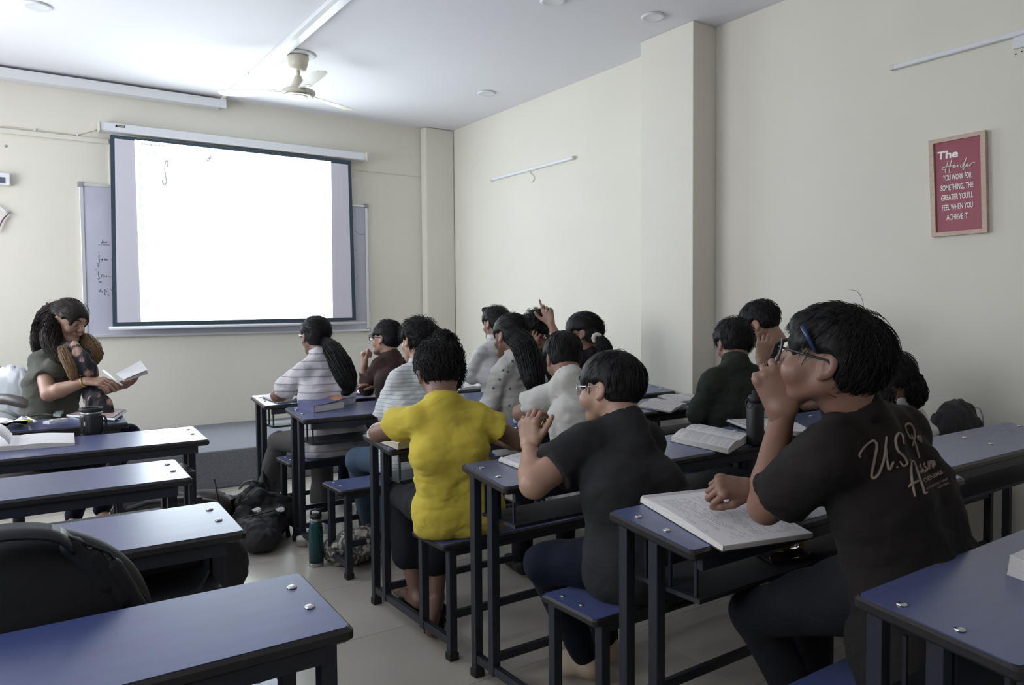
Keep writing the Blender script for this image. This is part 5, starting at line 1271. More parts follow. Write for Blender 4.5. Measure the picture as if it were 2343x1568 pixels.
# ---- 9: white tee, back view
J = joints(head=(1288, 822, 3.66), face=(-0.30, -0.35, 0.88), up=(-0.08, 1, 0.25), neck=(1302, 868, 3.56), sL=(1276, 888, 3.54), sR=(1398, 880, 3.66), eL=(1192, 946, 3.74), wL=(1252, 968, 3.66),
           seat=(1350, 2.62, 0.56), eR=(1400, 950, 3.85), wR=(1330, 960, 3.8))
J['chest'] = atd(1335, 950, 3.44); report('p9', J)
J = person('person in a white t-shirt seen from behind, leaning an elbow on the desk', J, 'skin1', 0.0075, 0.006, w=1.0, shirt=fab('white_jersey', (0.55, 0.54, 0.52)), sleeve=0.70, shirt_len=0.05, pants=M['trou_dk'], hands=dict(L=dict(n=CD(0, 1, -0.3), curl=(0.5, 0.6, 0.4))), collar='crew', wr=0.006, sleeve_loose=0.035, arm=1.1, wscale=8)
b = hair_cap(J, th=0.017, line=0.066, low=-0.05, amp=0.002, h=0.005); S = scalp_strands(J, 1000, 0.06, th=0.014, lift=0.005, low=-0.05, line=0.06, jit=0.2); V, Q = strands(S, 0.0011); b.add(V, Q); b.obj('hair', M['hair'], J['rt'])
b = MB()
for s in ([(1340, 865), (1345, 840), (1362, 825)], [(1365, 885), (1368, 850), (1380, 828)]):
    P = [on_surface(J['shirt_obj'], 1000+x/4.126, 660+y/4.126)[0] for x, y in s]; P = [p for p in P if p is not None]
    if len(P) > 1: b.tube(P, 0.004, 6)
if b.V: b.obj('collar_stripe', M['rubber'], J['shirt_obj'])
b = MB(); w_ = J['wL']+nrm(J['eL']-J['wL'])*0.0
d = nrm(J['eL']-J['wL']); a1 = nrm(np.cross(d, (0, 0, 1))); a2 = np.cross(d, a1); b.tube([w_+d*0.01+(a1*math.cos(t)+a2*math.sin(t))*0.031 for t in np.linspace(0, 6.283, 20)], 0.004, 6); b.obj('bracelet', M['gold'], J['rt'])

# ---- 10: curly boy with raised hand
J = joints(head=(1230, 757, 5.45), face=(0.10, -0.42, -0.75), up=(-0.1, 1, -0.3), neck=(1238, 800, 5.5), sL=(1278, 822, 5.48), sR=(1200, 826, 5.5), eL=(1290, 808, 5.26), wL=(1259, 738, 5.24),
           seat=(1245, 4.5, 0.56), eR=(1195, 862, 5.3), wR=(1215, 800, 5.3), kL=(1285, 1000, 5.2), kR=(1215, 1000, 5.2))
J['chest'] = atd(1240, 850, 5.5); report('p7', J)
J = person('person with short curly hair and round glasses, one finger raised high', J, 'skin3', 0.009, 0.006, w=0.9, shirt=fab('dark_check_cotton', (0.040, 0.034, 0.036), noise=(30, 0.4)), sleeve=0.5, shirt_len=0.05, pants=M['trou_dk'],
    hands=dict(L=dict(dir=CD(-0.25, 1, 0.0), n=CD(0.3, 0.1, 0.9), fingers=[(0.05, 0.05, 0.05), (0.7, 0.9, 0.5), (1.0, 1.2, 0.6), (1.0, 1.2, 0.6)], spread=0.03, thumb=(0.9, 0.5), s=1.0), R=dict(dir=CD(0.2, 1, 0), n=CD(-0.3, 0, -0.9), curl=(0.5, 0.6, 0.3))), collar='shirt')
b = hair_cap(J, th=0.026, line=0.060, low=-0.03, amp=0.010, h=0.0055, curl=True, scale=55); S = scalp_strands(J, 900, 0.05, th=0.022, lift=0.02, low=-0.03, line=0.05, curl=0.008, K=12, grav=0.1); V, Q = strands(S, 0.0011); b.add(V, Q); b.obj('hair', M['hair'], J['rt'])
glasses(J, mat('round_dark_frame', (0.015, 0.012, 0.012), 0.3), 0.0026, 0.024, 0.022, round_=True)

# ---- 11: dark hair with pale scrunchie
J = joints(head=(1334, 764, 4.75), face=(-0.93, -0.05, 0.18), up=(0.05, 1, 0), neck=(1346, 812, 4.72), sL=(1300, 842, 4.62), sR=(1392, 838, 4.86), eL=(1290, 905, 4.75), wL=(1262, 890, 4.95),
           seat=(1352, 3.50, 0.56), eR=(1385, 905, 4.95), wR=(1320, 900, 5.0))
J['chest'] = atd(1350, 880, 4.62); report('p8', J)
J = person('person with dark hair in a pale scrunchie and a dark top', J, 'skin1', 0.008, 0.006, w=0.95, shirt=fab('dark_plum_cotton', (0.030, 0.024, 0.028)), sleeve=1.7, shirt_len=0.05, pants=M['trou_dk'], female=True, hands=dict(L=dict(n=(0, 0, 1), curl=RELAX)), collar=False)
b = hair_cap(J, th=0.018, line=0.060, low=-0.045, amp=0.002, h=0.0055, fringe=-0.01); S = scalp_strands(J, 700, 0.09, th=0.014, lift=0.006, low=-0.045, line=0.045, crown=(0, 0.11, 0.06), grav=0.2); V, Q = strands(S, 0.0011); b.add(V, Q)
guide_hair(b, [atd(1352, 765, 4.68), atd(1368, 776, 4.64), atd(1382, 795, 4.60), atd(1388, 830, 4.60)], [0.05, 0.03, 0.045, 0.04], 380, 0.002, wave=0.004); b.obj('hair', M['hair'], J['rt'])
F = Field(atd(1366, 774, 4.63)-0.06, atd(1366, 774, 4.63)+0.06, 0.005)
c = atd(1366, 774, 4.62)
for i in range(8):
    a = i*math.pi/4; F.ell(c+CR*math.cos(a)*0.020+CU*math.sin(a)*0.022, (0.016, 0.016, 0.014), 0.005)
sdf_obj(F, 'scrunchie', mat('pale_beige_satin', (0.55, 0.50, 0.45), 0.5), J['rt'])

# ---- 12: dark green shirt
J = joints(head=(1679, 788, 3.92), face=(-0.20, -0.22, 0.95), up=(-0.02, 1, 0.15), neck=(1684, 836, 3.84), sL=(1616, 872, 3.78), sR=(1762, 868, 3.90), eL=(1596, 950, 3.86), wL=(1620, 930, 4.1),
           seat=(1672, 2.66, 0.56), eR=(1790, 935, 4.05), wR=(1740, 925, 4.2))
J['chest'] = atd(1684, 940, 3.70); report('p11', J)
J = person('person in a dark green shirt seen from behind, beside the pillar', J, 'skin1', 0.008, 0.006, w=1.08, shirt=fab('dark_green_corduroy', (0.026, 0.032, 0.026)), sleeve=1.6, shirt_len=0.05, pants=M['trou_dk'], hands=dict(L=dict(n=(0, 0, 1), curl=RELAX)), collar='shirt', wr=0.007, sleeve_loose=0.03)
b = hair_cap(J, th=0.018, line=0.066, low=-0.05, amp=0.003, h=0.005); S = scalp_strands(J, 1100, 0.06, th=0.014, lift=0.012, low=-0.05, line=0.06, jit=0.6); V, Q = strands(S, 0.0011); b.add(V, Q); b.obj('hair', M['hair'], J['rt'])

# ---- 13: black tee, hand on neck
J = joints(head=(1740, 742, 4.30), face=(-0.62, -0.42, 0.55), up=(-0.25, 1, 0.15), neck=(1788, 800, 4.26), sL=(1762, 842, 4.12), sR=(1880, 842, 4.42), eL=(1742, 900, 3.98), wL=(1742, 822, 4.10),
           seat=(1850, 2.78, 0.56), eR=(1880, 920, 4.4), wR=(1840, 930, 4.3))
J['chest'] = atd(1820, 890, 4.2); report('p12', J)
J = person('person in a black t-shirt bowing the head, hand on the neck', J, 'skin3', 0.008, 0.006, w=1.0, shirt=M['black_cl'], sleeve=0.6, shirt_len=0.05, pants=M['trou_dk'],
    hands=dict(L=dict(dir=CD(0.20, 1, 0.05), n=CD(-0.35, 0.0, -0.95), curl=(0.5, 0.7, 0.5), spread=0.06, thumb=(0.4, 0.4))), collar='crew', sleeve_loose=0.02)
b = hair_cap(J, th=0.017, line=0.066, low=-0.055, amp=0.003, h=0.005); S = scalp_strands(J, 1000, 0.055, th=0.013, lift=0.010, low=-0.05, line=0.06, jit=0.4); V, Q = strands(S, 0.0011); b.add(V, Q); b.obj('hair', M['hair'], J['rt'])

# ---- 14: white sleeve, partly hidden behind the nearest person
J = joints(head=(2036, 872, 3.42), face=(-0.55, -0.45, 0.70), up=(0, 1, 0.2), neck=(2056, 918, 3.42), sL=(2010, 950, 3.36), sR=(2078, 935, 3.52), eL=(1985, 990, 3.55), wL=(1960, 975, 3.75),
           seat=(2072, 1.86, 0.56), eR=(2120, 990, 3.42), wR=(2060, 985, 3.62))
J['chest'] = atd(2065, 985, 3.46); report('p14', J)
J = person('person with black hair and white long sleeves, mostly hidden behind the nearest person', J, 'skin1', 0.008, 0.006, w=0.88, shirt=fab('white_cotton', (0.58, 0.57, 0.58)), sleeve=1.7, shirt_len=0.05, pants=M['trou_dk'], female=True, hands=dict(R=dict(n=(0, 0, 1), curl=RELAX)), collar=False, wr=0.008)
b = hair_cap(J, th=0.016, line=0.060, low=-0.045, amp=0.002, h=0.0055); S = scalp_strands(J, 800, 0.09, th=0.014, lift=0.01, low=-0.045, line=0.055, grav=0.4); V, Q = strands(S, 0.0011); b.add(V, Q)
guide_hair(b, [atd(2062, 862, 3.40), atd(2080, 880, 3.38), atd(2090, 908, 3.38), atd(2084, 935, 3.40)], [0.05, 0.06, 0.055, 0.02], 300, 0.002, wave=0.006)
guide_hair(b, [atd(2030, 880, 3.30), atd(2030, 920, 3.24), atd(2042, 950, 3.22), atd(2052, 975, 3.22)], [0.035, 0.03, 0.02, 0.008], 90, 0.0016, wave=0.006, core=0.6); b.obj('hair', M['hair'], J['rt'])

# ---- 15: the teacher
J = joints(head=(158, 737, 4.46), face=(0.90, -0.30, -0.28), up=(0.30, 1, 0.0), neck=(140, 792, 4.50), sR=(84, 822, 4.42), sL=(176, 822, 4.66), eR=(112, 902, 4.26), wR=(198, 872, 4.26),
           seat=(100, 5.06, 0.60), eL=(205, 898, 4.60), wL=(252, 890, 4.44), kR=(240, 1005, 4.45), kL=(292, 995, 4.65), aR=(168, 1140, 4.72), aL=(232, 1140, 4.85), toeR=(160, 1182, 4.6), toeL=(252, 1178, 4.72))
for k in ('toeL', 'toeR'): J[k][2] = 0.035
for k in ('aL', 'aR'): J[k][2] = 0.10
J['chest'] = atd(112, 885, 4.50); report('teacher', J)
M['olive'] = fab('olive_grey_cotton', (0.085, 0.088, 0.075))
J = person('person with long brown hair, olive top and floral scarf, reading a booklet', J, 'skin3', 0.0075, 0.0042, w=1.05, shirt=M['olive'], sleeve=0.55, shirt_len=0.02, pants=M['trou_navy'], female=True, legs_skin=True, shoes=None, bust=1,
    hands=dict(R=dict(dir=CD(0.95, -0.05, 0.1), n=CD(0.0, 0.9, -0.45), curl=(0.35, 0.5, 0.3), thumb=(0.35, 0.5), h=0.003), L=dict(dir=CD(0.9, 0.25, -0.15), n=CD(0.2, -0.9, -0.3), curl=(0.25, 0.35, 0.3), h=0.003)), collar=False, arm=1.05, sleeve_loose=0.012, neckline=0.03)
TE = J
b = hair_cap(J, th=0.013, line=0.075, low=-0.05, amp=0.0015, h=0.005, fringe=0.01); S = scalp_strands(J, 900, 0.10, th=0.011, lift=0.004, low=-0.05, line=0.07, crown=(0, 0.12, 0.050), grav=0.1); V, Q = strands(S, 0.0011); b.add(V, Q)
guide_hair(b, [atd(140, 712, 4.52), atd(114, 725, 4.52), atd(100, 752, 4.52), atd(90, 785, 4.50), atd(82, 806, 4.48)], [0.06, 0.062, 0.056, 0.045, 0.02], 900, 0.0013, wave=0.004)
guide_hair(b, [atd(132, 722, 4.44), atd(120, 745, 4.40), atd(117, 775, 4.36), atd(122, 800, 4.32), atd(138, 822, 4.27)], [0.04, 0.050, 0.050, 0.044, 0.03], 800, 0.0013, wave=0.004)
b.obj('hair', M['hair_b'], J['rt'])
b = Bag(); guide_hair(b, [atd(143, 795, 4.27), atd(152, 815, 4.25), atd(162, 838, 4.24), atd(168, 862, 4.25), atd(172, 876, 4.26)], [0.022, 0.032, 0.028, 0.020, 0.006], 520, 0.0012, wave=0.006, core=0.3)
guide_hair(b, [atd(180, 770, 4.56), atd(196, 778, 4.52), atd(212, 795, 4.50), atd(218, 815, 4.48), atd(212, 838, 4.46)], [0.02, 0.034, 0.040, 0.036, 0.010], 650, 0.0014, wave=0.008, core=0.3)
b.obj('bleached_locks', M['hair_l'], J['rt'])
b = MB(); c = atd(110, 698, 4.5); b.tube([c+CR*-0.01+CU*0.012, c, c+CR*0.014-CU*0.012], [0.006, 0.009, 0.007], 8); b.obj('hair_clip', M['rubber'], J['rt'])
# scarf
scm = mat('dark_floral_scarf', (0.02, 0.02, 0.026), 0.8); nt = scm.node_tree; bs = nt.nodes['Principled BSDF']
tc = nt.nodes.new('ShaderNodeTexCoord'); vo = nt.nodes.new('ShaderNodeTexVoronoi'); vo.inputs['Scale'].default_value = 11; nz = nt.nodes.new('ShaderNodeTexNoise'); nz.inputs['Scale'].default_value = 30
mx = nt.nodes.new('ShaderNodeVectorMath'); mx.operation = 'MULTIPLY_ADD'; mx.inputs[1].default_value = (0.03, 0.03, 0.03)
nt.links.new(nz.outputs['Color'], mx.inputs[0]); nt.links.new(tc.outputs['Object'], mx.inputs[2]); nt.links.new(mx.outputs[0], vo.inputs['Vector'])
rp = nt.nodes.new('ShaderNodeValToRGB'); e = rp.color_ramp.elements; e[0].position = 0.24; e[0].color = (0.36, 0.22, 0.17, 1); e[1].position = 0.36; e[1].color = (0.016, 0.017, 0.024, 1)
nt.links.new(vo.outputs['Distance'], rp.inputs[0]); nt.links.new(rp.outputs[0], bs.inputs['Base Color'])
F = Field(atd(210, 880, 4.35)-[0.35, 0.35, 0.45], atd(200, 880, 4.35)+[0.35, 0.35, 0.35], 0.006)
P = smoothpts([atd(150, 795, 4.35), atd(168, 800, 4.28), atd(188, 822, 4.26), atd(200, 850, 4.28), atd(206, 880, 4.32), atd(212, 905, 4.30), atd(222, 925, 4.26), atd(228, 945, 4.24)], 3); rr = np.interp(np.linspace(0, 1, len(P)), [0, 0.3, 0.6, 0.8, 1], [0.03, 0.045, 0.042, 0.062, 0.07])
for i in range(len(P)-1): F.cone(P[i], P[i+1], rr[i], rr[i+1], 0.02, flat=(CF, 0.6))
P = smoothpts([atd(150, 795, 4.42), atd(176, 796, 4.5), atd(192, 815, 4.44), atd(205, 838, 4.42), atd(214, 858, 4.42)], 3)
for i in range(len(P)-1): F.cone(P[i], P[i+1], 0.032, 0.032, 0.02)
F.wrinkle(0.009, 16, (1.6, 1.6, 0.4)); sdf_obj(F, 'scarf', scm, J['rt'], 1)
b = MB(); d = nrm(J['eR']-J['wR']); a1 = nrm(np.cross(d, (0, 0, 1))); a2 = np.cross(d, a1); w_ = J['wR']+d*0.015; b.tube([w_+(a1*math.cos(t)+a2*math.sin(t))*0.032 for t in np.linspace(0, 6.283, 24)], 0.004, 6); b.obj('bracelet', M['gold'], J['rt'])
for S_ in 'LR':
    b = MB(); a, t = J['a'+S_], J['toe'+S_]; d = nrm((t-a)*[1, 1, 0]); n_ = np.array([-d[1], d[0], 0]); c0 = np.array([a[0], a[1], 0])-d*0.05
    ring = [(0, 0.028), (0.08, 0.033), (0.16, 0.042), (0.205, 0.034), (0.225, 0.012)]
    P = [c0+d*x+n_*w_ for x, w_ in ring]+[c0+d*x-n_*w_ for x, w_ in reversed(ring)]
    b.add([p+[0, 0, 0.001] for p in P]+[p+[0, 0, 0.03] for p in P], [tuple(range(9, -1, -1)), tuple(range(10, 20))]+[(i, (i+1) % 10, 10+(i+1) % 10, 10+i) for i in range(10)])
    b.obj('sandal_sole', mat('brown_leather', (0.10, 0.06, 0.045), 0.6), J['rt'])
# ================================================================== books, bottles, bags
def ztop(yf, y, depth, zt=0.79):
    return zt-0.035*(depth/0.29)*(yf-y)/depth
def ztL(yf, y): return 0.782-0.0733*(yf-y)
def oriented(c, ang, yf=None, tilt=0.1203):
    """frame lying on a sloping desk top: returns place(u, v, w)"""
    u = np.array([math.cos(ang), math.sin(ang), 0]); v = np.array([-math.sin(ang), math.cos(ang), 0])
    u = u+[0, 0, tilt*u[1]]; v = v+[0, 0, tilt*v[1]]; n = nrm(np.cross(u, v)); c = np.array(c, float)
    return lambda a, b_, h: c+u*a+v*b_+n*h
def slab_uv(mb, P, u0, u1, v0, v1, h0, h1):
    mb.hexa([P(u0, v0, h0), P(u1, v0, h0), P(u1, v1, h0), P(u0, v1, h0), P(u0, v0, h1), P(u1, v0, h1), P(u1, v1, h1), P(u0, v1, h1)])
def closed_book(label, c, ang, w, d, th, cover, pages='pages', bend=0.0, tilt=0.1203, cat='book', group=None, lettering=None):
    rt = root('book', label, cat, c, group); P = oriented(c, ang, tilt=tilt)
    b = MB(); slab_uv(b, P, -w/2+0.004, w/2-0.003, -d/2+0.003, d/2-0.003, 0.003, th-0.003); b.obj('page_block', M[pages], rt)
    b = MB(); slab_uv(b, P, -w/2, w/2, -d/2, d/2, 0, 0.003); slab_uv(b, P, -w/2, -w/2+0.004, -d/2, d/2, 0.003, th)
    b.obj('cover', cover, rt)
    b = MB(); n = 10; V = []; F = []
    for i in range(n+1):
        t = i/n; x = -w/2+w*t; z = th+bend*max(0, t-0.25)**1.6
        for y in (-d/2, d/2):
            for h in (0, 0.002): V.append(P(x, y, z+h))
    for i in range(n):
        a = i*4; F += [(a+1, a+5, a+7, a+3), (a, a+2, a+6, a+4), (a, a+4, a+5, a+1), (a+2, a+3, a+7, a+6)]
    F += [(0, 1, 3, 2), (n*4, n*4+2, n*4+3, n*4+1)]
    b.add(V, F, False); cv = b.obj('front_cover', cover, rt)
    return rt, P
def open_book(label, c, ang, w, d, th, sag=0.012, lines='text', pages='pages', cat='book', split=0.5, tilt=0.1203, rings=False, cover=None, curl=None, seed=1, group=None, lift=0.0):
    """two page blocks arching from a gutter; w across both pages, d page height"""
    rt = root('open_book' if cat == 'book' else 'open_notebook', label, cat, c, group); P = oriented(np.array(c)+[0, 0, lift], ang, tilt=tilt); rg = random.Random(seed)
    xg = -w/2+w*split
    if cover is None: cover = M['board']
    b = MB(); slab_uv(b, P, -w/2-0.003, w/2+0.003, -d/2-0.003, d/2+0.003, 0, 0.002); b.obj('cover', cover, rt)
    def prof(t): return th*(1-0.30*t**2)+sag*math.sin(min(1, t*1.15)*math.pi)*(1-t*0.5)-sag*0.3*(1-t)**6
    for sgn, L_ in ((-1, xg+w/2), (1, w/2-xg)):
        if L_ < 0.01: continue
        n = 12; b = MB(); V = []
        for i in range(n+1):
            t = i/n; x = xg+sgn*L_*t; z = prof(t)
            for y in (-d/2, d/2): V += [P(x, y, 0.002), P(x, y, z)]
        F = []
        for i in range(n):
            a = i*4; q = [(a+1, a+5, a+7, a+3), (a, a+2, a+6, a+4), (a, a+4, a+5, a+1), (a+2, a+3, a+7, a+6)]
            F += q if sgn > 0 else [tuple(reversed(f)) for f in q]
        F += [(0, 1, 3, 2), (n*4, n*4+2, n*4+3, n*4+1)]
        b.add(V, F, False); pb_ = b.obj('page_block', M[pages], rt)
        # top leaf, slightly proud, with print or handwriting
        b = MB(); V = []
        for i in range(n+1):
            t = i/n; x = xg+sgn*L_*t*0.995; z = prof(t)
            for y in (-d/2+0.001, d/2-0.001): V += [P(x, y, z+0.0002), P(x, y, z+0.0011)]
        b.add(V, F, False); lf = b.obj('top_leaf', M['paper'], rt)
        if lines:
            b = MB(); rows = int(d/(0.0085 if lines == 'hand' else 0.006))
            for r_ in range(2, rows-1):
                y = d/2-r_*d/rows; x = 0.12; xe = 0.92 if rg.random() > 0.25 else rg.uniform(0.4, 0.8)
                if rg.random() < 0.08: continue
                while x < xe:
                    wl = rg.uniform(0.03, 0.09); x2 = min(xe, x+wl)
                    if lines == 'hand' and rg.random() < 0.25: x = x2+0.03; continue
                    hw = 0.0007; pts = []
                    for xx in (x, x2):
                        xa = xg+sgn*L_*(xx if sgn > 0 else 1-xx); t = abs(xa-xg)/L_; pts.append((xa, prof(t)+0.0014))
                    yy = y+(rg.uniform(-0.001, 0.001) if lines == 'hand' else 0)
                    b.add([P(pts[0][0], yy-hw, pts[0][1]), P(pts[1][0], yy-hw, pts[1][1]), P(pts[1][0], yy+hw, pts[1][1]), P(pts[0][0], yy+hw, pts[0][1])], [(0, 1, 2, 3) if True else (3, 2, 1, 0)])
                    x = x2+rg.uniform(0.012, 0.03)
            o = b.obj('printed_lines' if lines == 'text' else 'handwriting', M['ink2'], lf); o['kind'] = 'stuff'
    if rings:
        b = MB()
        for i in range(int(d/0.011)):
            y = -d/2+0.008+i*0.011; b.tube([P(xg+math.cos(a)*0.006, y, th*0.9+math.sin(a)*0.006) for a in np.linspace(0, 6.283, 9)], 0.0009, 4)
        o = b.obj('wire_binding', M['steel'], rt); o['kind'] = 'stuff'
    return rt, P

# --- left block
y_ = 3.84
c = atz(45, 1022, ztL(4.03, y_)+0.001)
rt, P = open_book('open thick paperback with a curled page roll on the left desk beside the black tumbler', c, R(-4), 0.42, 0.215, 0.028, sag=0.004, lines=None, split=0.5, seed=3, tilt=0.0733)
b = MB(); V = []; n = 14
for i in range(n+1):
    a = math.pi*1.15*i/n; x = -0.03-0.07*i/n-0.018*math.sin(a); z = 0.035+0.028*(1-math.cos(a))*0.9
    for y in (-0.105, 0.105): V += [P(x+0.03*math.sin(a), y, z), P(x+0.03*math.sin(a), y, z+0.004)]
F = [];
for i in range(n):
    a = i*4; F += [(a+1, a+5, a+7, a+3), (a, a+2, a+6, a+4), (a, a+4, a+5, a+1), (a+2, a+3, a+7, a+6)]
b.add(V, F, True); b.obj('curled_pages', M['paper'], rt)
# black tumbler with handle
c = atz(210, 996, ztL(4.03, 3.92))
rt = root('travel_mug', 'black ribbed travel mug with handle standing on the left desk', 'mug', c)
b = MB(); b.lathe([(0.041, 0), (0.046, 0.004), (0.048, 0.02), (0.048, 0.095), (0.046, 0.103)], c, 40); bd = b.obj('mug_body', mat('ribbed_black_silicone', (0.014, 0.015, 0.02), 0.45), rt)
for k in range(30):
    a = 2*math.pi*k/30; b = MB(); x, y = c[0]+0.0485*math.cos(a), c[1]+0.0485*math.sin(a); b.tube([(x, y, c[2]+0.012), (x, y, c[2]+0.088)], 0.0016, 4); b.obj('rib', M['rubber'], bd)
b = MB(); b.lathe([(0.0465, 0.103), (0.0475, 0.104), (0.0475, 0.112), (0.0465, 0.113)], c, 36); b.obj('steel_band', M['steel'], rt)
b = MB(); b.lathe([(0.046, 0.113), (0.050, 0.115), (0.051, 0.128), (0.047, 0.133), (0.042, 0.131), (0.040, 0.126), (0.001, 0.125)], c, 36); ld = b.obj('lid', M['rubber'], rt)
b = MB(); b.tube([c+[-0.03, -0.01, 0.131], c+[0.0, 0.0, 0.134], c+[0.03, 0.01, 0.131]], 0.006, 8, flat=0.6); b.obj('slider', M['blackbag'], ld)
hd = CD(1, 0, 0.1); b = MB(); b.tube([c+hd*0.046+[0, 0, 0.088], c+hd*0.060+[0, 0, 0.090], c+hd*0.067+[0, 0, 0.075], c+hd*0.067+[0, 0, 0.04], c+hd*0.060+[0, 0, 0.022], c+hd*0.046+[0, 0, 0.020]], 0.006, 8); b.obj('handle', M['rubber'], rt)
b = MB(); q = c-CF*0.0492-CR*0.006; b.hexa([q+CR*x+[0, 0, z]+CF*y for z in (0.048, 0.068) for (x, y) in ((-0.003, 0), (0.003, 0), (0.003, 0.002), (-0.003, 0.002))]); b.obj('side_label', M['print'], rt)
# teacher's desk items
Z0 = lambda y: ztop(4.79, y, 0.26)+0.001
def flat_item(name, label, cat, px4, th, m, z=None, parts=None):
    """thin object with four measured corners lying on the desk"""
    pts = [atz(x, y, z) for x, y in px4]; b = MB(); b.hexa([p for p in pts]+[p+[0, 0, th] for p in pts]); o = b.obj(name, m); top(o, label, cat); return o, pts
rt = root('tablet', 'pink-screened tablet lying on the desk in front of the teacher', 'tablet', atz(225, 945, 0.79))
pts = [atz(152, 953, 0.784), atz(262, 962, 0.784), atz(291, 942, 0.788), atz(210, 934, 0.788)]
b = MB(); b.hexa(pts+[p+[0, 0, 0.010] for p in pts]); b.obj('tablet_body', M['white'], rt)
cc = sum(pts)/4; q = [cc+(p-cc)*0.97+[0, 0, 0.0102] for p in pts]; b = MB(); b.hexa(q+[p+[0, 0, 0.0012] for p in q]); b.obj('bezel', M['rubber'], rt)
q = [cc+(p-cc)*0.88+[0, 0, 0.0115] for p in pts]; b = MB(); b.hexa(q+[p+[0, 0, 0.0006] for p in q]); b.obj('glass', mat('pale_pink_screen', (0.55, 0.40, 0.40), 0.2), rt)
rt = root('whiteboard_eraser', 'long white eraser on the teacher desk, left of the travel mug', 'eraser', atz(125, 968, 0.787))
a, c2 = atz(106, 971, 0.787), atz(148, 963, 0.787); u = nrm(c2-a); v = np.cross([0, 0, 1], u)
b = MB(); b.hexa([a-v*0.02, c2-v*0.02, c2+v*0.02, a+v*0.02]+[p+np.array([0, 0, 0.014]) for p in (a-v*0.018, c2-v*0.018, c2+v*0.018, a+v*0.018)]); b.obj('felt_base', M['paper'], rt)
b = MB(); m0 = (a+c2)/2; b.hexa([m0-u*0.028-v*0.008+[0, 0, 0.0145], m0+u*0.028-v*0.008+[0, 0, 0.0145], m0+u*0.028+v*0.008+[0, 0, 0.0145], m0-u*0.028+v*0.008+[0, 0, 0.0145]]+[p+np.array([0, 0, 0.003]) for p in (m0-u*0.028-v*0.008, m0+u*0.028-v*0.008, m0+u*0.028+v*0.008, m0-u*0.028+v*0.008)] if False else [m0-u*0.028-v*0.008+[0, 0, 0.0145], m0+u*0.028-v*0.008+[0, 0, 0.0145], m0+u*0.028+v*0.008+[0, 0, 0.0145], m0-u*0.028+v*0.008+[0, 0, 0.0145], m0-u*0.028-v*0.008+[0, 0, 0.018], m0+u*0.028-v*0.008+[0, 0, 0.018], m0+u*0.028+v*0.008+[0, 0, 0.018], m0-u*0.028+v*0.008+[0, 0, 0.018]]); b.obj('grip', M['greyclip'], rt)
rt = root('highlighter', 'fat neon yellow highlighter on the teacher desk', 'pen', atz(52, 966, 0.79)); a, c2 = atz(40, 967, 0.80), atz(68, 964, 0.80); u = nrm(c2-a)
b = MB(); b.tube([a, a+u*0.01, c2-u*0.01, c2], [0.007, 0.013, 0.013, 0.010], 14); b.obj('barrel', mat('neon_yellow', (0.62, 0.75, 0.02), 0.35), rt)
b = MB(); b.tube([c2, c2+u*0.012], [0.008, 0.006], 10); b.obj('tip', M['white'], rt)
rt = root('marker_pen', 'slim white marker behind the yellow highlighter', 'pen', atz(70, 958, 0.79)); a, c2 = atz(60, 956, 0.798), atz(80, 965, 0.798); u = nrm(c2-a)
b = MB(); b.tube([a, c2], 0.008, 12); b.obj('barrel', M['white'], rt); b = MB(); b.tube([c2, c2+u*0.016], [0.0086, 0.0075], 12); b.obj('cap', M['cream_w'], rt)
rt = root('card_reader', 'small grey-green clear case on the far edge of the teacher desk', 'case', atz(134, 949, 0.79))
pts = [atz(121, 953, 0.784), atz(138, 955, 0.784), atz(147, 942, 0.787), atz(132, 943, 0.787)]; b = MB(); b.hexa(pts+[p+[0, 0, 0.012] for p in pts]); b.obj('case', mat('grey_green_plastic', (0.22, 0.28, 0.28), 0.3), rt)
b = MB(); b.tube([atz(122, 950, 0.80), atz(105, 948, 0.80), atz(85, 950, 0.788), atz(66, 955, 0.788), atz(50, 958, 0.788)], 0.003, 6); o = b.obj('charging_cable', M['rubber']); top(o, 'black cable winding across the teacher desk to the grey case', 'cable')
# crumpled wrapper and papers at the left edge
b = MB(); rg = random.Random(4); n = 7; V = []
for i in range(n):
    for j in range(n):
        p = atz(-30+95*i/(n-1), 955+30*j/(n-1)+(n-1-i)*0.5, 0.79); p[2] = 0.787+rg.random()*0.028; p[1] = min(max(p[1], 4.56), 4.76); V.append(p)
F = [(i*n+j, (i+1)*n+j, (i+1)*n+j+1, i*n+j+1) for i in range(n-1) for j in range(n-1)]
V2 = V+[p-np.array([0, 0, 0.001]) for p in V]; b.add(V2, F+[tuple(reversed([q+n*n for q in f])) for f in F], False); o = b.obj('crumpled_paper', M['paper']); top(o, 'crumpled white paper on the teacher desk at the left edge', 'paper')
# green notebook on the bench under the second left desk
rt, P = closed_book('pale green notebook lying on the bench under the left desk', (atz(250, 1064, 0.457)[0], 3.43, 0.457), R(8), 0.26, 0.19, 0.018, mat('pale_green_cover', (0.35, 0.45, 0.30), 0.6), tilt=0.0, cat='notebook')
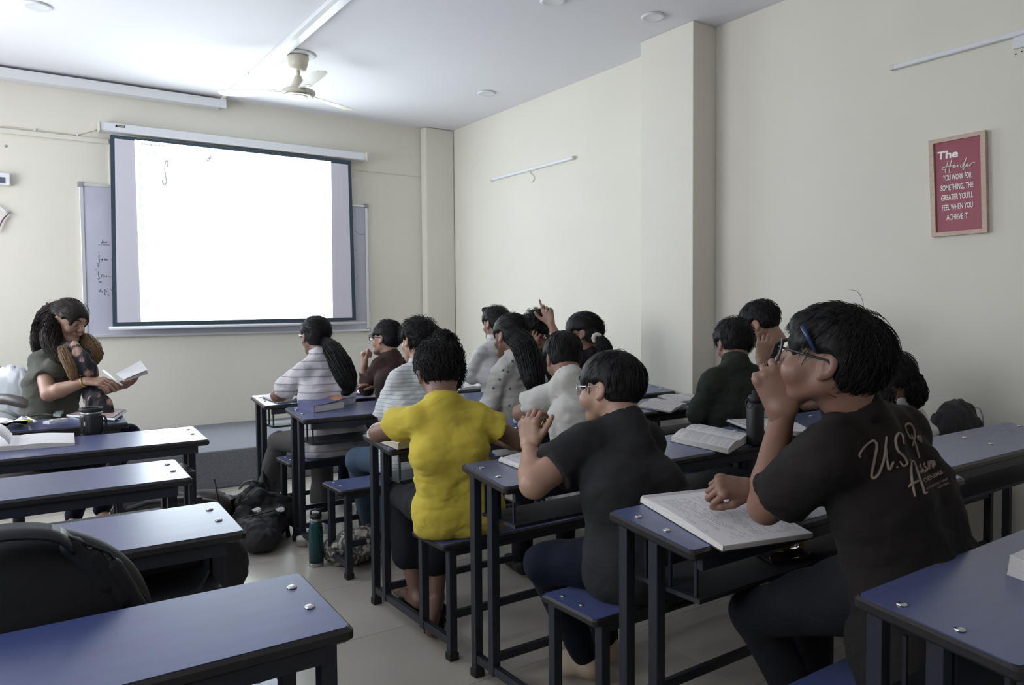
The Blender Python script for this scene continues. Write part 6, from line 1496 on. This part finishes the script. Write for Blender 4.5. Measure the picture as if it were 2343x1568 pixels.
# teacher's booklet and pen
c = atd(302, 852, 4.30); rt = root('booklet', 'open white booklet held up by the person in olive', 'booklet', c)
Q = [atd(264, 857, 4.30), atd(323, 830, 4.46), atd(338, 851, 4.36), atd(284, 869, 4.22)]; n_ = nrm(np.cross(Q[1]-Q[0], Q[3]-Q[0])); n_ = n_ if n_[2] > 0 else -n_
b = MB(); b.hexa([p-n_*0.012 for p in Q]+[p for p in Q]); b.obj('page_block', M['pages'], rt)
Q2 = [Q[0]+n_*0.001, Q[1]+n_*0.012, Q[2]+n_*0.012, Q[3]+n_*0.001]; b = MB(); b.hexa(Q2+[p+n_*0.0015 for p in Q2]); b.obj('top_leaf', M['paper'], rt)
b = MB(); b.tube([atd(236, 848, 4.22), atd(280, 882, 4.16)], 0.0055, 8); o = b.obj('pen', M['white']); top(o, 'white pen between the fingers of the person in olive', 'pen')

# --- middle block
rt, P = open_book('open book half hidden under the elbow of the striped-shirt person', (atz(622, 905, ztop(5.19, 5.02, 0.32))[0], 5.03, ztop(5.19, 5.03, 0.32)+0.001), R(12), 0.22, 0.20, 0.016, lines=None, seed=5)
c = np.array([0, 4.22, 0]); q = atz(725, 940, ztop(4.41, 4.2, 0.32)); c = np.array([q[0]+0.02, q[1]-0.02, ztop(4.41, q[1]-0.02, 0.32)+0.001])
rt, P = closed_book('thick closed paperback with blue and orange cover on the aisle corner of a desk', c, R(14), 0.215, 0.165, 0.042, mat('blue_orange_cover', (0.12, 0.13, 0.26), 0.4), bend=0.035)
b = MB(); V = []
for i in range(5):
    t = i/4; x = 0.045+0.055*t; z = 0.0445+0.035*max(0, (x+0.1075)/0.215-0.25)**1.6
    for y in (-0.082, 0.0): V.append(P(x, y, z))
b.add(V, [(2*i, 2*i+2, 2*i+3, 2*i+1) for i in range(4)]); b.obj('orange_band', mat('orange_print', (0.50, 0.22, 0.10), 0.5), rt)
q = atz(925, 1000, ztop(3.235, 3.1, 0.29)+0.02); c = np.array([1.56, 3.075, ztop(3.235, 3.085, 0.29)+0.001])
rt, P = open_book('very thick open book under the forearm of the yellow shirt person', c, R(10), 0.30, 0.235, 0.040, sag=0.010, lines=None, pages='pages_y', split=0.12, seed=6)
q = atz(1190, 1050, ztop(2.372, 2.25, 0.29)); c = np.array([1.72, 2.255, ztop(2.372, 2.255, 0.29)+0.001])
rt, P = open_book('open white notebook under the raised hand of the dark grey shirt person', c, R(10), 0.30, 0.22, 0.014, sag=0.004, lines='hand', cat='notebook', split=0.06, seed=7)
b = MB(); p0 = P(-0.02, 0.112, 0.012); b.tube([P(0.02, 0.09, 0.022), P(0.10, 0.10, 0.022), P(0.16, 0.09, 0.022)], [0.003, 0.0045, 0.003], 8); o = b.obj('pen', mat('blue_pen_plastic', (0.03, 0.03, 0.2), 0.35)); top(o, 'blue pen beside the open notebook of the dark grey shirt person', 'pen')
# nearest notebook
q = atz(1655, 1180, 0.79); c = np.array([1.655, 1.375, ztop(1.568, 1.375, 0.31)+0.001])
rt, P = open_book('open spiral notebook full of handwriting under the elbow of the nearest person', c, R(-100), 0.355, 0.30, 0.020, sag=0.006, lines='hand', cat='notebook', split=0.04, seed=8)
# textbook and spiral pad further right
q = atz(1640, 1005, ztop(2.372, 2.25, 0.29)+0.02); c = np.array([2.60, 2.215, ztop(2.372, 2.215, 0.29)+0.001])
rt, P = open_book('thick open textbook with columns of print beside the black bottle', c, R(-160), 0.32, 0.25, 0.034, sag=0.008, lines='text', split=0.55, seed=9)
q = atz(1700, 975, 0.785)
c = np.array([q[0]+0.10, 2.305, ztop(2.372, 2.305, 0.29)+0.001])
rt, P = open_book('spiral pad lying behind the black bottle', c, R(-12), 0.30, 0.20, 0.010, sag=0.002, lines='hand', cat='notebook', split=0.04, rings=True, seed=10)
q = atz(1795, 985, 0.77); c = np.array([q[0], 2.20, ztop(2.372, 2.20, 0.29)+0.001])
rt, P = open_book('small white notebook seen between the arm and chest of the nearest person', c, R(-30), 0.20, 0.20, 0.022, sag=0.002, lines=None, cat='notebook', split=0.04, seed=11)
q = atz(1820, 950, 0.79); c = q.copy(); c[2] = 0.792
# black sports bottle
c = atz(1728, 1012, 0.768); c = np.array([c[0], c[1], ztop(2.372, c[1], 0.29)+0.0])
rt = root('sports_bottle', 'tall matte black sports bottle with loop cap beside the textbook', 'bottle', c); s_ = 2.6/1735
H = (1012-915)*s_*1.06
b = MB(); b.lathe([(0.033, 0), (0.036, 0.004), (0.037, 0.02), (0.037, 0.165), (0.034, 0.178), (0.026, 0.188)], c, 32); b.obj('bottle_body', mat('matte_black_steel', (0.012, 0.012, 0.014), 0.45), rt)
b = MB(); b.lathe([(0.027, 0.186), (0.031, 0.189), (0.031, 0.212), (0.027, 0.216), (0.016, 0.218), (0.015, 0.236), (0.001, 0.238)], c, 28); cp_ = b.obj('cap', M['rubber'], rt)
b = MB(); b.tube([c+CR*-0.030+[0, 0, 0.205], c+CR*-0.042+[0, 0, 0.19], c+CR*-0.040+[0, 0, 0.165], c+CR*-0.030-CF*0.02+[0, 0, 0.160], c+CR*-0.02-CF*0.03+[0, 0, 0.175]], 0.003, 6); b.obj('carry_loop', M['rubber'], cp_)
# papers on the wall-side desks
def simple_nb(label, px, py, yf, y, depth, ang, w, d, th, lines='hand', seed=1, zt=0.79):
    z = ztop(yf, y, depth, zt); q = px if isinstance(px, tuple) else aty(px, py, y); c = np.array([q[0], y, z+0.001]); return open_book(label, c, R(ang), w, d, th, sag=0.006, lines=lines, cat='notebook', split=0.5, seed=seed)
simple_nb('open notebook on the desk by the pillar, nearer the dark grey shirt', (3.33,), 915, 3.42, 3.22, 0.29, 25, 0.30, 0.20, 0.014, seed=12)
simple_nb('open notebook with dark cover on the desk by the pillar, nearer the pillar', (3.62,), 903, 3.42, 3.30, 0.29, -12, 0.30, 0.19, 0.014, seed=13)
simple_nb('stack of white papers on the desk of the white linen shirt person', 1075, 878, 5.12, 4.96, 0.29, 5, 0.34, 0.21, 0.020, lines=None, seed=14)
simple_nb('open notebook glimpsed between the long haired person and the white t-shirt', 1255, 880, 4.12, 3.98, 0.29, 5, 0.26, 0.19, 0.014, lines=None, seed=15)
simple_nb('small white notebook behind the brown top person elbow', 815, 884, 5.19, 5.06, 0.32, -8, 0.20, 0.16, 0.012, lines=None, seed=16)
# paper block at the lower right corner
q_ = atz(2304, 1306, 0.787); c = np.array([q_[0]+0.11, q_[1]-0.08, 0]); c[2] = ztop(0.825, c[1], 0.30)+0.001; 
rt = root('paper_block', 'thick block of white paper on the desk at the right edge', 'paper', c); P = oriented(c, R(0))
b = MB(); slab_uv(b, P, -0.11, 0.11, -0.08, 0.08, 0, 0.042); b.obj('page_block', M['pages'], rt)
b = MB(); slab_uv(b, P, -0.111, 0.111, -0.081, 0.081, 0.0422, 0.0435); b.obj('top_leaf', M['paper'], rt)
# pencil case and paper box on the second middle desk row
q = atz(1185, 962, 0.775); c = np.array([q[0], 3.10, ztop(3.235, 3.10, 0.29)])
rt = root('pencil_case', 'pale blue pencil case with dark blue patches and a curved lid', 'pencil case', c)
F = Field(c-[0.16, 0.07, 0.02], c+[0.16, 0.07, 0.09], 0.005); F.cone(c+[-0.09, 0, 0.026], c+[0.09, 0, 0.026], 0.030, 0.030, 0.01, flat=((0, 0, 1), 0.85)); F.ell(c+[0, 0, 0.03], (0.11, 0.038, 0.030), 0.01); F.plane(c+[0, 0, 0.002], (0, 0, -1))
pm = mat('pale_blue_fabric', (0.20, 0.27, 0.36), 0.7); nt = pm.node_tree; ck = nt.nodes.new('ShaderNodeTexChecker'); ck.inputs['Scale'].default_value = 22; ck.inputs['Color1'].default_value = (0.26, 0.34, 0.42, 1); ck.inputs['Color2'].default_value = (0.03, 0.06, 0.13, 1)
tc = nt.nodes.new('ShaderNodeTexCoord'); mp = nt.nodes.new('ShaderNodeMapping'); mp.inputs['Rotation'].default_value = (0, 0.3, 0.6); nt.links.new(tc.outputs['Object'], mp.inputs[0]); nt.links.new(mp.outputs[0], ck.inputs['Vector']); nt.links.new(ck.outputs[0], nt.nodes['Principled BSDF'].inputs['Base Color'])
sdf_obj(F, 'case_body', pm, rt)
b = MB(); b.tube([c+[-0.11, -0.005, 0.036], c+[-0.05, -0.012, 0.052], c+[0.05, -0.012, 0.052], c+[0.11, -0.005, 0.036]], 0.002, 5); b.obj('zip', M['alu'], rt)
q = atz(1172, 955, 0.78); c = np.array([q[0]+0.005, 3.19, ztop(3.235, 3.19, 0.29)]); rt = root('paper_box', 'small open white paper box standing behind the pencil case', 'box', c)
b = MB(); w_, d_, h_ = 0.035, 0.025, 0.055
for (x0, x1, y0, y1) in ((-w_, w_, -d_, -d_+0.001), (-w_, w_, d_-0.001, d_), (-w_, -w_+0.001, -d_, d_), (w_-0.001, w_, -d_, d_)): b.box(c[0]+x0, c[0]+x1, c[1]+y0, c[1]+y1, c[2], c[2]+h_)
b.obj('box_wall', M['paper'], rt); b = MB(); b.box(c[0]-w_, c[0]+w_, c[1]-d_, c[1]+d_, c[2], c[2]+0.001); b.obj('box_base', M['paper'], rt)
# clear water bottle on the bench of the yellow shirt
c = atz(1240, 1168, 0.4565)
rt = root('water_bottle', 'clear plastic water bottle base standing on the bench behind the yellow shirt', 'bottle', c)
prof = [(0.012, 0.006), (0.024, 0.001), (0.031, 0.004), (0.034, 0.014), (0.034, 0.05), (0.032, 0.055), (0.034, 0.06), (0.034, 0.10), (0.030, 0.125), (0.014, 0.150), (0.013, 0.165)]
b = MB(); b.lathe(prof, c, 24); b.obj('bottle_body', M['glass'], rt)
b = MB(); b.lathe([(0.0145, 0.158), (0.015, 0.160), (0.015, 0.174), (0.013, 0.176)], c, 20); b.obj('cap', M['white'], rt)
# phone tray and yellow bottles on the bench of the nearest desk
c = np.array([1.84, 1.28, 0.0]); q = atz(1765, 1265, 0.612); c = np.array([q[0], q[1], 0.613]); 
c = np.array([max(c[0], 1.75), 1.36, 0.613])
rt = root('phone', 'black phone lying on the shelf under the nearest open notebook', 'phone', c); b = MB(); P = oriented(c, R(-20), tilt=0.0); slab_uv(b, P, -0.08, 0.08, -0.04, 0.04, 0, 0.009); b.obj('phone_body', M['rubber'], rt)
b = MB(); slab_uv(b, P, -0.076, 0.076, -0.036, 0.036, 0.0092, 0.0098); b.obj('glass', mat('dark_glass', (0.01, 0.01, 0.012), 0.08), rt)
for i, (dx, dy, lab) in enumerate(((0.02, 0.02, 'small clear bottle with yellow cap on the shelf under the nearest notebook, nearer the edge'), (0.13, 0.05, 'small clear bottle with yellow cap on the shelf under the nearest notebook, farther in'))):
    c2 = c+[dx, dy, 0.034]; rt = root('small_bottle', lab, 'bottle', c2-[0, 0, 0.024]); ax = nrm([0.9, -0.3, 0.0])
    b = MB(); b.lathe([(0.012, -0.045), (0.022, -0.043), (0.023, 0.02), (0.018, 0.034), (0.010, 0.040)], c2, 18, ax); b.obj('bottle_body', M['glass'], rt)
    b = MB(); b.lathe([(0.020, -0.040), (0.020, 0.0)], c2, 16, ax); b.obj('drink', mat('amber_drink', (0.55, 0.35, 0.03), 0.2), rt)
    b = MB(); b.lathe([(0.013, 0.038), (0.014, 0.040), (0.014, 0.058), (0.012, 0.060)], c2, 18, ax); b.obj('cap', mat('yellow_plastic', (0.60, 0.38, 0.02), 0.4), rt)

# --- bags and things on the floor
def bag_obj(name, m, parent, prims, lo, hi, h=0.008, wr=(0.006, 10, (1, 1, 1)), plane=None, rel=1):
    F = Field(lo, hi, h)
    for p in prims:
        if p[0] == 'e': F.ell(p[1], p[2], p[3] if len(p) > 3 else 0.03, axes=p[4] if len(p) > 4 else None)
        else: F.cone(p[1], p[2], p[3], p[4], p[5] if len(p) > 5 else 0.02, flat=p[6] if len(p) > 6 else None)
    if plane is not None: F.plane((0, 0, plane), (0, 0, -1), 0.01)
    if wr: F.wrinkle(*wr)
    return sdf_obj(F, name, m, parent, rel)
# large rounded backpack standing on the bench of the second desk, in front of the nearest left desk
c = np.array([0.03, 1.76, 0.457]); rt = root('backpack', 'large rounded black backpack at the lower left with top handle strap', 'backpack', c)
F = Field(c-[0.33, 0.2, 0.02], c+[0.33, 0.2, 0.56], 0.007)
F.cone(c+[-0.10, 0, 0.14], c+[0.10, 0, 0.14], 0.14, 0.14, 0.03, flat=((0, 1, 0), 0.72)); F.ell(c+[0.0, 0, 0.245], (0.245, 0.115, 0.232), 0.03); F.ell(c+[0, -0.03, 0.20], (0.20, 0.10, 0.17), 0.02)
F.plane(c+[0, 0, 0.004], (0, 0, -1), 0.01); F.wrinkle(0.004, 5, (1, 1, 1), sharp=False); sdf_obj(F, 'main_compartment', M['blackbag'], rt, 1)
b = MB(); b.tube([c+[-0.225, -0.04, 0.33], c+[-0.15, -0.055, 0.44], c+[-0.03, -0.06, 0.478], c+[0.08, -0.055, 0.462], c+[0.16, -0.05, 0.41], c+[0.225, -0.04, 0.30], c+[0.24, -0.03, 0.2]], 0.005, 6, flat=0.6); b.obj('zip', M['rubber'], rt)
b = MB(); P_ = smoothpts([c+[0.10, -0.055, 0.435], c+[0.06, -0.075, 0.475], c+[-0.03, -0.09, 0.492], c+[-0.14, -0.10, 0.478], c+[-0.22, -0.12, 0.43], c+[-0.30, -0.12, 0.36], c+[-0.36, -0.10, 0.28]], 4)
V = []; 
for i, p in enumerate(P_):
    t = P_[min(i+1, len(P_)-1)]-P_[max(i-1, 0)]; t = nrm(t); up_ = nrm(np.cross(t, nrm([0.1, 1, 0.5]))); sd = np.cross(up_, t)
    up_ = up_ if up_[2] > 0 else -up_
    for a_, b_ in ((-1, -1), (1, -1), (1, 1), (-1, 1)): V.append(p+sd*0.021*a_+up_*0.0035*b_)
b.add(V, [(i*4+j, i*4+(j+1) % 4, i*4+4+(j+1) % 4, i*4+4+j) for i in range(len(P_)-1) for j in range(4)]+[(3, 2, 1, 0), (len(P_)*4-4, len(P_)*4-3, len(P_)*4-2, len(P_)*4-1)], True); b.obj('carry_strap', mat('smooth_dark_webbing', (0.030, 0.032, 0.040), 0.35), rt)
for k in range(3):
    x = 0.095+0.034*k; F = Field(c+[x-0.06, -0.16, 0.25], c+[x+0.12, 0.06, 0.5], 0.006); F.cone(c+[x, -0.045, 0.430-0.028*k], c+[x+0.05, -0.060, 0.345-0.035*k], 0.024, 0.020, 0.01); sdf_obj(F, 'padded_fold', M['blackbag'], rt)
b = MB(); V, F_ = text_mesh('SUBURBAN', 0.026, extrude=0.0003, bold=0.0005, space=1.1); 
hit = []
o = rt.children[0]; bv = BVHTree.FromPolygons([v.co[:] for v in o.data.vertices], [tuple(p.vertices) for p in o.data.polygons]); off = np.array(wloc(rt))
okv = []; PV = []
for v in V:
    p = np.array([c[0]-0.135+v[0], c[1]-0.4, c[2]+0.10+v[1]]); h = bv.ray_cast(Vector(p-off), Vector((0, 1, 0))); okv.append(h[0] is not None); PV.append(np.array(h[0])+off+[0, -0.0008, 0] if h[0] is not None else p)
b.add(PV, [f for f in F_ if all(okv[i] for i in f)]); b.obj('faint_lettering', mat('dark_grey_print', (0.05, 0.055, 0.065), 0.5), rt)
# bag on the bench behind the pillar desk: black drawstring bag by the wall
c = aty(2186, 960, 1.86); c[2] = 0.457; rt = root('drawstring_bag', 'gathered black drawstring bag leaning on the right wall behind the bare desk', 'bag', c)
F = Field(c-[0.22, 0.2, 0.02], c+[0.22, 0.2, 0.55], 0.009); ztp = 1.35-(922-712)*3.55/1735
F.ell(c+[0, 0, 0.19], (0.17, 0.12, 0.19), 0.03); F.ell(c+[0.01, 0, 0.28], (0.14, 0.10, 0.14), 0.03); F.cone(c+[0.02, 0, 0.34], c+[0.04, 0, 0.385], 0.08, 0.045, 0.03); F.plane(c+[0, 0, 0.004], (0, 0, -1), 0.01)
F.wrinkle(0.012, 16, (1.3, 1.3, 0.22)); sdf_obj(F, 'bag_body', M['blackbag2'], rt)
b = MB(); b.tube([c+[0.07, -0.05, 0.39], c+[0.10, -0.07, 0.38], c+[0.115, -0.08, 0.34], c+[0.12, -0.08, 0.29]], 0.004, 6); b.obj('drawstring', M['greyclip'], rt)
# pile of black bags on the floor between the blocks
c = atz(590, 1200, 0.0); rt = root('backpack', 'slumped black backpack with two pale buckles on the floor by the striped-shirt person', 'backpack', c)
X_, Y_ = CR*[1, 1, 0], CF*[1, 1, 0]
def fp(px, py, z=0.0): return atz(px, py, z)
pr_ = []
F = Field(c-[0.55, 0.7, 0.02], c+[0.5, 0.3, 0.45], 0.009)
a0, a1, a2, a3 = fp(595, 1232, 0.08), fp(640, 1170, 0.12), fp(560, 1190, 0.10), fp(590, 1150, 0.2)
F.cone(a0, a1, 0.11, 0.10, 0.04, flat=((0, 0, 1), 0.8)); F.cone(a0, a2, 0.10, 0.08, 0.04, flat=((0, 0, 1), 0.8)); F.cone(a1, a3, 0.09, 0.08, 0.04); F.cone(a2, a3, 0.07, 0.07, 0.04); F.ell(fp(618, 1165, 0.14), (0.13, 0.10, 0.10), 0.03)
F.plane((0, 0, 0.002), (0, 0, -1), 0.01); F.wrinkle(0.012, 9, (1, 1, 1)); F.wrinkle(0.006, 22, (1, 1, 1)); sdf_obj(F, 'bag_body', M['blackbag2'], rt)
for px_, py_ in ((595, 1163), (648, 1162)):
    q = fp(px_, py_, 0.20); b = MB(); P = oriented(q-CF*0.06, R(20), tilt=0.3); slab_uv(b, P, -0.022, 0.022, -0.014, 0.014, 0, 0.008); slab_uv(b, P, -0.012, 0.012, -0.026, -0.014, 0, 0.006); b.obj('buckle', M['greyclip'], rt)
b = MB(); b.tube([fp(560, 1185, 0.16), fp(600, 1175, 0.20), fp(640, 1165, 0.20), fp(655, 1190, 0.10), fp(660, 1230, 0.01)], 0.014, 6, flat=0.3); b.obj('shoulder_strap', M['blackbag'], rt)
c = atz(580, 1130, 0.0); rt = root('handbag', 'small black bag with a pale piped edge propped on top of the slumped backpack', 'bag', c)
cm = fp(575, 1140, 0.17); F = Field(cm-[0.3, 0.3, 0.2], cm+[0.3, 0.3, 0.25], 0.007); F.cone(fp(560, 1150, 0.12), fp(585, 1140, 0.20), 0.07, 0.08, 0.03); F.cone(fp(575, 1150, 0.10), fp(590, 1118, 0.26), 0.07, 0.05, 0.03); F.plane((0, 0, 0.004), (0, 0, -1), 0.01); F.wrinkle(0.009, 14); sdf_obj(F, 'bag_body', M['blackbag'], rt)
b = MB(); b.tube([fp(548, 1118, 0.22), fp(560, 1104, 0.30), fp(578, 1100, 0.33), fp(590, 1104, 0.30), fp(596, 1120, 0.22)], 0.008, 6); b.obj('handle', mat('grey_piping', (0.16, 0.16, 0.17), 0.5), rt)
c = atz(520, 1165, 0.0); rt = root('crumpled_bag', 'flat crumpled black bag on the floor beside the left desks', 'bag', c)
bag_obj('bag_body', M['blackbag'], rt, [('c', fp(500, 1150, 0.06), fp(545, 1170, 0.06), 0.09, 0.10, 0.03, ((0, 0, 1), 0.7)), ('c', fp(525, 1180, 0.05), fp(545, 1160, 0.09), 0.09, 0.08)], c-[0.35, 0.35, 0.02], c+[0.35, 0.35, 0.3], wr=(0.010, 16), plane=0.002)
# brown strapped bag under the third left desk
c = atz(400, 1185, 0.0); c = np.array([c[0], c[1], 0.0]); rt = root('satchel', 'long dark brown bag with padded strap and pale buckle under the left desks', 'bag', c)
bm_ = mat('dark_brown_canvas', (0.045, 0.036, 0.036), 0.75, bump=(80, 0.2)); z_ = 0.25
F = Field(fp(270, 1200, z_)-[0.25, 0.25, 0.3], fp(500, 1150, z_)+[0.25, 0.25, 0.2], 0.011); F.cone(fp(300, 1185, 0.16), fp(480, 1165, 0.16), 0.13, 0.12, 0.04, flat=((0, 0, 1), 1.0)); F.plane((0, 0, 0.003), (0, 0, -1), 0.01); F.wrinkle(0.008, 8); sdf_obj(F, 'bag_body', bm_, rt)
b = MB(); b.tube([fp(292, 1165, 0.28), fp(340, 1150, 0.31), fp(400, 1145, 0.31), fp(450, 1142, 0.31), fp(495, 1150, 0.27)], 0.035, 10, flat=0.35); b.obj('padded_strap', M['blackbag2'], rt)
b = MB(); q = fp(384, 1142, 0.34); b.box(q[0]-0.025, q[0]+0.025, q[1]-0.02, q[1]+0.02, q[2]-0.02, q[2]+0.012, 0.006); b.obj('buckle', M['greyclip'], rt)
for x in (415, 445):
    b = MB(); q = fp(x, 1142, 0.325); b.box(q[0]-0.035, q[0]+0.035, q[1]-0.03, q[1]+0.03, q[2]-0.02, q[2]+0.012, 0.006); b.obj('strap_pad', bm_, rt)
# light rucksack straps hanging from the third left desk end
c = atz(545, 1300, 0.25); rt = root('hanging_bag', 'small dark bag hanging beside the end of the second left desk', 'bag', c)
F = Field(c-[0.14, 0.14, 0.2], c+[0.14, 0.14, 0.25], 0.006); F.cone(c+[-0.03, 0, -0.08], c+[-0.025, 0, 0.10], 0.05, 0.045, 0.03); F.ell(c+[-0.02, 0, 0.02], (0.065, 0.05, 0.10), 0.02); F.wrinkle(0.006, 18); sdf_obj(F, 'bag_body', M['blackbag2'], rt)
b = MB(); b.tube([c+[-0.03, 0, 0.09], c+[-0.06, 0, 0.22], c+[-0.09, 0.0, 0.40]], 0.008, 6, flat=0.5); b.obj('strap', M['blackbag'], rt)
# teal flask and patterned cloth bag under the thick book desk
c = atz(724, 1294, 0.0); rt = root('flask', 'tall teal steel flask standing on the floor in the aisle', 'bottle', c)
sc_ = 3.86/1735*130/0.265
b = MB(); b.lathe([(0.037, 0), (0.039, 0.003), (0.039, 0.018), (0.0375, 0.02)], c, 32); b.obj('steel_base', M['steel'], rt)
b = MB(); b.lathe([(0.0385, 0.02), (0.0388, 0.17), (0.036, 0.205), (0.031, 0.232), (0.028, 0.240)], c, 32); b.obj('bottle_body', M['teal'], rt)
b = MB(); b.lathe([(0.029, 0.239), (0.030, 0.241), (0.030, 0.252), (0.028, 0.254)], c, 28); b.obj('steel_ring', M['steel'], rt)
b = MB(); b.lathe([(0.028, 0.253), (0.029, 0.256), (0.028, 0.272), (0.024, 0.276), (0.001, 0.277)], c, 28); cp_ = b.obj('cap', M['rubber'], rt)
b = MB(); b.tube([c+CR*0.027+[0, 0, 0.262], c+CR*0.024+[0, 0, 0.295], c+[0, 0, 0.303], c-CR*0.024+[0, 0, 0.295], c-CR*0.027+[0, 0, 0.262]], 0.005, 8, flat=1.5); b.obj('carry_loop', M['rubber'], cp_)
mp_ = mat('marbled_print_cloth', (0.3, 0.3, 0.3), 0.7); nt = mp_.node_tree; wv = nt.nodes.new('ShaderNodeTexWave'); wv.inputs['Scale'].default_value = 9; wv.inputs['Distortion'].default_value = 14; wv.inputs['Detail'].default_value = 3; wv.inputs['Detail Scale'].default_value = 1.6
tc = nt.nodes.new('ShaderNodeTexCoord'); nt.links.new(tc.outputs['Object'], wv.inputs['Vector']); rp = nt.nodes.new('ShaderNodeValToRGB'); e = rp.color_ramp.elements; e[0].position = 0.35; e[0].color = (0.40, 0.37, 0.32, 1); e[1].position = 0.62; e[1].color = (0.07, 0.07, 0.075, 1)
nt.links.new(wv.outputs[0], rp.inputs[0]); nt.links.new(rp.outputs[0], nt.nodes['Principled BSDF'].inputs['Base Color'])
c = atz(800, 1270, 0.0); rt = root('cloth_bag', 'grey marbled print cloth bag slumped on the floor behind the bench legs', 'bag', c)
F = Field(c-[0.4, 0.5, 0.02], c+[0.35, 0.35, 0.35], 0.009); F.cone(fp(790, 1255, 0.08), fp(832, 1248, 0.08), 0.10, 0.10, 0.03, flat=((0, 0, 1), 0.8)); F.cone(fp(800, 1250, 0.10), fp(830, 1235, 0.17), 0.09, 0.07, 0.03); F.cone(fp(770, 1258, 0.06), fp(800, 1256, 0.08), 0.06, 0.08, 0.03); F.plane((0, 0, 0.002), (0, 0, -1), 0.01); F.wrinkle(0.014, 8); F.wrinkle(0.006, 22); sdf_obj(F, 'bag_body', mp_, rt)
b = MB(); b.tube([fp(768, 1240, 0.12), fp(790, 1250, 0.13), fp(810, 1252, 0.12)], 0.012, 6, flat=0.4); b.obj('dark_strap', M['rubber'], rt)
c = atz(700, 1240, 0.0); rt = root('cloth_bag', 'pale crumpled floral cloth bag behind the teal flask', 'bag', c)
bag_obj('bag_body', mat('pale_floral_cloth', (0.42, 0.40, 0.37), 0.8, noise=(25, 0.35)), rt, [('c', fp(688, 1238, 0.03), fp(735, 1222, 0.06), 0.035, 0.07, 0.03), ('c', fp(720, 1250, 0.03), fp(745, 1240, 0.05), 0.04, 0.05, 0.03)], c-[0.3, 0.3, 0.02], c+[0.35, 0.3, 0.25], wr=(0.008, 18), plane=0.002)
# teacher's chair: brown frame with a plastic wrapped back
c = np.array([aty(60, 1000, 5.15)[0]-0.05, 5.12, 0.0]); rt = root('office_chair', 'dark armchair of the seated reader with plastic film still on its back', 'chair', c)
sx = c[0]; ch_m = mat('dark_brown_leatherette', (0.05, 0.042, 0.045), 0.45)
F = Field(c-[0.35, 0.35, -0.25], c+[0.4, 0.35, 1.0], 0.01); F.cone(c+[-0.15, 0, 0.44], c+[0.2, 0, 0.44], 0.2, 0.2, 0.02, flat=((0, 0, 1), 0.25)); sdf_obj(F, 'seat', ch_m, rt)
q0 = atd(15, 880, 4.75); F = Field(q0-[0.5, 0.35, 0.35], q0+[0.4, 0.35, 0.35], 0.008); a_, b_ = atd(-35, 885, 4.80), atd(30, 885, 4.72)
F.cone(a_+[0, 0, -0.06], b_+[0, 0, -0.06], 0.16, 0.16, 0.02, flat=(CF, 0.22)); F.cone(a_+[0, 0, 0.0], b_+[0, 0, 0.0], 0.13, 0.13, 0.02, flat=(CF, 0.25)); sdf_obj(F, 'backrest', ch_m, rt)
F2 = Field(q0-[0.5, 0.35, 0.35], q0+[0.4, 0.35, 0.35], 0.008); F2.cone(a_+[0, 0, -0.06], b_+[0.0, 0, -0.06], 0.168, 0.168, 0.02, flat=(CF, 0.24)); F2.cone(a_, b_, 0.138, 0.138, 0.02, flat=(CF, 0.27)); F2.wrinkle(0.010, 14, (1, 1, 0.6)); sdf_obj(F2, 'plastic_film', mat('clear_plastic_film', (0.55, 0.60, 0.66), 0.22, alpha=0.55, spec=0.8), rt)
b = MB(); b.tube([atd(-20, 912, 4.35), atd(20, 914, 4.30), atd(60, 924, 4.28), atd(88, 940, 4.30), atd(100, 965, 4.34), atd(104, 1010, 4.38)], [0.03, 0.032, 0.032, 0.032, 0.03, 0.026], 12); b.obj('armrest', ch_m, rt)
b = MB(); b.tube([c+[0, 0, 0.40], c+[0, 0, 0.10]], 0.03, 12); b.obj('column', M['rubber'], rt)
for k in range(5):
    a = 2*math.pi*k/5+0.3; e_ = c+[0.27*math.cos(a), 0.27*math.sin(a), 0.06]; b = MB(); b.tube([c+[0, 0, 0.10], e_], [0.024, 0.016], 8); lg = b.obj('leg', M['rubber'], rt)
    b = MB(); b.lathe([(0.001, -0.012), (0.022, -0.012), (0.028, -0.005), (0.028, 0.005), (0.022, 0.012), (0.001, 0.012)], e_-[0, 0, 0.031], 14, (math.sin(a), -math.cos(a), 0)); b.obj('caster', M['rubber'], lg)
b = MB(); b.tube([atd(-30, 940, 4.15), atd(0, 937, 4.12), atd(25, 945, 4.12), atd(45, 956, 4.14)], 0.011, 10); o = b.obj('bag_handle', mat('pale_grey_tube', (0.32, 0.34, 0.36), 0.35)); top(o, 'pale grey curved handle rising at the left edge of the teacher desk', 'handle')
# tissue on the pillar desk
b = MB(); c = atd(1586, 884, 3.95); rg = random.Random(2); bm = bmesh.new(); bmesh.ops.create_icosphere(bm, subdivisions=3, radius=0.024)
for v in bm.verts: v.co *= rg.uniform(0.75, 1.1); v.co.z *= 1.3
c[2] = ztop(3.42, min(max(c[1], 3.15), 3.40), 0.29)+0.028
b.bm(bm, Matrix.Translation(Vector(c))); o = b.obj('crumpled_tissue', M['paper']); top(o, 'crumpled white tissue by the pillar beside the green shirt', 'tissue')
